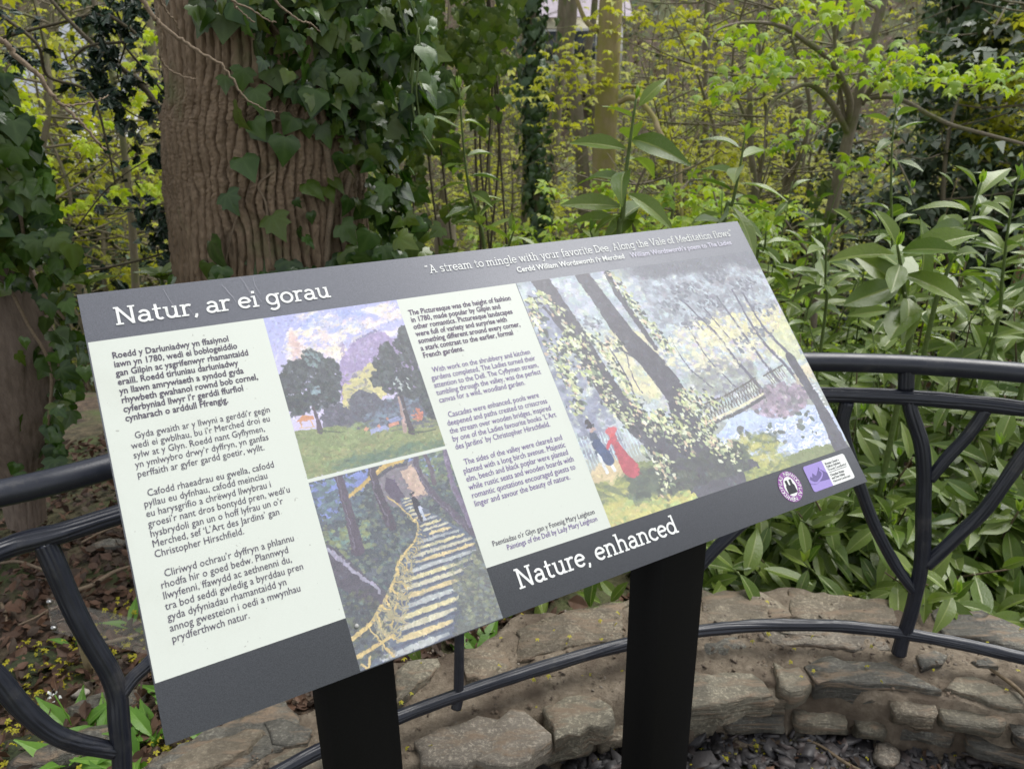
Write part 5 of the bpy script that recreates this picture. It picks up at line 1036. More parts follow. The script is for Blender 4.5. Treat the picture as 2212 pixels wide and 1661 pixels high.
# ================================================================ the great trunk with its ivy
def trunk_mesh(axis, radii, seed, nth=300, nz=380, ridge=0.014, fx=34, fz=7, flare=0.0, a0=0, a1=2 * PI):
    """axis: list of points bottom to top; deeply furrowed bark as real relief"""
    P = smooth_path(axis, 12); t_ = np.linspace(0, 1, nz); s_ = np.linspace(0, 1, len(P)); A = np.stack([np.interp(t_, s_, P[:, k]) for k in range(3)], -1)
    R = np.interp(t_, np.linspace(0, 1, len(radii)), radii); th = np.linspace(0, 2 * PI, nth, endpoint=False); TH, TT = np.meshgrid(th, t_); L = np.linalg.norm(A[-1] - A[0]); Zm = TT * L
    cx_, sx_ = np.cos(TH), np.sin(TH); Rm = R[:, None] * np.ones_like(TH)
    wob = (fbm(cx_ * 2.2 + 5, sx_ * 2.2 + 5, Zm * 2.2, 3, seed) - 0.5); wv = (fbm(cx_ * 5 + 5, sx_ * 5 + 5, Zm * 3.5, 3, seed + 3) - 0.5)
    big = fbm(cx_ * 1.8 + 9, sx_ * 1.8 + 9, Zm * 1.6, 3, seed + 5) - 0.5; fine = fbm(cx_ * 6 + 9, sx_ * 6 + 9, Zm * fz, 3, seed + 7) - 0.5
    ph = fx * TH + 10.0 * big + 6.5 * fine; ci = np.floor(ph / (2 * PI)).astype(np.int64) % fx; fr_ = ph / (2 * PI) - np.floor(ph / (2 * PI))
    ridge_ = np.clip(np.sin(PI * fr_) * 1.9, 0, 1) ** 0.6
    br_ = vn(ci * 7.31 + 0.5, Zm * 4.0, 2, seed + 15); gap = sm(np.abs(br_ - 0.5), 0.0, 0.03); lvl = vn(ci * 3.7 + 0.5, Zm * 5.0, 5, seed + 16)
    h = ridge_ * (0.70 + 0.40 * lvl) * (0.86 + 0.14 * gap) + (fbm(TH * 45, Zm * 55, 1, 4, seed + 21) - 0.5) * 0.35
    rr = Rm * (1 + 0.10 * wob) + ridge * (h - 0.6)
    V = A[:, None, :] + np.stack([rr * cx_, rr * sx_, np.zeros_like(rr)], -1); idx = np.arange(nz * nth).reshape(nz, nth); F = np.stack([idx[:-1], np.roll(idx[:-1], -1, 1), np.roll(idx[1:], -1, 1), idx[1:]], -1).reshape(-1, 4)
    return V.reshape(-1, 3), F
def barkmat(name, a, b, moss=None, scale=60, mossamt=(0.5, 0.65)):
    t = NT(name); na = t.noise(scale, 8, 0.7, stretch=(1, 1, 0.35)); nb = t.noise(6, 5); nc = t.noise(scale * 5, 4, 0.7)
    c = t.ramp(na, [(0.3, a), (0.7, b)]); c = t.mix(t.math('MULTIPLY', nc, 0.4), c, tuple(v * 0.7 for v in a))
    if moss: c = t.mix(t.ramp(nb, [(mossamt[0], (0, 0, 0)), (mossamt[1], (1, 1, 1))]), c, moss)
    return t.fin(c, 0.85, t.bump(nc, 0.5, 0.004, t.bump(na, 0.6, 0.008)))
M['bark'] = barkmat('furrowed brown bark', (0.145, 0.102, 0.064), (0.39, 0.285, 0.19), (0.15, 0.155, 0.07), 60, (0.60, 0.78))
M['bark_grey'] = barkmat('smooth grey bark', (0.15, 0.12, 0.09), (0.27, 0.23, 0.18), (0.12, 0.13, 0.04))
M['bark_moss'] = barkmat('mossy tan bark', (0.28, 0.22, 0.12), (0.42, 0.34, 0.19), (0.27, 0.25, 0.06), 20, (0.42, 0.62))
M['bark_far'] = barkmat('far bark', (0.13, 0.11, 0.07), (0.24, 0.205, 0.14), (0.12, 0.13, 0.05), 15)
TY = 2.55
b0, b1, b2 = W(592, 560, TY), W(582, 300, TY), W(585, 0, TY)
ax_ = [np.array([b0[0] - 0.01, TY, -0.15]), np.array([b0[0], TY, b0[2]]), np.array([b1[0], TY, b1[2]]), np.array([b2[0], TY, b2[2]]), np.array([b2[0] + 0.05, TY, 3.6]), np.array([b2[0] + 0.08, TY + 0.05, 5.2])]
tr = thing('big_tree', 'thick trunk with deeply furrowed brown bark and ivy climbing its right side behind the board', 'tree', (b0[0], TY, 0))
zs_ = np.array([p[2] for p in ax_]); 
Vt_, Ft_ = trunk_mesh(ax_, [0.36, 0.315, 0.312, 0.31, 0.31, 0.31, 0.30, 0.28, 0.26], 5, 640, 460, 0.034, 68, 4)
part('trunk', Vt_, Ft_, M['bark'], tr, smooth=True)
g_ = np.random.default_rng(91)
lv, lf = [], []
for q in range(5):        # limbs above the picture
    a = q * 1.3; P = [ax_[-1] + [0, 0, -0.3 * q], ax_[-1] + [math.cos(a) * 0.7, math.sin(a) * 0.7, 0.5 - 0.2 * q], ax_[-1] + [math.cos(a) * 1.8, math.sin(a) * 1.8, 1.2]]
    V, F = tube(smooth_path(P, 6), [0.12, 0.05, 0.02], 8); part('limb', V, F, M['bark'], tr, smooth=True)
def trunk_hit(px, py):
    """sight line on the trunk's bark"""
    r = ray(px, py); r2 = r[:2]
    for _ in range(1):
        best = None
        for t_ in np.linspace(1.5, 3.6, 900):
            p = EYE + r * t_; cxy = np.array([np.interp(p[2], zs_, [q[0] for q in ax_]), np.interp(p[2], zs_, [q[1] for q in ax_])]); R = 0.315
            if np.hypot(*(p[:2] - cxy)) < R: return p, np.append((p[:2] - cxy) / R, 0)
    return None, None
iv = thing('ivy_plant', 'dark glossy ivy clinging to the right side of the big furrowed trunk', 'ivy', (b0[0] + 0.2, TY - 0.25, 0))
# leaves one by one where the photograph shows them (point, length in m), then the thick part by rule
near_leaves = [(560, 115, .085), (500, 62, .075), (650, 60, .08), (690, 105, .07), (610, 100, .065), (575, 160, .0), (785, 215, .095), (720, 180, .08), (735, 65, .085), (660, 210, .075), (560, 215, .075), (527, 255, .08), (500, 180, .05), (600, 190, .05), (560, 275, .06), (610, 318, .085), (690, 290, .07), (655, 275, .055), (620, 268, .06), (540, 358, .08), (513, 432, .075), (663, 405, .075), (596, 482, .085), (715, 395, .065), (745, 440, .055), (635, 437, .03), (663, 466, .04), (655, 515, .045), (725, 500, .085), (485, 540, .11), (640, 500, .04), (790, 160, .075), (760, 280, .085), (790, 300, .06), (705, 248, .06), (590, 30, .08), (520, 20, .06), (440, 100, .0), (745, 130, .08), (810, 130, .08), (820, 60, .085), (770, 20, .08), (680, 20, .08), (850, 90, .08), (700, 150, .06), (460, 60, .06), (745, 330, .06), (575, 250, .045)]
pos, dr, nr, sz = [], [], [], []
g_ = np.random.default_rng(17)
def add_leaf(p, nn, L, out=0.05, sp=0.5):
    dn = np.array([g_.normal(0, sp), g_.normal(0, 0.2), -1.0]) + nn * 0.35; n2 = nn * g_.uniform(0.3, 1.1) + np.array([g_.normal(0, 0.55), g_.normal(0, 0.3), 0.45 + g_.normal(0, 0.4)])
    pos.append(p + nn * out - dn / np.linalg.norm(dn) * L * 0.35); dr.append(dn); nr.append(n2); sz.append(L)
for x, y, L in near_leaves:
    p, nn = trunk_hit(x, y)
    if p is not None and L > 0: add_leaf(p, nn, L, g_.uniform(0.03, 0.06))
# density field over the trunk front (picture's right and upper right are thick)
k = 0
while k < 400:
    x = g_.uniform(420, 860); y = g_.uniform(-60, 600)
    dens = 0.9 * sm(x, 640, 760) * (1 - 0.6 * sm(y, 330, 400) * (x < 700)) + 0.6 * sm(x, 520, 640) * (1 - sm(y, 180, 300)) + 0.25 * (y < 70) + 0.95 * (y > 575) + 0.5 * sm(y, 520, 590) * sm(x, 640, 720)
    if 285 < y < 560 and 600 < x < 770: dens *= 0.16
    if g_.random() > dens * 0.8: continue
    p, nn = trunk_hit(min(x, 772 if y > 280 else 860), y); k += 1
    if p is None:
        p = W(x, y, TY - 0.05 + g_.uniform(-0.1, 0.1)); nn = np.array([0.7, -0.7, 0])
    add_leaf(p, nn, g_.uniform(0.03, 0.085), g_.uniform(0.01, 0.13) + 0.08 * sm(x, 740, 850), 0.6)
# bulge of ivy standing off the trunk's right flank
for k in range(560):
    x = g_.uniform(735, 965); y = g_.uniform(-80, 600); lim = np.interp(y, [-80, 0, 100, 200, 260, 330, 370, 420, 480, 600], [900, 900, 940, 955, 940, 870, 800, 900, 925, 940]) + g_.normal(0, 14)
    if x > lim or (y > 290 and x < 778): continue
    p = W(x, y, TY + g_.uniform(-0.32, 0.22)); add_leaf(p, np.array([0.35, -0.9, 0.1]), g_.uniform(0.03, 0.075), 0, 0.9)
leaves(iv, 'ivy', IVY, 'ivy', np.array(pos), frames(np.array(dr), np.array(nr)), np.array(sz) * 0.98, g_, 300)
lv = []
for pts, r_ in (([(655, 0), (668, 120), (690, 230), (700, 320), (712, 420), (705, 500), (700, 580)], 0.011), ([(560, 0), (590, 60), (640, 110), (690, 150)], 0.006), ([(700, 320), (670, 290), (620, 270), (560, 240)], 0.004), ([(585, 580), (580, 500), (575, 440), (560, 400), (590, 370)], 0.004), ([(620, 0), (640, 100), (660, 200), (690, 300)], 0.007), ([(740, 560), (735, 450), (760, 330), (770, 200), (770, 60)], 0.010), ([(490, 575), (500, 520), (520, 450)], 0.003)):
    P = []
    for p in pts:
        h, nn = trunk_hit(*p)
        if h is not None: P.append(h + nn * 0.012)
    if len(P) > 1:
        V, F = tube(smooth_path(P, 6), r_, 7); part('stem', V, F, M['twig'], iv, smooth=True)
for pts in ([(860, 0), (875, 60), (890, 120), (885, 175)], [(875, -20), (905, 80), (900, 200), (915, 300)], [(905, 60), (892, 150), (895, 250), (940, 330)]):
    V, F = tube(smooth_path([W(x, y, TY - 0.25) for x, y in pts], 6), 0.003, 6); part('tendril', V, F, M['stem'], iv, smooth=True)

# ---- ivy covered trunk at the left edge
LY = 2.35
lt = thing('leaning_tree', 'smooth grey brown trunk foot at the left edge under a thick collar of ivy', 'tree', (*W(20, 950, LY)[:2], 0))
axl = [W(45, 1075, LY) - [0, 0, 0.1], W(40, 1000, LY), W(5, 850, LY), W(-30, 700, LY), W(-110, 500, LY), W(-260, 200, LY), W(-420, -200, LY)]
V, F = trunk_mesh(axl, [0.06, 0.075, 0.16, 0.185, 0.18, 0.17, 0.16, 0.15], 31, 160, 200, 0.005, 26, 6); part('trunk', V, F, barkmat('smooth brown bark', (0.16, 0.12, 0.095), (0.29, 0.23, 0.185)), lt, smooth=True)
il = thing('ivy_plant', 'matt dark green ivy hanging as a collar over the trunk foot at the far left', 'ivy', (*W(60, 600, LY)[:2], 0))
pos, dr, nr, sz = [], [], [], []
for k in range(1150):
    y = g_.uniform(170, 1030); xm = np.interp(y, [170, 260, 340, 480, 560, 640, 700, 800, 900, 1030], [15, 60, 80, 130, 165, 150, 160, 190, 150, 130]); x = g_.uniform(-150, xm)
    if y > 600:
        xlow = np.interp(y, [600, 660, 720, 800, 900, 1030], [0, 70, 110, 125, 110, 90])
        if x < xlow and g_.random() < 0.93: continue
    p = W(x, y, LY - 0.15 + g_.uniform(-0.12, 0.25)); add_leaf(p, np.array([0.15, -0.95, 0.2]), g_.uniform(0.035, 0.078), 0, 0.8)
leaves(il, 'ivy', IVY, 'ivy', np.array(pos), frames(np.array(dr), np.array(nr)), np.array(sz), g_, 280)
for pts in ([(20, 620), (60, 700), (110, 800), (100, 950)], [(-10, 300), (40, 450), (70, 600), (140, 690)]):
    V, F = tube(smooth_path([W(x, y, LY - 0.1) for x, y in pts], 6), 0.005, 6); part('stem', V, F, M['twig'], il, smooth=True)

# ================================================================ cherry laurel
def laurel_stem(pts, n_leaf, L, g_, r0=0.006, start=0.25, up=0.35, hang=0.05, nf=0.15):
    P = smooth_path(pts, 8); T = np.gradient(P, axis=0); T /= np.linalg.norm(T, axis=1)[:, None]; pos, dr, nr, sz = [], [], [], []
    for k in range(n_leaf):
        t_ = start + (1 - start) * (k + 0.5) / n_leaf; i = t_ * (len(P) - 1); i0 = int(i); p = P[i0] + (P[min(i0 + 1, len(P) - 1)] - P[i0]) * (i - i0); a = k * 2.39 + g_.uniform(-0.4, 0.4) + pts[0][0] * 20
        tt_ = T[i0]; ref = np.array([1.0, 0, 0]); e1 = np.cross(tt_, ref); e1 /= np.linalg.norm(e1); e2 = np.cross(tt_, e1); rad = e1 * math.cos(a) + e2 * math.sin(a)
        d = rad + tt_ * (up + (0.9 if t_ > 0.93 else 0)) + np.array([0, 0, g_.normal(-hang, 0.22)]); n_ = np.array([g_.normal(0, 0.3), g_.normal(-nf, 0.3), 1.0]); 
        if abs(np.dot(d / np.linalg.norm(d), n_ / np.linalg.norm(n_))) > 0.9: n_ = -rad + [0, 0, 0.3]
        s_ = L * g_.uniform(0.7, 1.15) * (0.75 if t_ > 0.95 else 1); pos.append(p + rad * 0.012); dr.append(d); nr.append(n_); sz.append(s_)
    return P, pos, dr, nr, sz
def laurel(label, stems, single, group=None, matl='laurel', young=1, name='laurel_shrub', cat='laurel shrub', variants=None, **kw):
    g_ = np.random.default_rng(len(label) * 7 + len(stems)); bx = np.mean([s[0][0] for s in stems], axis=0); th = thing(name, label, cat, (bx[0], bx[1], ground_z(bx[0], bx[1])), group)
    pos, dr, nr, sz = [], [], [], []; sv = []; yp = []
    for pts, nl, L, r0 in stems:
        P, a, b, c_, d = laurel_stem([np.asarray(p) for p in pts], nl, L, g_, r0, **kw); pos += a; dr += b; nr += c_; sz += d
        V, F = tube(P, [r0 * 1.5, r0, r0 * 0.5], 7); sv.append((V, F)); yp.append(P[-1])
    if len(sv) <= 12:
        for V, F in sv: part('stem', V, F, M['stem'], th, smooth=True)
    else:
        for V, F in sv[:12]: part('stem', V, F, M['wood_stem'], th, smooth=True)
        V, F = merge(sv[12:]); part('stems', V, F, M['stem'], th, smooth=True)['kind'] = 'stuff'
    leaves(th, 'broad' if variants else 'laurel', variants or LAUREL, matl, np.array(pos), frames(np.array(dr), np.array(nr)), np.array(sz), g_, single)
    if young:
        yp = np.array(yp)[::young]; q = np.repeat(yp, 3, 0); d = np.column_stack([g_.normal(0, 0.25, len(q)), g_.normal(0, 0.25, len(q)), np.ones(len(q))]); V, F, A = many(LAUREL, q, frames(d, np.column_stack([g_.normal(0, 1, len(q)), -np.ones(len(q)), np.zeros(len(q))])), 0.04, g_); part('bud_leaves', V, F, M['laurel_young'], th, smooth=True, attrs={'vein': A})['kind'] = 'stuff'
    return th
def S_(pts, Y, nl, L, r0=0.0055): 
    Ys = np.linspace(Y, Y - 0.05, len(pts)); top = [W(x, y, yy) for (x, y), yy in zip(pts, Ys)]; gz = float(ground_z(top[0][0], top[0][1])); base = [np.array([top[0][0] + 0.03, top[0][1] + 0.08, gz])] if top[0][2] > gz + 0.1 else []
    return (base + top, nl, L, r0)
laurel('tall laurel shoot with broad pale leaves rising in front of the mossy trunk', [S_([(1335, 560), (1345, 470), (1352, 380), (1362, 300), (1374, 215)], 2.3, 13, 0.185, 0.007), S_([(1305, 590), (1290, 540), (1275, 500)], 2.35, 8, 0.16)], 99, hang=0.22, nf=0.7)
laurel('laurel shoot with drooping leaves over the top right corner of the board', [S_([(1560, 520), (1582, 440), (1597, 370), (1610, 290)], 2.5, 12, 0.165), S_([(1630, 590), (1650, 540), (1655, 500)], 2.6, 8, 0.12)], 99)
laurel('slender laurel shoot standing just right of the big ivy covered trunk', [S_([(1048, 560), (1030, 470), (1012, 400), (1000, 300), (992, 190)], 2.9, 26, 0.125, 0.006), S_([(1085, 590), (1100, 530), (1110, 500)], 2.8, 9, 0.12)], 99)
laurel('thin straight laurel shoot with small upright leaves standing above the hedge', [S_([(1930, 640), (1927, 520), (1925, 400), (1928, 300), (1936, 225)], 3.0, 16, 0.115, 0.005)], 99)
laurel('leafy laurel shoots at the right edge of the picture above the handrail', [S_([(2010, 700), (2045, 590), (2085, 500), (2120, 395)], 2.5, 18, 0.15, 0.007), S_([(2150, 720), (2165, 600), (2180, 480), (2200, 380)], 2.7, 18, 0.14, 0.006), S_([(2240, 720), (2260, 600), (2280, 480)], 2.4, 14, 0.14, 0.006)], 99)
laurel('laurel shoot with two big hanging leaves in the middle of the hedge', [S_([(1968, 720), (1955, 640), (1945, 570), (1938, 530)], 2.15, 14, 0.19, 0.007)], 99, variants=BROAD, hang=0.25, nf=0.8)
laurel('laurel shoot with a yellow bud rising in front of the ivy dotted dark trunk', [S_([(1780, 700), (1783, 600), (1785, 510)], 2.5, 12, 0.12, 0.005)], 99)
# the hedge: outside the wall on the right
rg = np.random.default_rng(77)
def hedge(label, t0, t1, r0, r1, n, L, nl, single, h0=0.06, h1=0.75):
    st = []
    for k in range(n):
        t_ = rg.uniform(t0, t1); r_ = r0 + (r1 - r0) * rg.random() ** 0.9; b = cyl(np.array(t_), r_ + 0.05, 0.0); gz = float(ground_z(b[0], b[1])); top = h0 + (h1 - h0) * ((r_ - 2.1) / 1.3) ** 0.8 + rg.normal(0, 0.05); top = max(top, gz + 0.15)
        b[2] = gz; lean = rg.normal(0, 0.10, 2) + np.array([-0.05, -0.10]) * (1.2 - min(1, (r_ - 2.1)))
        m_ = b + [lean[0] * 0.4, lean[1] * 0.3, (top - gz) * 0.55]; e = b + [lean[0], lean[1], top - gz]; st.append(([b, m_, e], nl, L * rg.uniform(0.85, 1.1), 0.0045))
    return laurel(label, st, single, young=6, up=0.2, hang=0.3, nf=0.55)
hedge('low front of the laurel hedge arching over the wall right of the sign post', -0.02, 0.30, 2.15, 2.5, 44, 0.14, 10, 300, 0.10, 0.60)
hedge('laurel bush crowding the wall at the right edge behind the forked railing post', 0.28, 0.62, 2.12, 2.6, 50, 0.15, 10, 300, 0.10, 0.62)
hedge('laurel bush with broad leaves behind the handrail beside the tilted board', 0.02, 0.34, 2.5, 3.3, 46, 0.16, 11, 300, 0.05, 0.72)
hedge('far right laurel bush rising behind the handrail', 0.33, 0.66, 2.5, 3.3, 46, 0.16, 11, 300, 0.05, 0.78)
hedge('dense laurel bush at the back of the hedge below the dark trunk', 0.12, 0.62, 3.2, 4.4, 54, 0.16, 12, 240, 0.0, 0.72)
hedge('small laurels low between the big trunk and the board top edge', -0.34, -0.02, 2.12, 3.1, 44, 0.13, 10, 240, 0.06, 0.55)
# rhododendron-like rosettes at left
rs = thing('evergreen_seedling', 'pair of pale rosettes of long leaves showing above the left end of the board', 'seedling', (*W(340, 600, 2.6)[:2], 0.0))
pos, dr, nr = [], [], []
for (x, y, Y_, n_) in ((348, 600, 2.5, 7), (385, 612, 2.5, 4), (190, 618, 2.3, 6)):
    c_ = W(x, y, Y_); V, F = tube([c_ - [0, 0, 0.35], c_], 0.006, 7); part('stem', V, F, M['stem'], rs, smooth=True)
    for k in range(n_): a = k * 2 * PI / n_ + 0.3; pos.append(c_); dr.append((math.cos(a), math.sin(a), 0.55 + 0.2 * (k % 2))); nr.append((0, -0.3, 1))
leaves(rs, 'laurel', LAUREL, 'laurel', np.array(pos), frames(np.array(dr), np.array(nr)), 0.09, rg, 99)
# ================================================================ the wooded valley side
rg = np.random.default_rng(123)
def tree_parts(th, tubes, mat, n=8, name='branch', trunk_first=True):
    for q, (P, r_) in enumerate(tubes):
        V, F = tube(smooth_path(P, 6), r_, n if q == 0 else 6); part('trunk' if q == 0 and trunk_first else name, V, F, mat, th, smooth=True)
def WW(L, Y, Y2=None): 
    Ys = np.linspace(Y, Y if Y2 is None else Y2, len(L)); return [W(x, y, yy) for (x, y), yy in zip(L, Ys)]
def crown(th, cen, spread, n, variants, mat, size, g_, name='crown', flat=0.25, tip=None):
    pos = np.concatenate([np.array(c_) + g_.normal(0, 1, (n, 3)) * np.array(spread) for c_ in cen]); N = len(pos)
    d = np.column_stack([g_.normal(0, 1, N), g_.normal(0, 1, N), g_.normal(-0.1, 0.25, N)]); nr = np.column_stack([g_.normal(0, flat, N), g_.normal(0, flat, N), np.ones(N)])
    V, F, A = many(variants, pos, frames(d, nr), size * g_.uniform(0.7, 1.3, N), g_); o = part(name, V, F, M[mat], th, smooth=False, attrs={'vein': A}); return o
# mossy trunk
t = thing('tree', 'straight tan trunk green with moss standing in the middle of the wood', 'tree', (*W(1300, 560, 8.0)[:2], float(ground_z(W(1300, 560, 8.0)[0], 8.0))))
V, F = trunk_mesh([W(1292, 900, 8), W(1299, 560, 8), W(1303, 400, 8), W(1311, 200, 8), W(1320, 0, 8), W(1330, -260, 8)], [0.145, 0.125, 0.118, 0.115, 0.112, 0.10], 8, 64, 160, 0.004, 20, 6); part('trunk', V, F, M['bark_moss'], t, smooth=True)
tree_parts(t, [(WW([(1345, 190), (1372, 188), (1400, 192)], 8, 7.6), [0.02, 0.008]), (WW([(1290, 70), (1262, 40), (1240, -20)], 8, 8), [0.03, 0.02])], M['bark_moss'], trunk_first=False)
crown(t, WW([(1190, 160), (1230, 130), (1250, 190), (1330, 40), (1180, 220), (1290, 150)], 7.6), (0.18, 0.25, 0.12), 26, TUFT, 'spring', 0.06, rg)
t = thing('fallen_branch', 'crooked mossy branch bending down beside the mossy trunk', 'branch', (*W(1470, 420, 6.6)[:2], -1.9))
tree_parts(t, [(WW([(1338, 222), (1360, 212), (1385, 222), (1412, 255), (1424, 285), (1450, 325), (1468, 350), (1470, 430), (1478, 520)], 7.2, 6.4), [0.026, 0.024, 0.012]), (WW([(1466, 350), (1490, 320), (1512, 280)], 6.6), [0.012, 0.006]), (WW([(1468, 370), (1520, 350), (1560, 310)], 6.6), [0.012, 0.006])], M['bark_moss'], name='twig')
# forked maple
FY = 5.2
t = thing('young_tree', 'young maple with a forked brown trunk and flat tiers of fresh green leaves at right', 'tree', (*W(1730, 900, FY)[:2], float(ground_z(W(1730, 900, FY)[0], FY))))
tree_parts(t, [(WW([(1735, 1000), (1748, 720), (1772, 560), (1793, 470), (1815, 370), (1838, 275), (1856, 200), (1878, 110), (1905, 20), (1935, -90)], FY), [0.056, 0.046, 0.043, 0.037, 0.029, 0.022]),
 (WW([(1833, 292), (1815, 255), (1795, 222), (1762, 190), (1735, 184), (1700, 200), (1668, 222), (1655, 260), (1650, 340)], FY, FY - 0.5), [0.022, 0.018, 0.010, 0.005]),
 (WW([(1830, 270), (1836, 220), (1815, 165), (1780, 118), (1740, 90), (1700, 62), (1650, 50), (1590, 52), (1545, 70), (1530, 110)], FY, FY - 0.9), [0.024, 0.020, 0.010, 0.004]),
 (WW([(1828, 280), (1818, 220), (1810, 160), (1803, 90), (1806, 40), (1812, -40)], FY, FY - 0.3), [0.018, 0.014, 0.008]),
 (WW([(1804, 80), (1792, 30), (1780, -30)], FY - 0.2), [0.010, 0.006]),
 (WW([(1862, 225), (1880, 195), (1905, 172), (1945, 162), (1990, 160), (2040, 182), (2110, 185)], FY, FY - 0.5), [0.020, 0.017, 0.008, 0.004]),
 (WW([(1868, 216), (1915, 210), (1960, 222), (2010, 250), (2060, 272), (2120, 288), (2212, 312), (2290, 330)], FY, FY - 0.8), [0.016, 0.014, 0.012, 0.008]),
 (WW([(1887, 70), (1896, 25), (1870, 5), (1850, -20)], FY), [0.012, 0.008]),
 (WW([(1770, 570), (1725, 520), (1690, 470), (1650, 455)], FY, FY - 0.6), [0.012, 0.006]),
 (WW([(1846, 310), (1880, 305), (1930, 340), (1960, 390), (1975, 420)], FY, FY - 0.4), [0.010, 0.005])], M['bark_grey'])
tiers = [(1600, 82), (1560, 60), (1640, 60), (1700, 25), (1745, 15), (1760, 30), (1640, 130), (1690, 130), (1720, 150), (1600, 150), (1580, 180), (1560, 195), (1655, 165), (1775, 120), (1800, 130), (1830, 110), (1850, 115), (1810, 160), (1835, 175), (1780, 140), (1690, 115), (1930, 125), (1955, 110), (1945, 130), (1985, 105), (1915, 155), (1990, 150), (2010, 160), (2040, 155), (2080, 170), (2110, 140), (2060, 190), (2140, 150), (2170, 175), (2200, 160), (2212, 140), (1925, 170), (1980, 170), (1900, 165), (1825, 20), (1835, 30), (1770, 260), (1870, 350), (1850, 345), (1680, 320), (1700, 300)]
pos = np.concatenate([np.array(W(x, y, FY - rg.uniform(0.0, 0.7))) + rg.normal(0, 1, (11, 3)) * [0.09, 0.12, 0.03] for x, y in tiers]); d = np.column_stack([rg.normal(0, 1, len(pos)), rg.normal(0, 1, len(pos)), rg.normal(-0.25, 0.2, len(pos))])
leaves(t, 'maple', MAPLE, 'maple', pos, frames(d, np.column_stack([rg.normal(0, 0.2, len(pos)), rg.normal(0, 0.2, len(pos)), np.ones(len(pos))])), rg.uniform(0.042, 0.078, len(pos)), rg, 300)
pos = np.array([W(rg.normal(1775 - (y_ - 480) * 0.1, 14), y_, FY - 0.06) for y_ in rg.uniform(390, 620, 60)]); leaves(t, 'ivy', IVY, 'ivy_small', pos, frames(np.column_stack([rg.normal(0, 0.4, 60), rg.normal(0, 0.2, 60), -np.ones(60)]), np.tile([0, -1, 0.3], (60, 1))), 0.05, rg, 60)
# ivy columns
def ivy_trunk(label, pts, Y, r_, n, size, spread, mat='ivy_small'):
    b = W(*pts[0], Y); th = thing('ivy_clad_tree', label, 'tree', (b[0], b[1], float(ground_z(b[0], b[1])))); P = WW(pts, Y)
    V, F = tube(smooth_path(P, 6), r_, 10); part('trunk', V, F, M['bark_far'], th, smooth=True)
    Q = smooth_path(P, 20); i = rg.integers(0, len(Q), n); a = rg.uniform(0, 2 * PI, n); rr = r_ + np.abs(rg.normal(0, spread, n)) * (0.6 + 0.6 * vn(i * 0.07, 1, 0, 5)); off = np.column_stack([np.cos(a) * rr, np.sin(a) * rr, rg.normal(0, 0.05, n)]); nn = np.column_stack([np.cos(a), np.sin(a), np.full(n, 0.4)])
    V, F, A = many(IVY[2:], Q[i] + off, frames(np.column_stack([rg.normal(0, 0.4, n), rg.normal(0, 0.4, n), -np.ones(n)]), nn), size * rg.uniform(0.7, 1.3, n), rg); part('ivy_leaves', V, F, M[mat], th, smooth=True, attrs={'vein': A})['kind'] = 'stuff'
M['ivy_mid'] = leafmat('distant ivy leaf', [(0.03, 0.07, 0.025), (0.06, 0.11, 0.04), (0.09, 0.15, 0.06)], 0.4, 0.1)
ivy_trunk('slender trunk wrapped in dark ivy left of the mossy trunk', [(1180, 800), (1168, 560), (1158, 380), (1152, 200), (1148, 0), (1146, -200)], 9.0, 0.05, 1500, 0.09, 0.10, 'ivy_mid')
ivy_trunk('thick dead trunk smothered in dark ivy at the top right', [(2135, 420), (2125, 250), (2118, 120), (2110, 0), (2105, -200)], 8.5, 0.16, 1800, 0.11, 0.14, 'ivy_mid')
ivy_trunk('dim trunk with pale ivy between the forked maple and the right edge', [(1985, 420), (2000, 250), (2010, 100), (2020, -100)], 13, 0.06, 500, 0.11, 0.08, 'ivy_mid')
# far trunks
for q, (label, pts, Y, r_) in enumerate([('reddish brown trunk in front of the cream house, left one', [(1188, 500), (1195, 300), (1212, 120), (1222, -60)], 16, 0.14), ('dark twisted stem in front of the cream house, right one', [(1262, 420), (1240, 200), (1225, 110), (1232, 60), (1240, -60)], 15, 0.12),
    ('thin dark stem close to the mossy trunk in front of the house', [(1288, 300), (1270, 130), (1280, 60), (1290, -60)], 15, 0.07), ('pale broken trunk leaning among evergreens left of the forked maple', [(1690, 600), (1700, 440), (1716, 260), (1728, 215)], 9, 0.07), ('orange brown trunk at the right edge above the hedge', [(2150, 900), (2185, 700), (2212, 560), (2240, 400)], 4.6, 0.035),
    ('grey trunk near the top left corner', [(140, 560), (125, 300), (110, 100), (100, -60)], 11, 0.12), ('thin brown sapling stem below the maple tiers', [(1640, 640), (1633, 430), (1622, 320), (1620, 200)], 7, 0.03), ('weathered stump behind the laurel shoot', [(965, 600), (962, 500), (958, 465)], 5.0, 0.075)]):
    b = W(*pts[0], Y); th = thing('tree' if 'stump' not in label else 'tree_stump', label, 'tree' if 'stump' not in label else 'stump', (b[0], b[1], float(ground_z(b[0], b[1])))); P = WW(pts, Y); P = [np.array([P[0][0], P[0][1], min(P[0][2], float(ground_z(b[0], b[1])) - 0.1)])] + P
    V, F = tube(smooth_path(P, 8), [r_ * 1.15, r_, r_ * 0.8], 12, flute=0.08, seed=q); part('trunk', V, F, M['bark_far'] if q != 4 else barkmat('orange bark', (0.22, 0.13, 0.08), (0.34, 0.22, 0.15)), th, smooth=True)
TB = [mkmesh('bare_trunk', *tube(smooth_path([(0, 0, -0.3), (g1 * 0.1, 0, 2), (g1 * 0.25, g1 * 0.1, 5), (g1 * 0.1, 0, 9)], 5), [0.09, 0.07, 0.05], 9, flute=0.06, seed=k_), M['bark_far'], smooth=True) for k_, g1 in enumerate((1, -1, 2, -2, 0.3))]
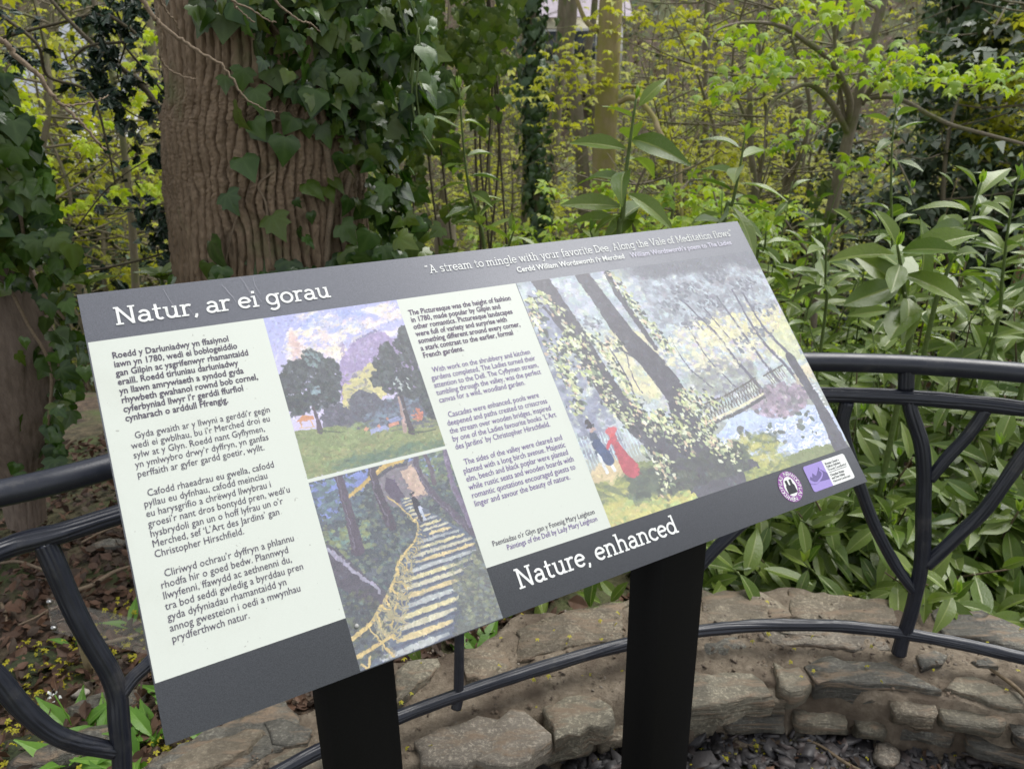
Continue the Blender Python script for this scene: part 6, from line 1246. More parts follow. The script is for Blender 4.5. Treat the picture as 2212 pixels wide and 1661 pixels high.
for k_ in range(22):
    Y_ = rg.uniform(9, 30); px_ = rg.uniform(-200, 2400); 
    if 1260 < px_ < 1350 and Y_ < 12: continue
    x_ = W(px_, 400, Y_)[0]; o = bpy.data.objects.new('slim_tree', TB[int(rg.integers(5))]); C.objects.link(o); o.location = (x_, Y_, float(ground_z(x_, Y_))); s_ = rg.uniform(0.35, 1.0); o.scale = (s_, s_, 1); o.rotation_euler = (rg.normal(0, 0.05), rg.normal(0, 0.06), rg.uniform(0, 6)); tag(o, ('slender' if s_ < 0.65 else 'stout') + ' bare brown trunk in the wood' + (' far off' if Y_ > 18 else ' close by') + (' left of the big tree' if px_ < 400 else ' between big tree and mossy trunk' if px_ < 1300 else ' between mossy trunk and forked maple' if px_ < 1800 else ' right of the forked maple'), 'tree trunk', 'slim bare trunks in the wood')
# houses glimpsed through the wood
def house(label, x0, x1, ytop, ybot, Y, wall, roofc, wins):
    a, b = W(x0, ybot, Y), W(x1, ytop, Y); z0, z1 = min(a[2] - 0.6, float(ground_z((a[0] + b[0]) / 2, Y + 2.5)) - 0.5), b[2]; w_ = b[0] - a[0]; th = thing('house', label, 'house', ((a[0] + b[0]) / 2, Y + 2, z0))
    V, F = box([(a[0] + b[0]) / 2, Y + 2.5, (z0 + z1) / 2], [1, 0, 0], [0, 1, 0], [0, 0, 1], w_, 5, z1 - z0); part('wall', V, F, simple('rendered wall', wall, 0.8, 3, 0.05), th)
    x0_, x1_ = a[0] - 0.3, b[0] + 0.3; rz = z1 + 1.9; R = [(x0_, Y - 0.3, z1), (x1_, Y - 0.3, z1), (x1_, Y + 5.3, z1), (x0_, Y + 5.3, z1), (x0_, Y + 2.5, rz), (x1_, Y + 2.5, rz)]; part('roof', np.array(R), [(0, 1, 5, 4), (2, 3, 4, 5), (0, 4, 3), (1, 2, 5), (0, 3, 2, 1)], simple('slate roof', roofc, 0.6, 8, 0.2), th)
    for (u, v, ww, hh) in wins:
        cx_ = a[0] + w_ * u; cz_ = z1 - (1 - v) * 2.2; V, F = box([cx_, Y - 0.02, cz_], [1, 0, 0], [0, 1, 0], [0, 0, 1], ww, 0.08, hh); wf = part('window', V, F, simple('white frame', (0.7, 0.7, 0.68)), th); V, F = box([cx_, Y - 0.065, cz_], [1, 0, 0], [0, 1, 0], [0, 0, 1], ww * 0.82, 0.03, hh * 0.85); part('pane', V, F, simple('dark window glass', (0.05, 0.06, 0.07), 0.1), wf)
house('cream rendered house with a lilac grey roof glimpsed through trees at the top', 1165, 1345, 38, 112, 28, (0.80, 0.76, 0.58), (0.36, 0.31, 0.36), [(0.2, 0.6, 0.9, 1.1), (0.55, 0.6, 0.9, 1.1), (0.85, 0.6, 0.9, 1.1)])
house('white house patch shining through the holly at the left', 68, 108, 205, 275, 20, (0.85, 0.87, 0.92), (0.30, 0.32, 0.36), [(0.5, 0.6, 0.2, 0.3)])

# saplings with yellow green bud bursts: a few kinds, each stem an individual
def sapling_variant(seed, h, nb, nt, mat, size, spread=0.9):
    g_ = np.random.default_rng(seed); tr_ = [np.array([0, 0, -0.2])]
    for k in range(1, 6): tr_.append(np.array([g_.normal(0, 0.05) * k, g_.normal(0, 0.05) * k, h * k / 5]))
    P = smooth_path(tr_, 4); T = tube(P, [0.035, 0.02, 0.006], 6); br = []; tips = []
    for k in range(nb):
        s_ = P[int(g_.uniform(0.25, 0.98) * (len(P) - 1))]; a = g_.uniform(0, 2 * PI); L = g_.uniform(0.3, spread); e = s_ + np.array([math.cos(a) * L, math.sin(a) * L, g_.uniform(0.0, 0.55) * L]); m_ = (s_ + e) / 2 + [0, 0, -0.04]; Q = smooth_path([s_, m_, e], 3); br.append(tube(Q, [0.008, 0.003], 4, cap=False))
        for u in g_.uniform(0.3, 1, max(2, nt // nb)): tips.append(s_ + (e - s_) * u + g_.normal(0, 0.07, 3))
    tips = np.array(tips); N = len(tips); V1, F1 = merge([T] + br); V2, F2, A = many(TUFT, tips, frames(np.column_stack([g_.normal(0, 1, N), g_.normal(0, 1, N), g_.normal(0, 0.3, N)]), np.column_stack([g_.normal(0, 0.3, N), g_.normal(0, 0.3, N), np.ones(N)])), size * g_.uniform(0.6, 1.3, N), g_)
    return mkmesh('sapling_stem', V1, F1, M['bark_far'], smooth=True), mkmesh('sapling_crown', V2, F2, M[mat], attrs={'vein': A})
SV = [sapling_variant(1, 3.2, 28, 150, 'spring', 0.056), sapling_variant(2, 4.2, 34, 210, 'spring', 0.058, 1.2), sapling_variant(3, 2.2, 20, 80, 'spring', 0.048, 0.7), sapling_variant(4, 2.6, 26, 260, 'scrub', 0.08, 0.9), sapling_variant(5, 5.0, 40, 110, 'spring', 0.055, 1.4), sapling_variant(6, 2.0, 24, 240, 'maple', 0.07, 0.9), sapling_variant(7, 1.8, 34, 420, 'evergreen', 0.085, 0.8), sapling_variant(8, 3.4, 34, 420, 'evergreen', 0.09, 1.0), sapling_variant(9, 6.0, 40, 60, 'scrub', 0.06, 1.6)]
def put_sapling(px, Y, k, label, group, sc_=1.0, name='sapling', cat='sapling', ztop=None):
    x = W(px, 400, Y)[0]; z = float(ground_z(x, Y)); th = thing(name, label, cat, (x, Y, z), group); a = rg.uniform(0, 2 * PI)
    for nm, me in (('trunk', SV[k][0]), ('crown', SV[k][1])):
        o = bpy.data.objects.new(nm, me); C.objects.link(o); o.parent = th; o.rotation_euler = (0, 0, a); o.scale = (sc_, sc_, sc_ * rg.uniform(0.9, 1.2))
    return th
LB = {'spring': ('thin sapling with yellow green buds', 'saplings with yellow green buds on the valley side'), 'scrub': ('twiggy sapling', 'twiggy olive saplings on the valley side'), 'ever': ('dark evergreen bush', 'evergreen bushes on the valley side'), 'maple': ('bush of fresh green leaves', 'fresh green bushes below the trees')}
SZ = ['mid sized', 'tall', 'short', 'olive leaved', 'tall spreading', 'low', 'squat', 'upright', 'tall bare']
def sow(n, xr, yr, kinds, lab, sc_=(0.8, 1.2), name='sapling', cat='sapling'):
    for _ in range(n): Y = math.exp(rg.uniform(math.log(yr[0]), math.log(yr[1]))); px_ = rg.uniform(*xr); px_ = px_ - 170 if 1160 < px_ < 1340 and rg.random() < 0.7 else px_; px_ = px_ + 150 if 1245 < px_ < 1385 and Y < 14 else px_; Y = max(Y, 6.5) if 1680 < px_ < 1960 else Y; k_ = int(rg.choice(kinds)); put_sapling(px_, Y, k_, SZ[k_] + ' ' + LB[lab][0] + (' far off' if Y > 12 else ' close by') + (' at the left edge' if px_ < 60 else ' left of the big trunk' if px_ < 400 else ' behind the big trunk' if px_ < 820 else ' left of the mossy trunk' if px_ < 1300 else ' right of the mossy trunk' if px_ < 1560 else ' left of the forked maple' if px_ < 1800 else ' right of the forked maple' if px_ < 2040 else ' at the right edge'), LB[lab][1], rg.uniform(*sc_), name, cat)
sow(34, (1340, 1760), (7, 18), [0, 1, 2, 4], 'spring'); sow(26, (820, 1340), (8, 24), [0, 1, 2], 'spring'); sow(18, (1760, 2400), (8, 18), [0, 1, 4], 'spring'); sow(26, (-150, 380), (5.5, 14), [0, 1, 2, 4], 'spring'); sow(10, (380, 820), (7, 20), [0, 1], 'spring')
sow(24, (900, 1500), (9, 22), [3, 8], 'scrub'); sow(20, (1500, 2400), (9, 22), [3, 8], 'scrub'); sow(12, (-100, 400), (7, 18), [3, 8], 'scrub')
sow(16, (1880, 2400), (6.5, 10), [6, 7], 'ever', (0.9, 1.4), 'evergreen_bush', 'bush'); sow(5, (1700, 1880), (8, 12), [6, 7], 'ever', (0.9, 1.3), 'evergreen_bush', 'bush'); sow(3, (60, 400), (6, 9), [6, 7], 'ever', (0.7, 1.1), 'evergreen_bush', 'bush'); sow(7, (1380, 1700), (12, 20), [6, 7], 'ever', (0.9, 1.3), 'evergreen_bush', 'bush')
sow(9, (1380, 1720), (4.2, 5.8), [5], 'maple', (0.55, 0.85), 'green_bush', 'bush'); sow(6, (1780, 2250), (4.6, 6), [5], 'maple', (0.5, 0.75), 'green_bush', 'bush'); sow(6, (1080, 1300), (6, 9), [5], 'maple', (0.6, 0.9), 'green_bush', 'bush')
# a yellow maple at the right edge
t = thing('tree', 'maple covered in yellow blossom at the right edge below the ivy clad trunk', 'tree', (*W(2230, 500, 7.5)[:2], -2.2))
tree_parts(t, [(WW([(2260, 700), (2240, 400), (2220, 150), (2215, -40)], 7.5), [0.05, 0.02])], M['bark_far']); crown(t, WW([(2150, 120), (2190, 90), (2200, 160), (2130, 160), (2220, 60), (2170, 200), (2090, 265), (2130, 280), (2190, 290), (2120, 310)], 7.3), (0.17, 0.25, 0.10), 34, TUFT, 'spring', 0.085, rg)
# hanging curtain of small ivy right of the big tree
t = thing('ivy_curtain', 'curtain of small hanging ivy leaves right of the big trunk, behind the slender laurel shoot', 'ivy', (*W(980, 500, 3.9)[:2], float(ground_z(W(980, 500, 3.9)[0], 3.9))))
N = 5200; x = rg.uniform(780, 1130, N); y = rg.uniform(-120, 560, N); lim = np.interp(y, [-120, 60, 160, 260, 380, 430, 560], [1130, 1110, 1080, 1020, 960, 1000, 1030]) + rg.normal(0, 22, N) + (vn(y * 0.03, 1, 0, 4) - 0.5) * 60; keep = (x < lim) & (vn(x * 0.03, y * 0.02, 0, 6) > 0.28 + 0.25 * (y > 250)); x, y = x[keep], y[keep]
pos = np.array([W(a, b, 3.9 + c_) for a, b, c_ in zip(x, y, rg.normal(0, 0.3, len(x)))]); n_ = len(pos); leaves(t, 'ivysmall', IVY[2:], 'ivy_small', pos, frames(np.column_stack([rg.normal(0, 0.5, n_), rg.normal(0, 0.3, n_), -np.ones(n_)]), np.column_stack([rg.normal(0, 0.5, n_), -np.ones(n_), rg.normal(0.3, 0.4, n_)])), rg.uniform(0.028, 0.05, n_), rg, 200)
for k in range(10):
    x0 = rg.uniform(860, 1080); V, F = tube(smooth_path(WW([(x0 - 20, -100), (x0, 100), (x0 + rg.normal(0, 20), 300), (x0 + rg.normal(0, 20), 560)], 4.0), 5), 0.006, 5); part('stem', V, F, M['twig_dark'], t, smooth=True)
# undergrowth
def undergrowth(name, label, n, mat, variants, xr, yr, hr, size, thr, seed, cat='undergrowth', twig=False):
    g_ = np.random.default_rng(seed); Y = np.exp(g_.uniform(math.log(yr[0]), math.log(yr[1]), n)); x = (g_.uniform(*xr, n) - 1106) / FPX * Y * 1.02; keep = fbm(x * 0.5, Y * 0.5, 0, 3, seed) > thr; x, Y = x[keep], Y[keep]; n = len(x)
    h = g_.uniform(0, 1, n) ** 1.5 * hr * (0.5 + vn(x * 0.9, Y * 0.9, 0, seed + 1)); z = ground_z(x, Y) + h; pos = np.column_stack([x, Y, z]); s_ = size * Y / 10 * g_.uniform(0.6, 1.5, n)
    if twig:
        d = np.column_stack([g_.normal(0, 0.45, n), g_.normal(0, 0.3, n), np.ones(n)]); fr = frames(d, np.tile([0, -1, 0.1], (n, 1))); V_ = np.array([(-0.006, 0, 0), (0.006, 0, 0), (0.003, 1, 0.05), (-0.003, 1, 0.05), (0, 0.5, 0.012)]); var = [(V_, np.array([[0, 1, 2, 3]]), np.zeros(5))]; pos[:, 2] = ground_z(x, Y)
    else: d = np.column_stack([g_.normal(0, 1, n), g_.normal(0, 1, n), g_.normal(0, 0.5, n)]); fr = frames(d, np.column_stack([g_.normal(0, 0.5, n), g_.normal(-0.4, 0.5, n), np.ones(n)])); var = variants
    V, F, A = many(var, pos, fr, s_, g_); o = part(name, V, F, mat if not isinstance(mat, str) else M[mat], None, attrs={'vein': A}); tag(o, label, cat, kind='stuff')
XR = (-500, 2700)
undergrowth('scrub', 'olive scrub and brambles on the valley side', 26000, 'scrub', SMALL, XR, (5, 62), 1.0, 0.075, 0.40, 5)
undergrowth('ivy_ground_cover', 'dark ivy and evergreen ground cover on the valley side', 26000, 'evergreen', SMALL, XR, (5, 62), 0.9, 0.085, 0.43, 15)
undergrowth('bud_haze', 'yellow green buds in the wood on the valley side', 30000, 'spring', TUFT[:1], XR, (8.5, 62), 3.2, 0.036, 0.40, 25)
undergrowth('dead_leaves_cover', 'brown dead leaves and bracken on the valley side', 9000, 'litter', SMALL, XR, (5, 62), 0.4, 0.08, 0.42, 35)
undergrowth('twigs', 'bare twigs and thin stems on the valley side', 6000, M['twig_far'], None, XR, (5, 62), 1, 1.1, 0.3, 45, 'twigs', True)
# ================================================================ branches reaching in at the upper left
rg = np.random.default_rng(202)
ht = thing('holly_tree', 'holly with dark spiny leaves hanging on thin branches left of the big trunk', 'holly tree', (*W(200, 700, 3.4)[:2], float(ground_z(W(200, 700, 3.4)[0], 3.4))))
gz = float(ht.location[2])
hb = [([(385, 700), (385, 600), (378, 500), (384, 420), (365, 340), (343, 262), (300, 190), (262, 150), (200, 90), (130, 20), (60, -60)], 3.3, 0.014), ([(0, 30), (60, 90), (120, 160), (190, 230), (225, 300), (250, 392)], 3.0, 0.006), ([(330, 0), (345, 60), (372, 120), (362, 200), (380, 260), (345, 340)], 3.5, 0.005), ([(268, 35), (272, 110), (262, 170), (285, 200)], 3.4, 0.004), ([(400, 40), (380, 90), (384, 160), (370, 230)], 3.5, 0.004), ([(640, 370), (540, 400), (440, 430), (350, 475), (260, 440)], 3.2, 0.005), ([(655, 440), (560, 452), (470, 440), (400, 455), (300, 470), (200, 455)], 3.2, 0.006), ([(640, 480), (540, 485), (450, 470), (330, 480)], 3.3, 0.005), ([(0, 600), (200, 590), (400, 545), (470, 480)], 3.2, 0.005), ([(240, 30), (260, 85), (210, 100), (140, 120)], 3.2, 0.006), ([(0, 85), (120, 45), (220, 50), (300, 100), (345, 180), (420, 300), (480, 380)], 3.6, 0.006), ([(390, 60), (440, 130), (470, 190), (480, 290)], 3.4, 0.004), ([(230, 180), (300, 250), (420, 270), (500, 262), (600, 280)], 3.4, 0.003), ([(360, 510), (420, 430), (480, 395), (600, 350)], 3.4, 0.004), ([(480, 560), (500, 600), (420, 610), (300, 640), (180, 660)], 2.9, 0.004), ([(400, 300), (440, 200), (455, 100), (450, 20)], 3.5, 0.003), ([(160, 500), (240, 400), (330, 340), (420, 290)], 3.5, 0.003)]
pos, dr = [], []
for q, (P, Y, r_) in enumerate(hb):
    Q = smooth_path([p + rg.normal(0, 0.02, 3) for p in WW(P, Y, Y + 0.15)], 6); 
    if q == 0: Q = np.vstack([[ [Q[0][0] - 0.02, Q[0][1], gz - 0.05] ], Q])
    V, F = tube(Q, [r_ * 1.2, r_, r_ * 0.5], 7); part('trunk' if q == 0 else 'branch', V, F, M['twig_dark'], ht, smooth=True)
    for k in range(int(len(Q) * (0.9 if q not in (0, 5, 6, 7, 8) else 0.35))): i = int(rg.integers(len(Q))); pos.append(Q[i] + rg.normal(0, 0.04, 3)); dr.append(rg.normal(0, 1, 3) + [0, 0, -0.4])
cl = [(270, 8, 60, 26), (300, 25, 60, 22), (225, 50, 26, 16), (410, 40, 60, 30), (440, 15, 50, 24), (395, 85, 34, 22), (235, 118, 30, 14), (205, 150, 34, 16), (190, 170, 26, 10), (232, 200, 24, 18), (240, 222, 22, 12), (280, 170, 16, 10), (385, 215, 36, 24), (350, 240, 26, 14), (390, 280, 24, 12), (400, 240, 20, 14), (470, 215, 34, 14), (510, 235, 34, 24), (530, 210, 30, 14), (455, 190, 30, 10), (500, 310, 34, 12), (485, 350, 26, 10), (262, 265, 20, 8), (340, 335, 20, 8), (300, 300, 26, 8), (370, 365, 36, 14), (420, 355, 26, 10), (320, 455, 36, 20), (350, 500, 36, 26), (345, 540, 34, 20), (365, 480, 30, 14), (405, 310, 26, 8), (540, 140, 40, 16), (560, 60, 30, 14), (470, 120, 40, 14), (500, 20, 30, 14), (30, 120, 30, 14), (60, 130, 24, 8), (520, 400, 30, 8), (640 - 20, 555, 10, 2), (445, 455, 20, 6), (520, 465, 16, 6)]
for x, y, s_, n in cl:
    for k in range(int(n * 1.3)): p = W(rg.normal(x, s_ * 0.42), rg.normal(y, s_ * 0.34), 3.35 + rg.normal(0, 0.1)); pos.append(p); dr.append(rg.normal(0, 1, 3) + [0, 0, -0.3])
pos = np.array(pos); dr = np.array(dr); leaves(ht, 'holly', HOLLY, 'holly', pos, frames(dr, np.column_stack([rg.normal(0, 0.7, len(pos)), rg.normal(-0.5, 0.5, len(pos)), rg.normal(0.7, 0.4, len(pos))])), rg.uniform(0.035, 0.062, len(pos)), rg, 300)
# fresh sycamore sprays behind the holly
t = thing('young_tree', 'sycamore with bright lime green leaves behind the holly, left of the big trunk', 'tree', (*W(260, 700, 4.8)[:2], float(ground_z(W(260, 700, 4.8)[0], 4.8))))
tree_parts(t, [(WW([(300, 800), (290, 560), (275, 380), (250, 200), (215, 60), (190, -60)], 4.8), [0.03, 0.02, 0.012]), (WW([(285, 480), (350, 440), (430, 415)], 4.8, 4.5), [0.010, 0.004]), (WW([(275, 380), (220, 330), (160, 330)], 4.8, 4.6), [0.010, 0.004]), (WW([(240, 170), (330, 150), (400, 180)], 4.8, 4.6), [0.010, 0.004])], M['bark_far'])
sp = [(325, 75, 30), (310, 135, 40), (290, 205, 30), (330, 185, 30), (345, 195, 24), (180, 310, 28), (190, 318, 20), (225, 265, 22), (270, 430, 26), (330, 425, 40), (420, 420, 36), (250, 412, 30), (350, 410, 30), (310, 400, 30), (180, 440, 30), (95, 400, 36), (105, 365, 40), (115, 445, 30), (20, 150, 40), (30, 230, 40), (10, 210, 36), (60, 250, 40), (45, 280, 36), (580, 255, 26), (565, 330, 30), (620, 470, 30), (660, 490, 30), (690, 475, 26), (520, 550, 26), (300, 350, 30), (630, 270, 26), (640, 230, 22)]
pos = np.concatenate([np.array([W(x + rg.normal(0, s_ * 0.5), y + rg.normal(0, s_ * 0.3), 4.7 + rg.normal(0, 0.12)) for _ in range(15)]) for x, y, s_ in sp]); n_ = len(pos)
M['lime'] = leafmat('lime sycamore leaf', [(0.34, 0.48, 0.02), (0.46, 0.58, 0.03), (0.52, 0.60, 0.04)], 0.6, 0.4, tcol=(1.3, 1.3, 0.5))
leaves(t, 'lime', MAPLE, 'lime', pos, frames(np.column_stack([rg.normal(0, 1, n_), rg.normal(0, 1, n_), rg.normal(-0.35, 0.25, n_)]), np.column_stack([rg.normal(0, 0.3, n_), rg.normal(-0.3, 0.3, n_), np.ones(n_)])), rg.uniform(0.03, 0.058, n_), rg, 300)
# bare dead twigs in front
def bare(label, segs, Y):
    t = thing('bare_branch', label, 'branch', tuple(W(*segs[0][0][0], Y)))
    for q, (P, r_) in enumerate(segs):
        Q = smooth_path([p + rg.normal(0, 0.002, 3) for p in WW(P, Y, Y + 0.08)], 7); Q[1:-1] += rg.normal(0, 0.0014, Q[1:-1].shape); V, F = tube(Q, r_, 8, flute=0.1, seed=q); part('branch' if q == 0 else 'twig', V, F, M['twig'], t, smooth=True)
bare('long bare twig slanting from the left edge with one side shoot pointing right', [([(-40, 70), (0, 90), (30, 118), (75, 160), (110, 210), (137, 232), (170, 262), (205, 302), (231, 328)], [0.0055, 0.005, 0.0036, 0.0022]), ([(137, 232), (170, 226), (210, 216), (234, 206)], [0.0024, 0.0012])], 1.55)
bare('grey dead twig crossing the top of the big trunk diagonally down to the right', [([(300, 0 - 10), (330, 36), (355, 60), (400, 90), (440, 120), (480, 145), (520, 195), (545, 225), (580, 240), (600, 242)], [0.0055, 0.005, 0.0034, 0.002, 0.0012]), ([(500, -40), (505, 8), (515, 20), (540, 40), (552, 50)], [0.0025, 0.0012])], 1.9)
bare('pale crooked twig hanging over the left edge of the big trunk', [([(330, -30), (345, 40), (348, 80), (346, 120), (357, 145), (380, 160), (410, 168), (428, 171)], [0.0045, 0.004, 0.0026, 0.0013]), ([(345, -20), (355, 20), (372, 45), (390, 66)], [0.0032, 0.0018])], 1.95)
bare('short bare twig tip hanging into the ivy at the top edge', [([(480, -20), (510, 5), (545, 25), (580, 45), (600, 52)], [0.003, 0.002, 0.0014])], 1.8)
bare('short twig tip with side buds in the ivy near the top of the trunk', [([(580, -20), (610, 15), (650, 48), (672, 55), (693, 68)], [0.003, 0.002, 0.0014])], 1.85)
bare('reddish bare stem rising through the laurels beside the board', [([(1740, 780), (1715, 730), (1690, 700), (1665, 640)], [0.005, 0.003])], 2.3)

# ================================================================ woodland floor at lower left
def floor_scatter(name, label, n, mat, variants, size, seed, region, cat, lift=0.012, tilt=0.35, clump=0.0):
    g_ = np.random.default_rng(seed); th_ = g_.uniform(*region[0], n); r_ = g_.uniform(*region[1], n); p = cyl(th_, r_, 0)
    if clump: keep = fbm(p[:, 0] * 4, p[:, 1] * 4, 0, 3, seed) > clump; p = p[keep]; n = len(p)
    p[:, 2] = ground_z(p[:, 0], p[:, 1]) + g_.uniform(0, lift, n); d = np.column_stack([g_.normal(0, 1, n), g_.normal(0, 1, n), g_.normal(0, tilt * 0.7, n)]); nr = np.column_stack([g_.normal(0, tilt, n), g_.normal(0, tilt, n), np.ones(n)])
    V, F, A = many(variants, p, frames(d, nr), size * g_.uniform(0.5, 1.4, n), g_); tag(part(name, V, F, M[mat], None, attrs={'vein': A}), label, cat, kind='stuff')
CURL = [grid_leaf([0.02, 0.2, 0.32, 0.34, 0.26, 0.12, 0.0], -0.5 + 0.5 * k, 0.3 - 0.2 * k, 0.05, 30 + k) for k in range(4)]
floor_scatter('leaf_litter', 'brown dead leaves lying thick on the ground behind the left railing', 13000, 'litter', CURL, 0.036, 1, ((-1.35, -0.30), (2.06, 4.4)), 'dead leaves', 0.035, 0.5)
floor_scatter('leaf_litter', 'scattered dead leaves under the laurel hedge', 1500, 'litter', CURL, 0.06, 2, ((-0.3, 0.9), (2.1, 4.0)), 'dead leaves', 0.02)
FLW = [tufts(k) for k in range(3)]
floor_scatter('fallen_flowers', 'tiny yellow maple flowers fallen on the dead leaves', 5000, 'flower', FLW, 0.008, 3, ((-1.3, -0.42), (1.98, 2.9)), 'fallen flowers', 0.05, 0.6, 0.44)
g_ = np.random.default_rng(8); n = 70; p = cyl(g_.uniform(-0.6, 0.5, n), g_.uniform(1.68, 2.05, n), WZ + 0.022); V, F, A = many(FLW, p, frames(g_.normal(0, 1, (n, 3)), np.tile([0, 0.1, 1.0], (n, 1))), 0.007 * g_.uniform(0.5, 1.3, n), g_); tag(part('wall_flowers', V, F, M['flower'], None, attrs={'vein': A}), 'single yellow flowers dropped on the wall top', 'fallen flowers', kind='stuff')
n = 160; p = cyl(g_.uniform(-0.4, 0.6, n), g_.uniform(1.3, 1.66, n), -0.012); V, F, A = many(FLW, p, frames(g_.normal(0, 1, (n, 3)), np.tile([0, 0.1, 1.0], (n, 1))), 0.006 * g_.uniform(0.5, 1.3, n), g_); tag(part('gravel_flowers', V, F, M['flower'], None, attrs={'vein': A}), 'yellow flowers dropped among the slate chips', 'fallen flowers', kind='stuff')
n = 60; p = cyl(g_.uniform(-0.3, 0.6, n), g_.uniform(1.5, 1.66, n), -0.012); V, F, A = many(CURL, p, frames(g_.normal(0, 1, (n, 3)) * [1, 1, 0.3], np.tile([0, 0.1, 1.0], (n, 1))), 0.03 * g_.uniform(0.5, 1.3, n), g_); tag(part('gravel_leaves', V, F, M['litter'], None, attrs={'vein': A}), 'dead leaf pieces at the foot of the wall', 'dead leaves', kind='stuff')
m_moss = simple('dark moss', (0.035, 0.045, 0.018), 0.9, 120, 0.5, 0.9)
def mound(px, py, sx, sy, h, seed, label):
    c_ = G(px, py, 0.03); a, r_ = np.meshgrid(np.linspace(0, 2 * PI, 41)[:-1], np.linspace(0, 1, 12)); x = r_ * np.cos(a) * sx * (1 + 0.3 * (fbm(np.cos(a) * 2 + 3, np.sin(a) * 2 + 3, seed, 3, seed) - 0.5)); y = r_ * np.sin(a) * sy; z = h * (1 - r_ ** 2) * (0.7 + 0.6 * fbm(x * 30, y * 30, 1, 4, seed)) - 0.01; idx = np.arange(480).reshape(12, 40)
    tag(part('moss_mound', np.stack([x + c_[0], y + c_[1], z + c_[2]], -1).reshape(-1, 3), np.stack([idx[:-1], np.roll(idx[:-1], -1, 1), np.roll(idx[1:], -1, 1), idx[1:]], -1).reshape(-1, 4), m_moss, smooth=True), label, 'moss')
mound(40, 1470, 0.10, 0.16, 0.05, 4, 'dark moss cushion among yellow flowers at the left edge'); mound(60, 1640, 0.13, 0.10, 0.05, 5, 'dark moss patch in the lower left corner')
# sticks
for q, (P, r_, label) in enumerate([([(210, 1395), (255, 1385), (300, 1372)], 0.006, 'pale straight stick lying on dead leaves beside the left railing post'), ([(168, 1275), (200, 1262), (245, 1235), (280, 1222)], 0.0065, 'split tan stick slanting up towards the board edge behind the railing'), ([(0, 1215), (40, 1212), (90, 1228), (120, 1240)], 0.005, 'grey stick on dead leaves at the left edge below the middle rail'), ([(0, 1300), (10, 1320), (14, 1345)], 0.006, 'short curved grey stick at the very left edge'), ([(40, 1350), (80, 1330), (110, 1310)], 0.003, 'thin twig under the clear plaque at left'), ([(175, 1170), (215, 1150), (255, 1135)], 0.004, 'dark twig lying just under the middle rail at left')]):
    Q = smooth_path([G(x, y, 0.065) + [0, 0, rg.normal(0, 0.004)] for x, y in P], 6); V, F = tube(Q, [r_, r_ * 1.1, r_ * 0.7], 8, flute=0.12, seed=q); tag(part('stick', V, F, M['twig'], smooth=True), label, 'stick')
Q = smooth_path([G(x, y, WZ + 0.03) for x, y in ((2140, 1445), (2165, 1462), (2195, 1485), (2230, 1520))], 6); V, F = tube(Q, [0.004, 0.0055, 0.005], 8, flute=0.12, seed=3); tag(part('stick', V, F, M['wood_stem'], smooth=True), 'brown stick lying on the wall top at the right edge', 'stick')
Q = smooth_path([G(x, y, -0.008) for x, y in ((1730, 1592), (1775, 1612), (1815, 1640), (1850, 1660), (1900, 1680))], 6); V, F = tube(Q, [0.003, 0.0045, 0.0045], 8, flute=0.12, seed=4); tag(part('stick', V, F, M['wood_stem'], smooth=True), 'reddish stick among slate chips left of the pinkish pebble', 'stick')
# wild garlic
def garlic(px, py, n, L, label, seed, z=0.04, flower=False, dirs=None):
    g_ = np.random.default_rng(seed); c_ = G(px, py, z); t = thing('wild_garlic', label, 'plant', tuple(c_)); pos, d, nr = [], [], []
    for k in range(n):
        a = (dirs[k] if dirs else g_.uniform(0, 2 * PI)); v = np.array([math.cos(a), math.sin(a), g_.uniform(0.7, 1.6)]); pos.append(c_ + g_.normal(0, 0.008, 3)); d.append(v); nr.append((-math.cos(a) * 0.7, -math.sin(a) * 0.7 - 0.5, 0.8))
    leaves(t, 'garlic', GARLIC, 'garlic', np.array(pos), frames(np.array(d), np.array(nr)), L * g_.uniform(0.7, 1.1, n), g_, 50)
    if flower:
        top = c_ + np.array([0.0, -0.03, 0.16]); V, F = tube([c_, (c_ + top) / 2 + [0.004, 0, 0], top], 0.0016, 6); part('stalk', V, F, M['garlic'], t, smooth=True)
        V, F, A = many(SMALL, np.array([top + g_.normal(0, 0.008, 3) for _ in range(12)]), frames(g_.normal(0, 1, (12, 3)) + [0, -0.5, 0.3], g_.normal(0, 1, (12, 3))), 0.012, g_); part('flower', V, F, simple('white petal', (0.8, 0.82, 0.78), 0.6), t, attrs={'vein': A})
garlic(165, 1590, 5, 0.13, 'wild garlic with a small white flower head between the lower left rail branches', 1, 0.03, True, [1.9, 1.3, 0.5, 2.8, 0.1]); garlic(230, 1590, 6, 0.12, 'wild garlic leaves leaning right behind the left railing post', 2); garlic(335, 1600, 8, 0.11, 'wild garlic clump beside the lower left corner of the board', 3); garlic(150, 1661, 7, 0.13, 'wild garlic clump at the bottom edge left of the railing post', 4); garlic(300, 1655, 8, 0.13, 'wild garlic clump at the bottom edge between the post and the board', 5)
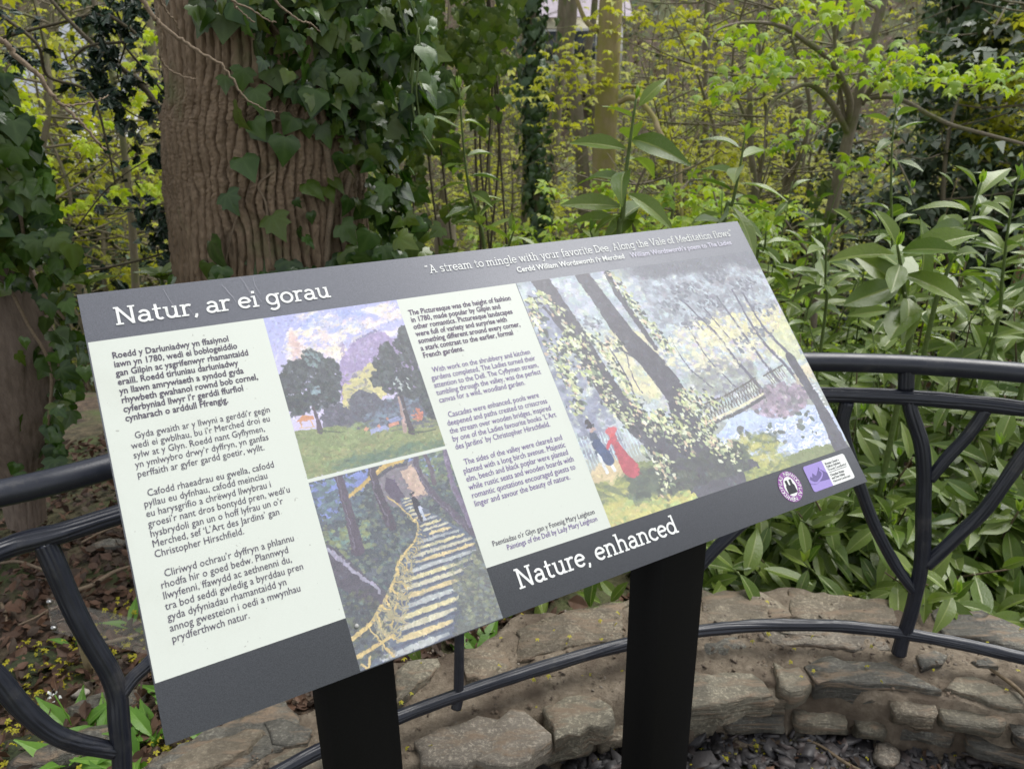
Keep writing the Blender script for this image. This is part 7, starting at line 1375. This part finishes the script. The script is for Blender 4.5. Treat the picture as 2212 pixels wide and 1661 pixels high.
garlic(165, 1395, 4, 0.07, 'small wild garlic seedling among the yellow flowers above the round pebble', 6); garlic(290, 1350, 3, 0.10, 'two wild garlic blades beside the board under the clear plaque', 7); garlic(1035, 1440, 7, 0.15, 'wild garlic tuft behind the wall just right of the short railing post', 8, 0.0); garlic(370, 1530, 8, 0.10, 'wild garlic leaves half hidden behind the lower left edge of the board', 9); garlic(560, 1600, 7, 0.09, 'low wild garlic leaves beneath the board lower edge', 10, 0.05); garlic(450, 1610, 7, 0.09, 'bright garlic leaves beside the brown rock under the board', 11, 0.05)
# clear plaque on a peg
t = thing('plaque', 'small clear plastic plaque with dark lettering on a wooden peg behind the left railing', 'plaque', tuple(G(150, 1400, 0.05)))
A_, B2, C_, D_ = W(100, 1290, 1.62), W(360, 1352, 1.52), W(372, 1425, 1.45), W(112, 1364, 1.55)
nn = np.cross(B2 - A_, D_ - A_); nn /= np.linalg.norm(nn); V = np.array([A_, B2, C_, D_, A_ + nn * 0.005, B2 + nn * 0.005, C_ + nn * 0.005, D_ + nn * 0.005])
q = NT('clear acrylic'); q.b.inputs['Transmission Weight'].default_value = 0.95; m_ac = q.fin((0.80, 0.79, 0.74), 0.04, spec=0.4); q.b.inputs['IOR'].default_value = 1.08
part('panel', V, [(0, 1, 2, 3), (7, 6, 5, 4), (0, 4, 5, 1), (1, 5, 6, 2), (2, 6, 7, 3), (3, 7, 4, 0)], m_ac, t)
ux = (B2 - A_) / np.linalg.norm(B2 - A_); uy = (D_ - A_) / np.linalg.norm(D_ - A_); Vt, Ft = text_data('National Lottery', 0.021); sgn = 1 if nn[1] < 0 else -1
P = A_ + ux * (0.030 + Vt[:, 0])[:, None] + uy * (0.042 - Vt[:, 1])[:, None] + nn * (0.0065 if sgn > 0 else -0.0012); part('lettering', P, Ft, simple('dark plaque print', (0.02, 0.02, 0.025), 0.5), t)
pg0 = G(133, 1300, 0.0); V, F = box([W(142, 1245, 1.66)[0], 1.66, 0.13], [1, 0, 0], [0, 1, 0], [0, 0, 1], 0.024, 0.018, 0.30, 0.002); part('peg', V, F, simple('weathered wood peg', (0.30, 0.24, 0.13), 0.8, 60, 0.3, 0.5), t)
for c_ in (A_ + ux * 0.012 + uy * 0.012, D_ + ux * 0.012 - uy * 0.012): V, F = tube([c_ - nn * 0.004 * sgn, c_ + nn * 0.010 * sgn], 0.005, 12); part('screw', V, F, simple('bright screw', (0.45, 0.45, 0.45), 0.3, metal=1.0), t, smooth=False)
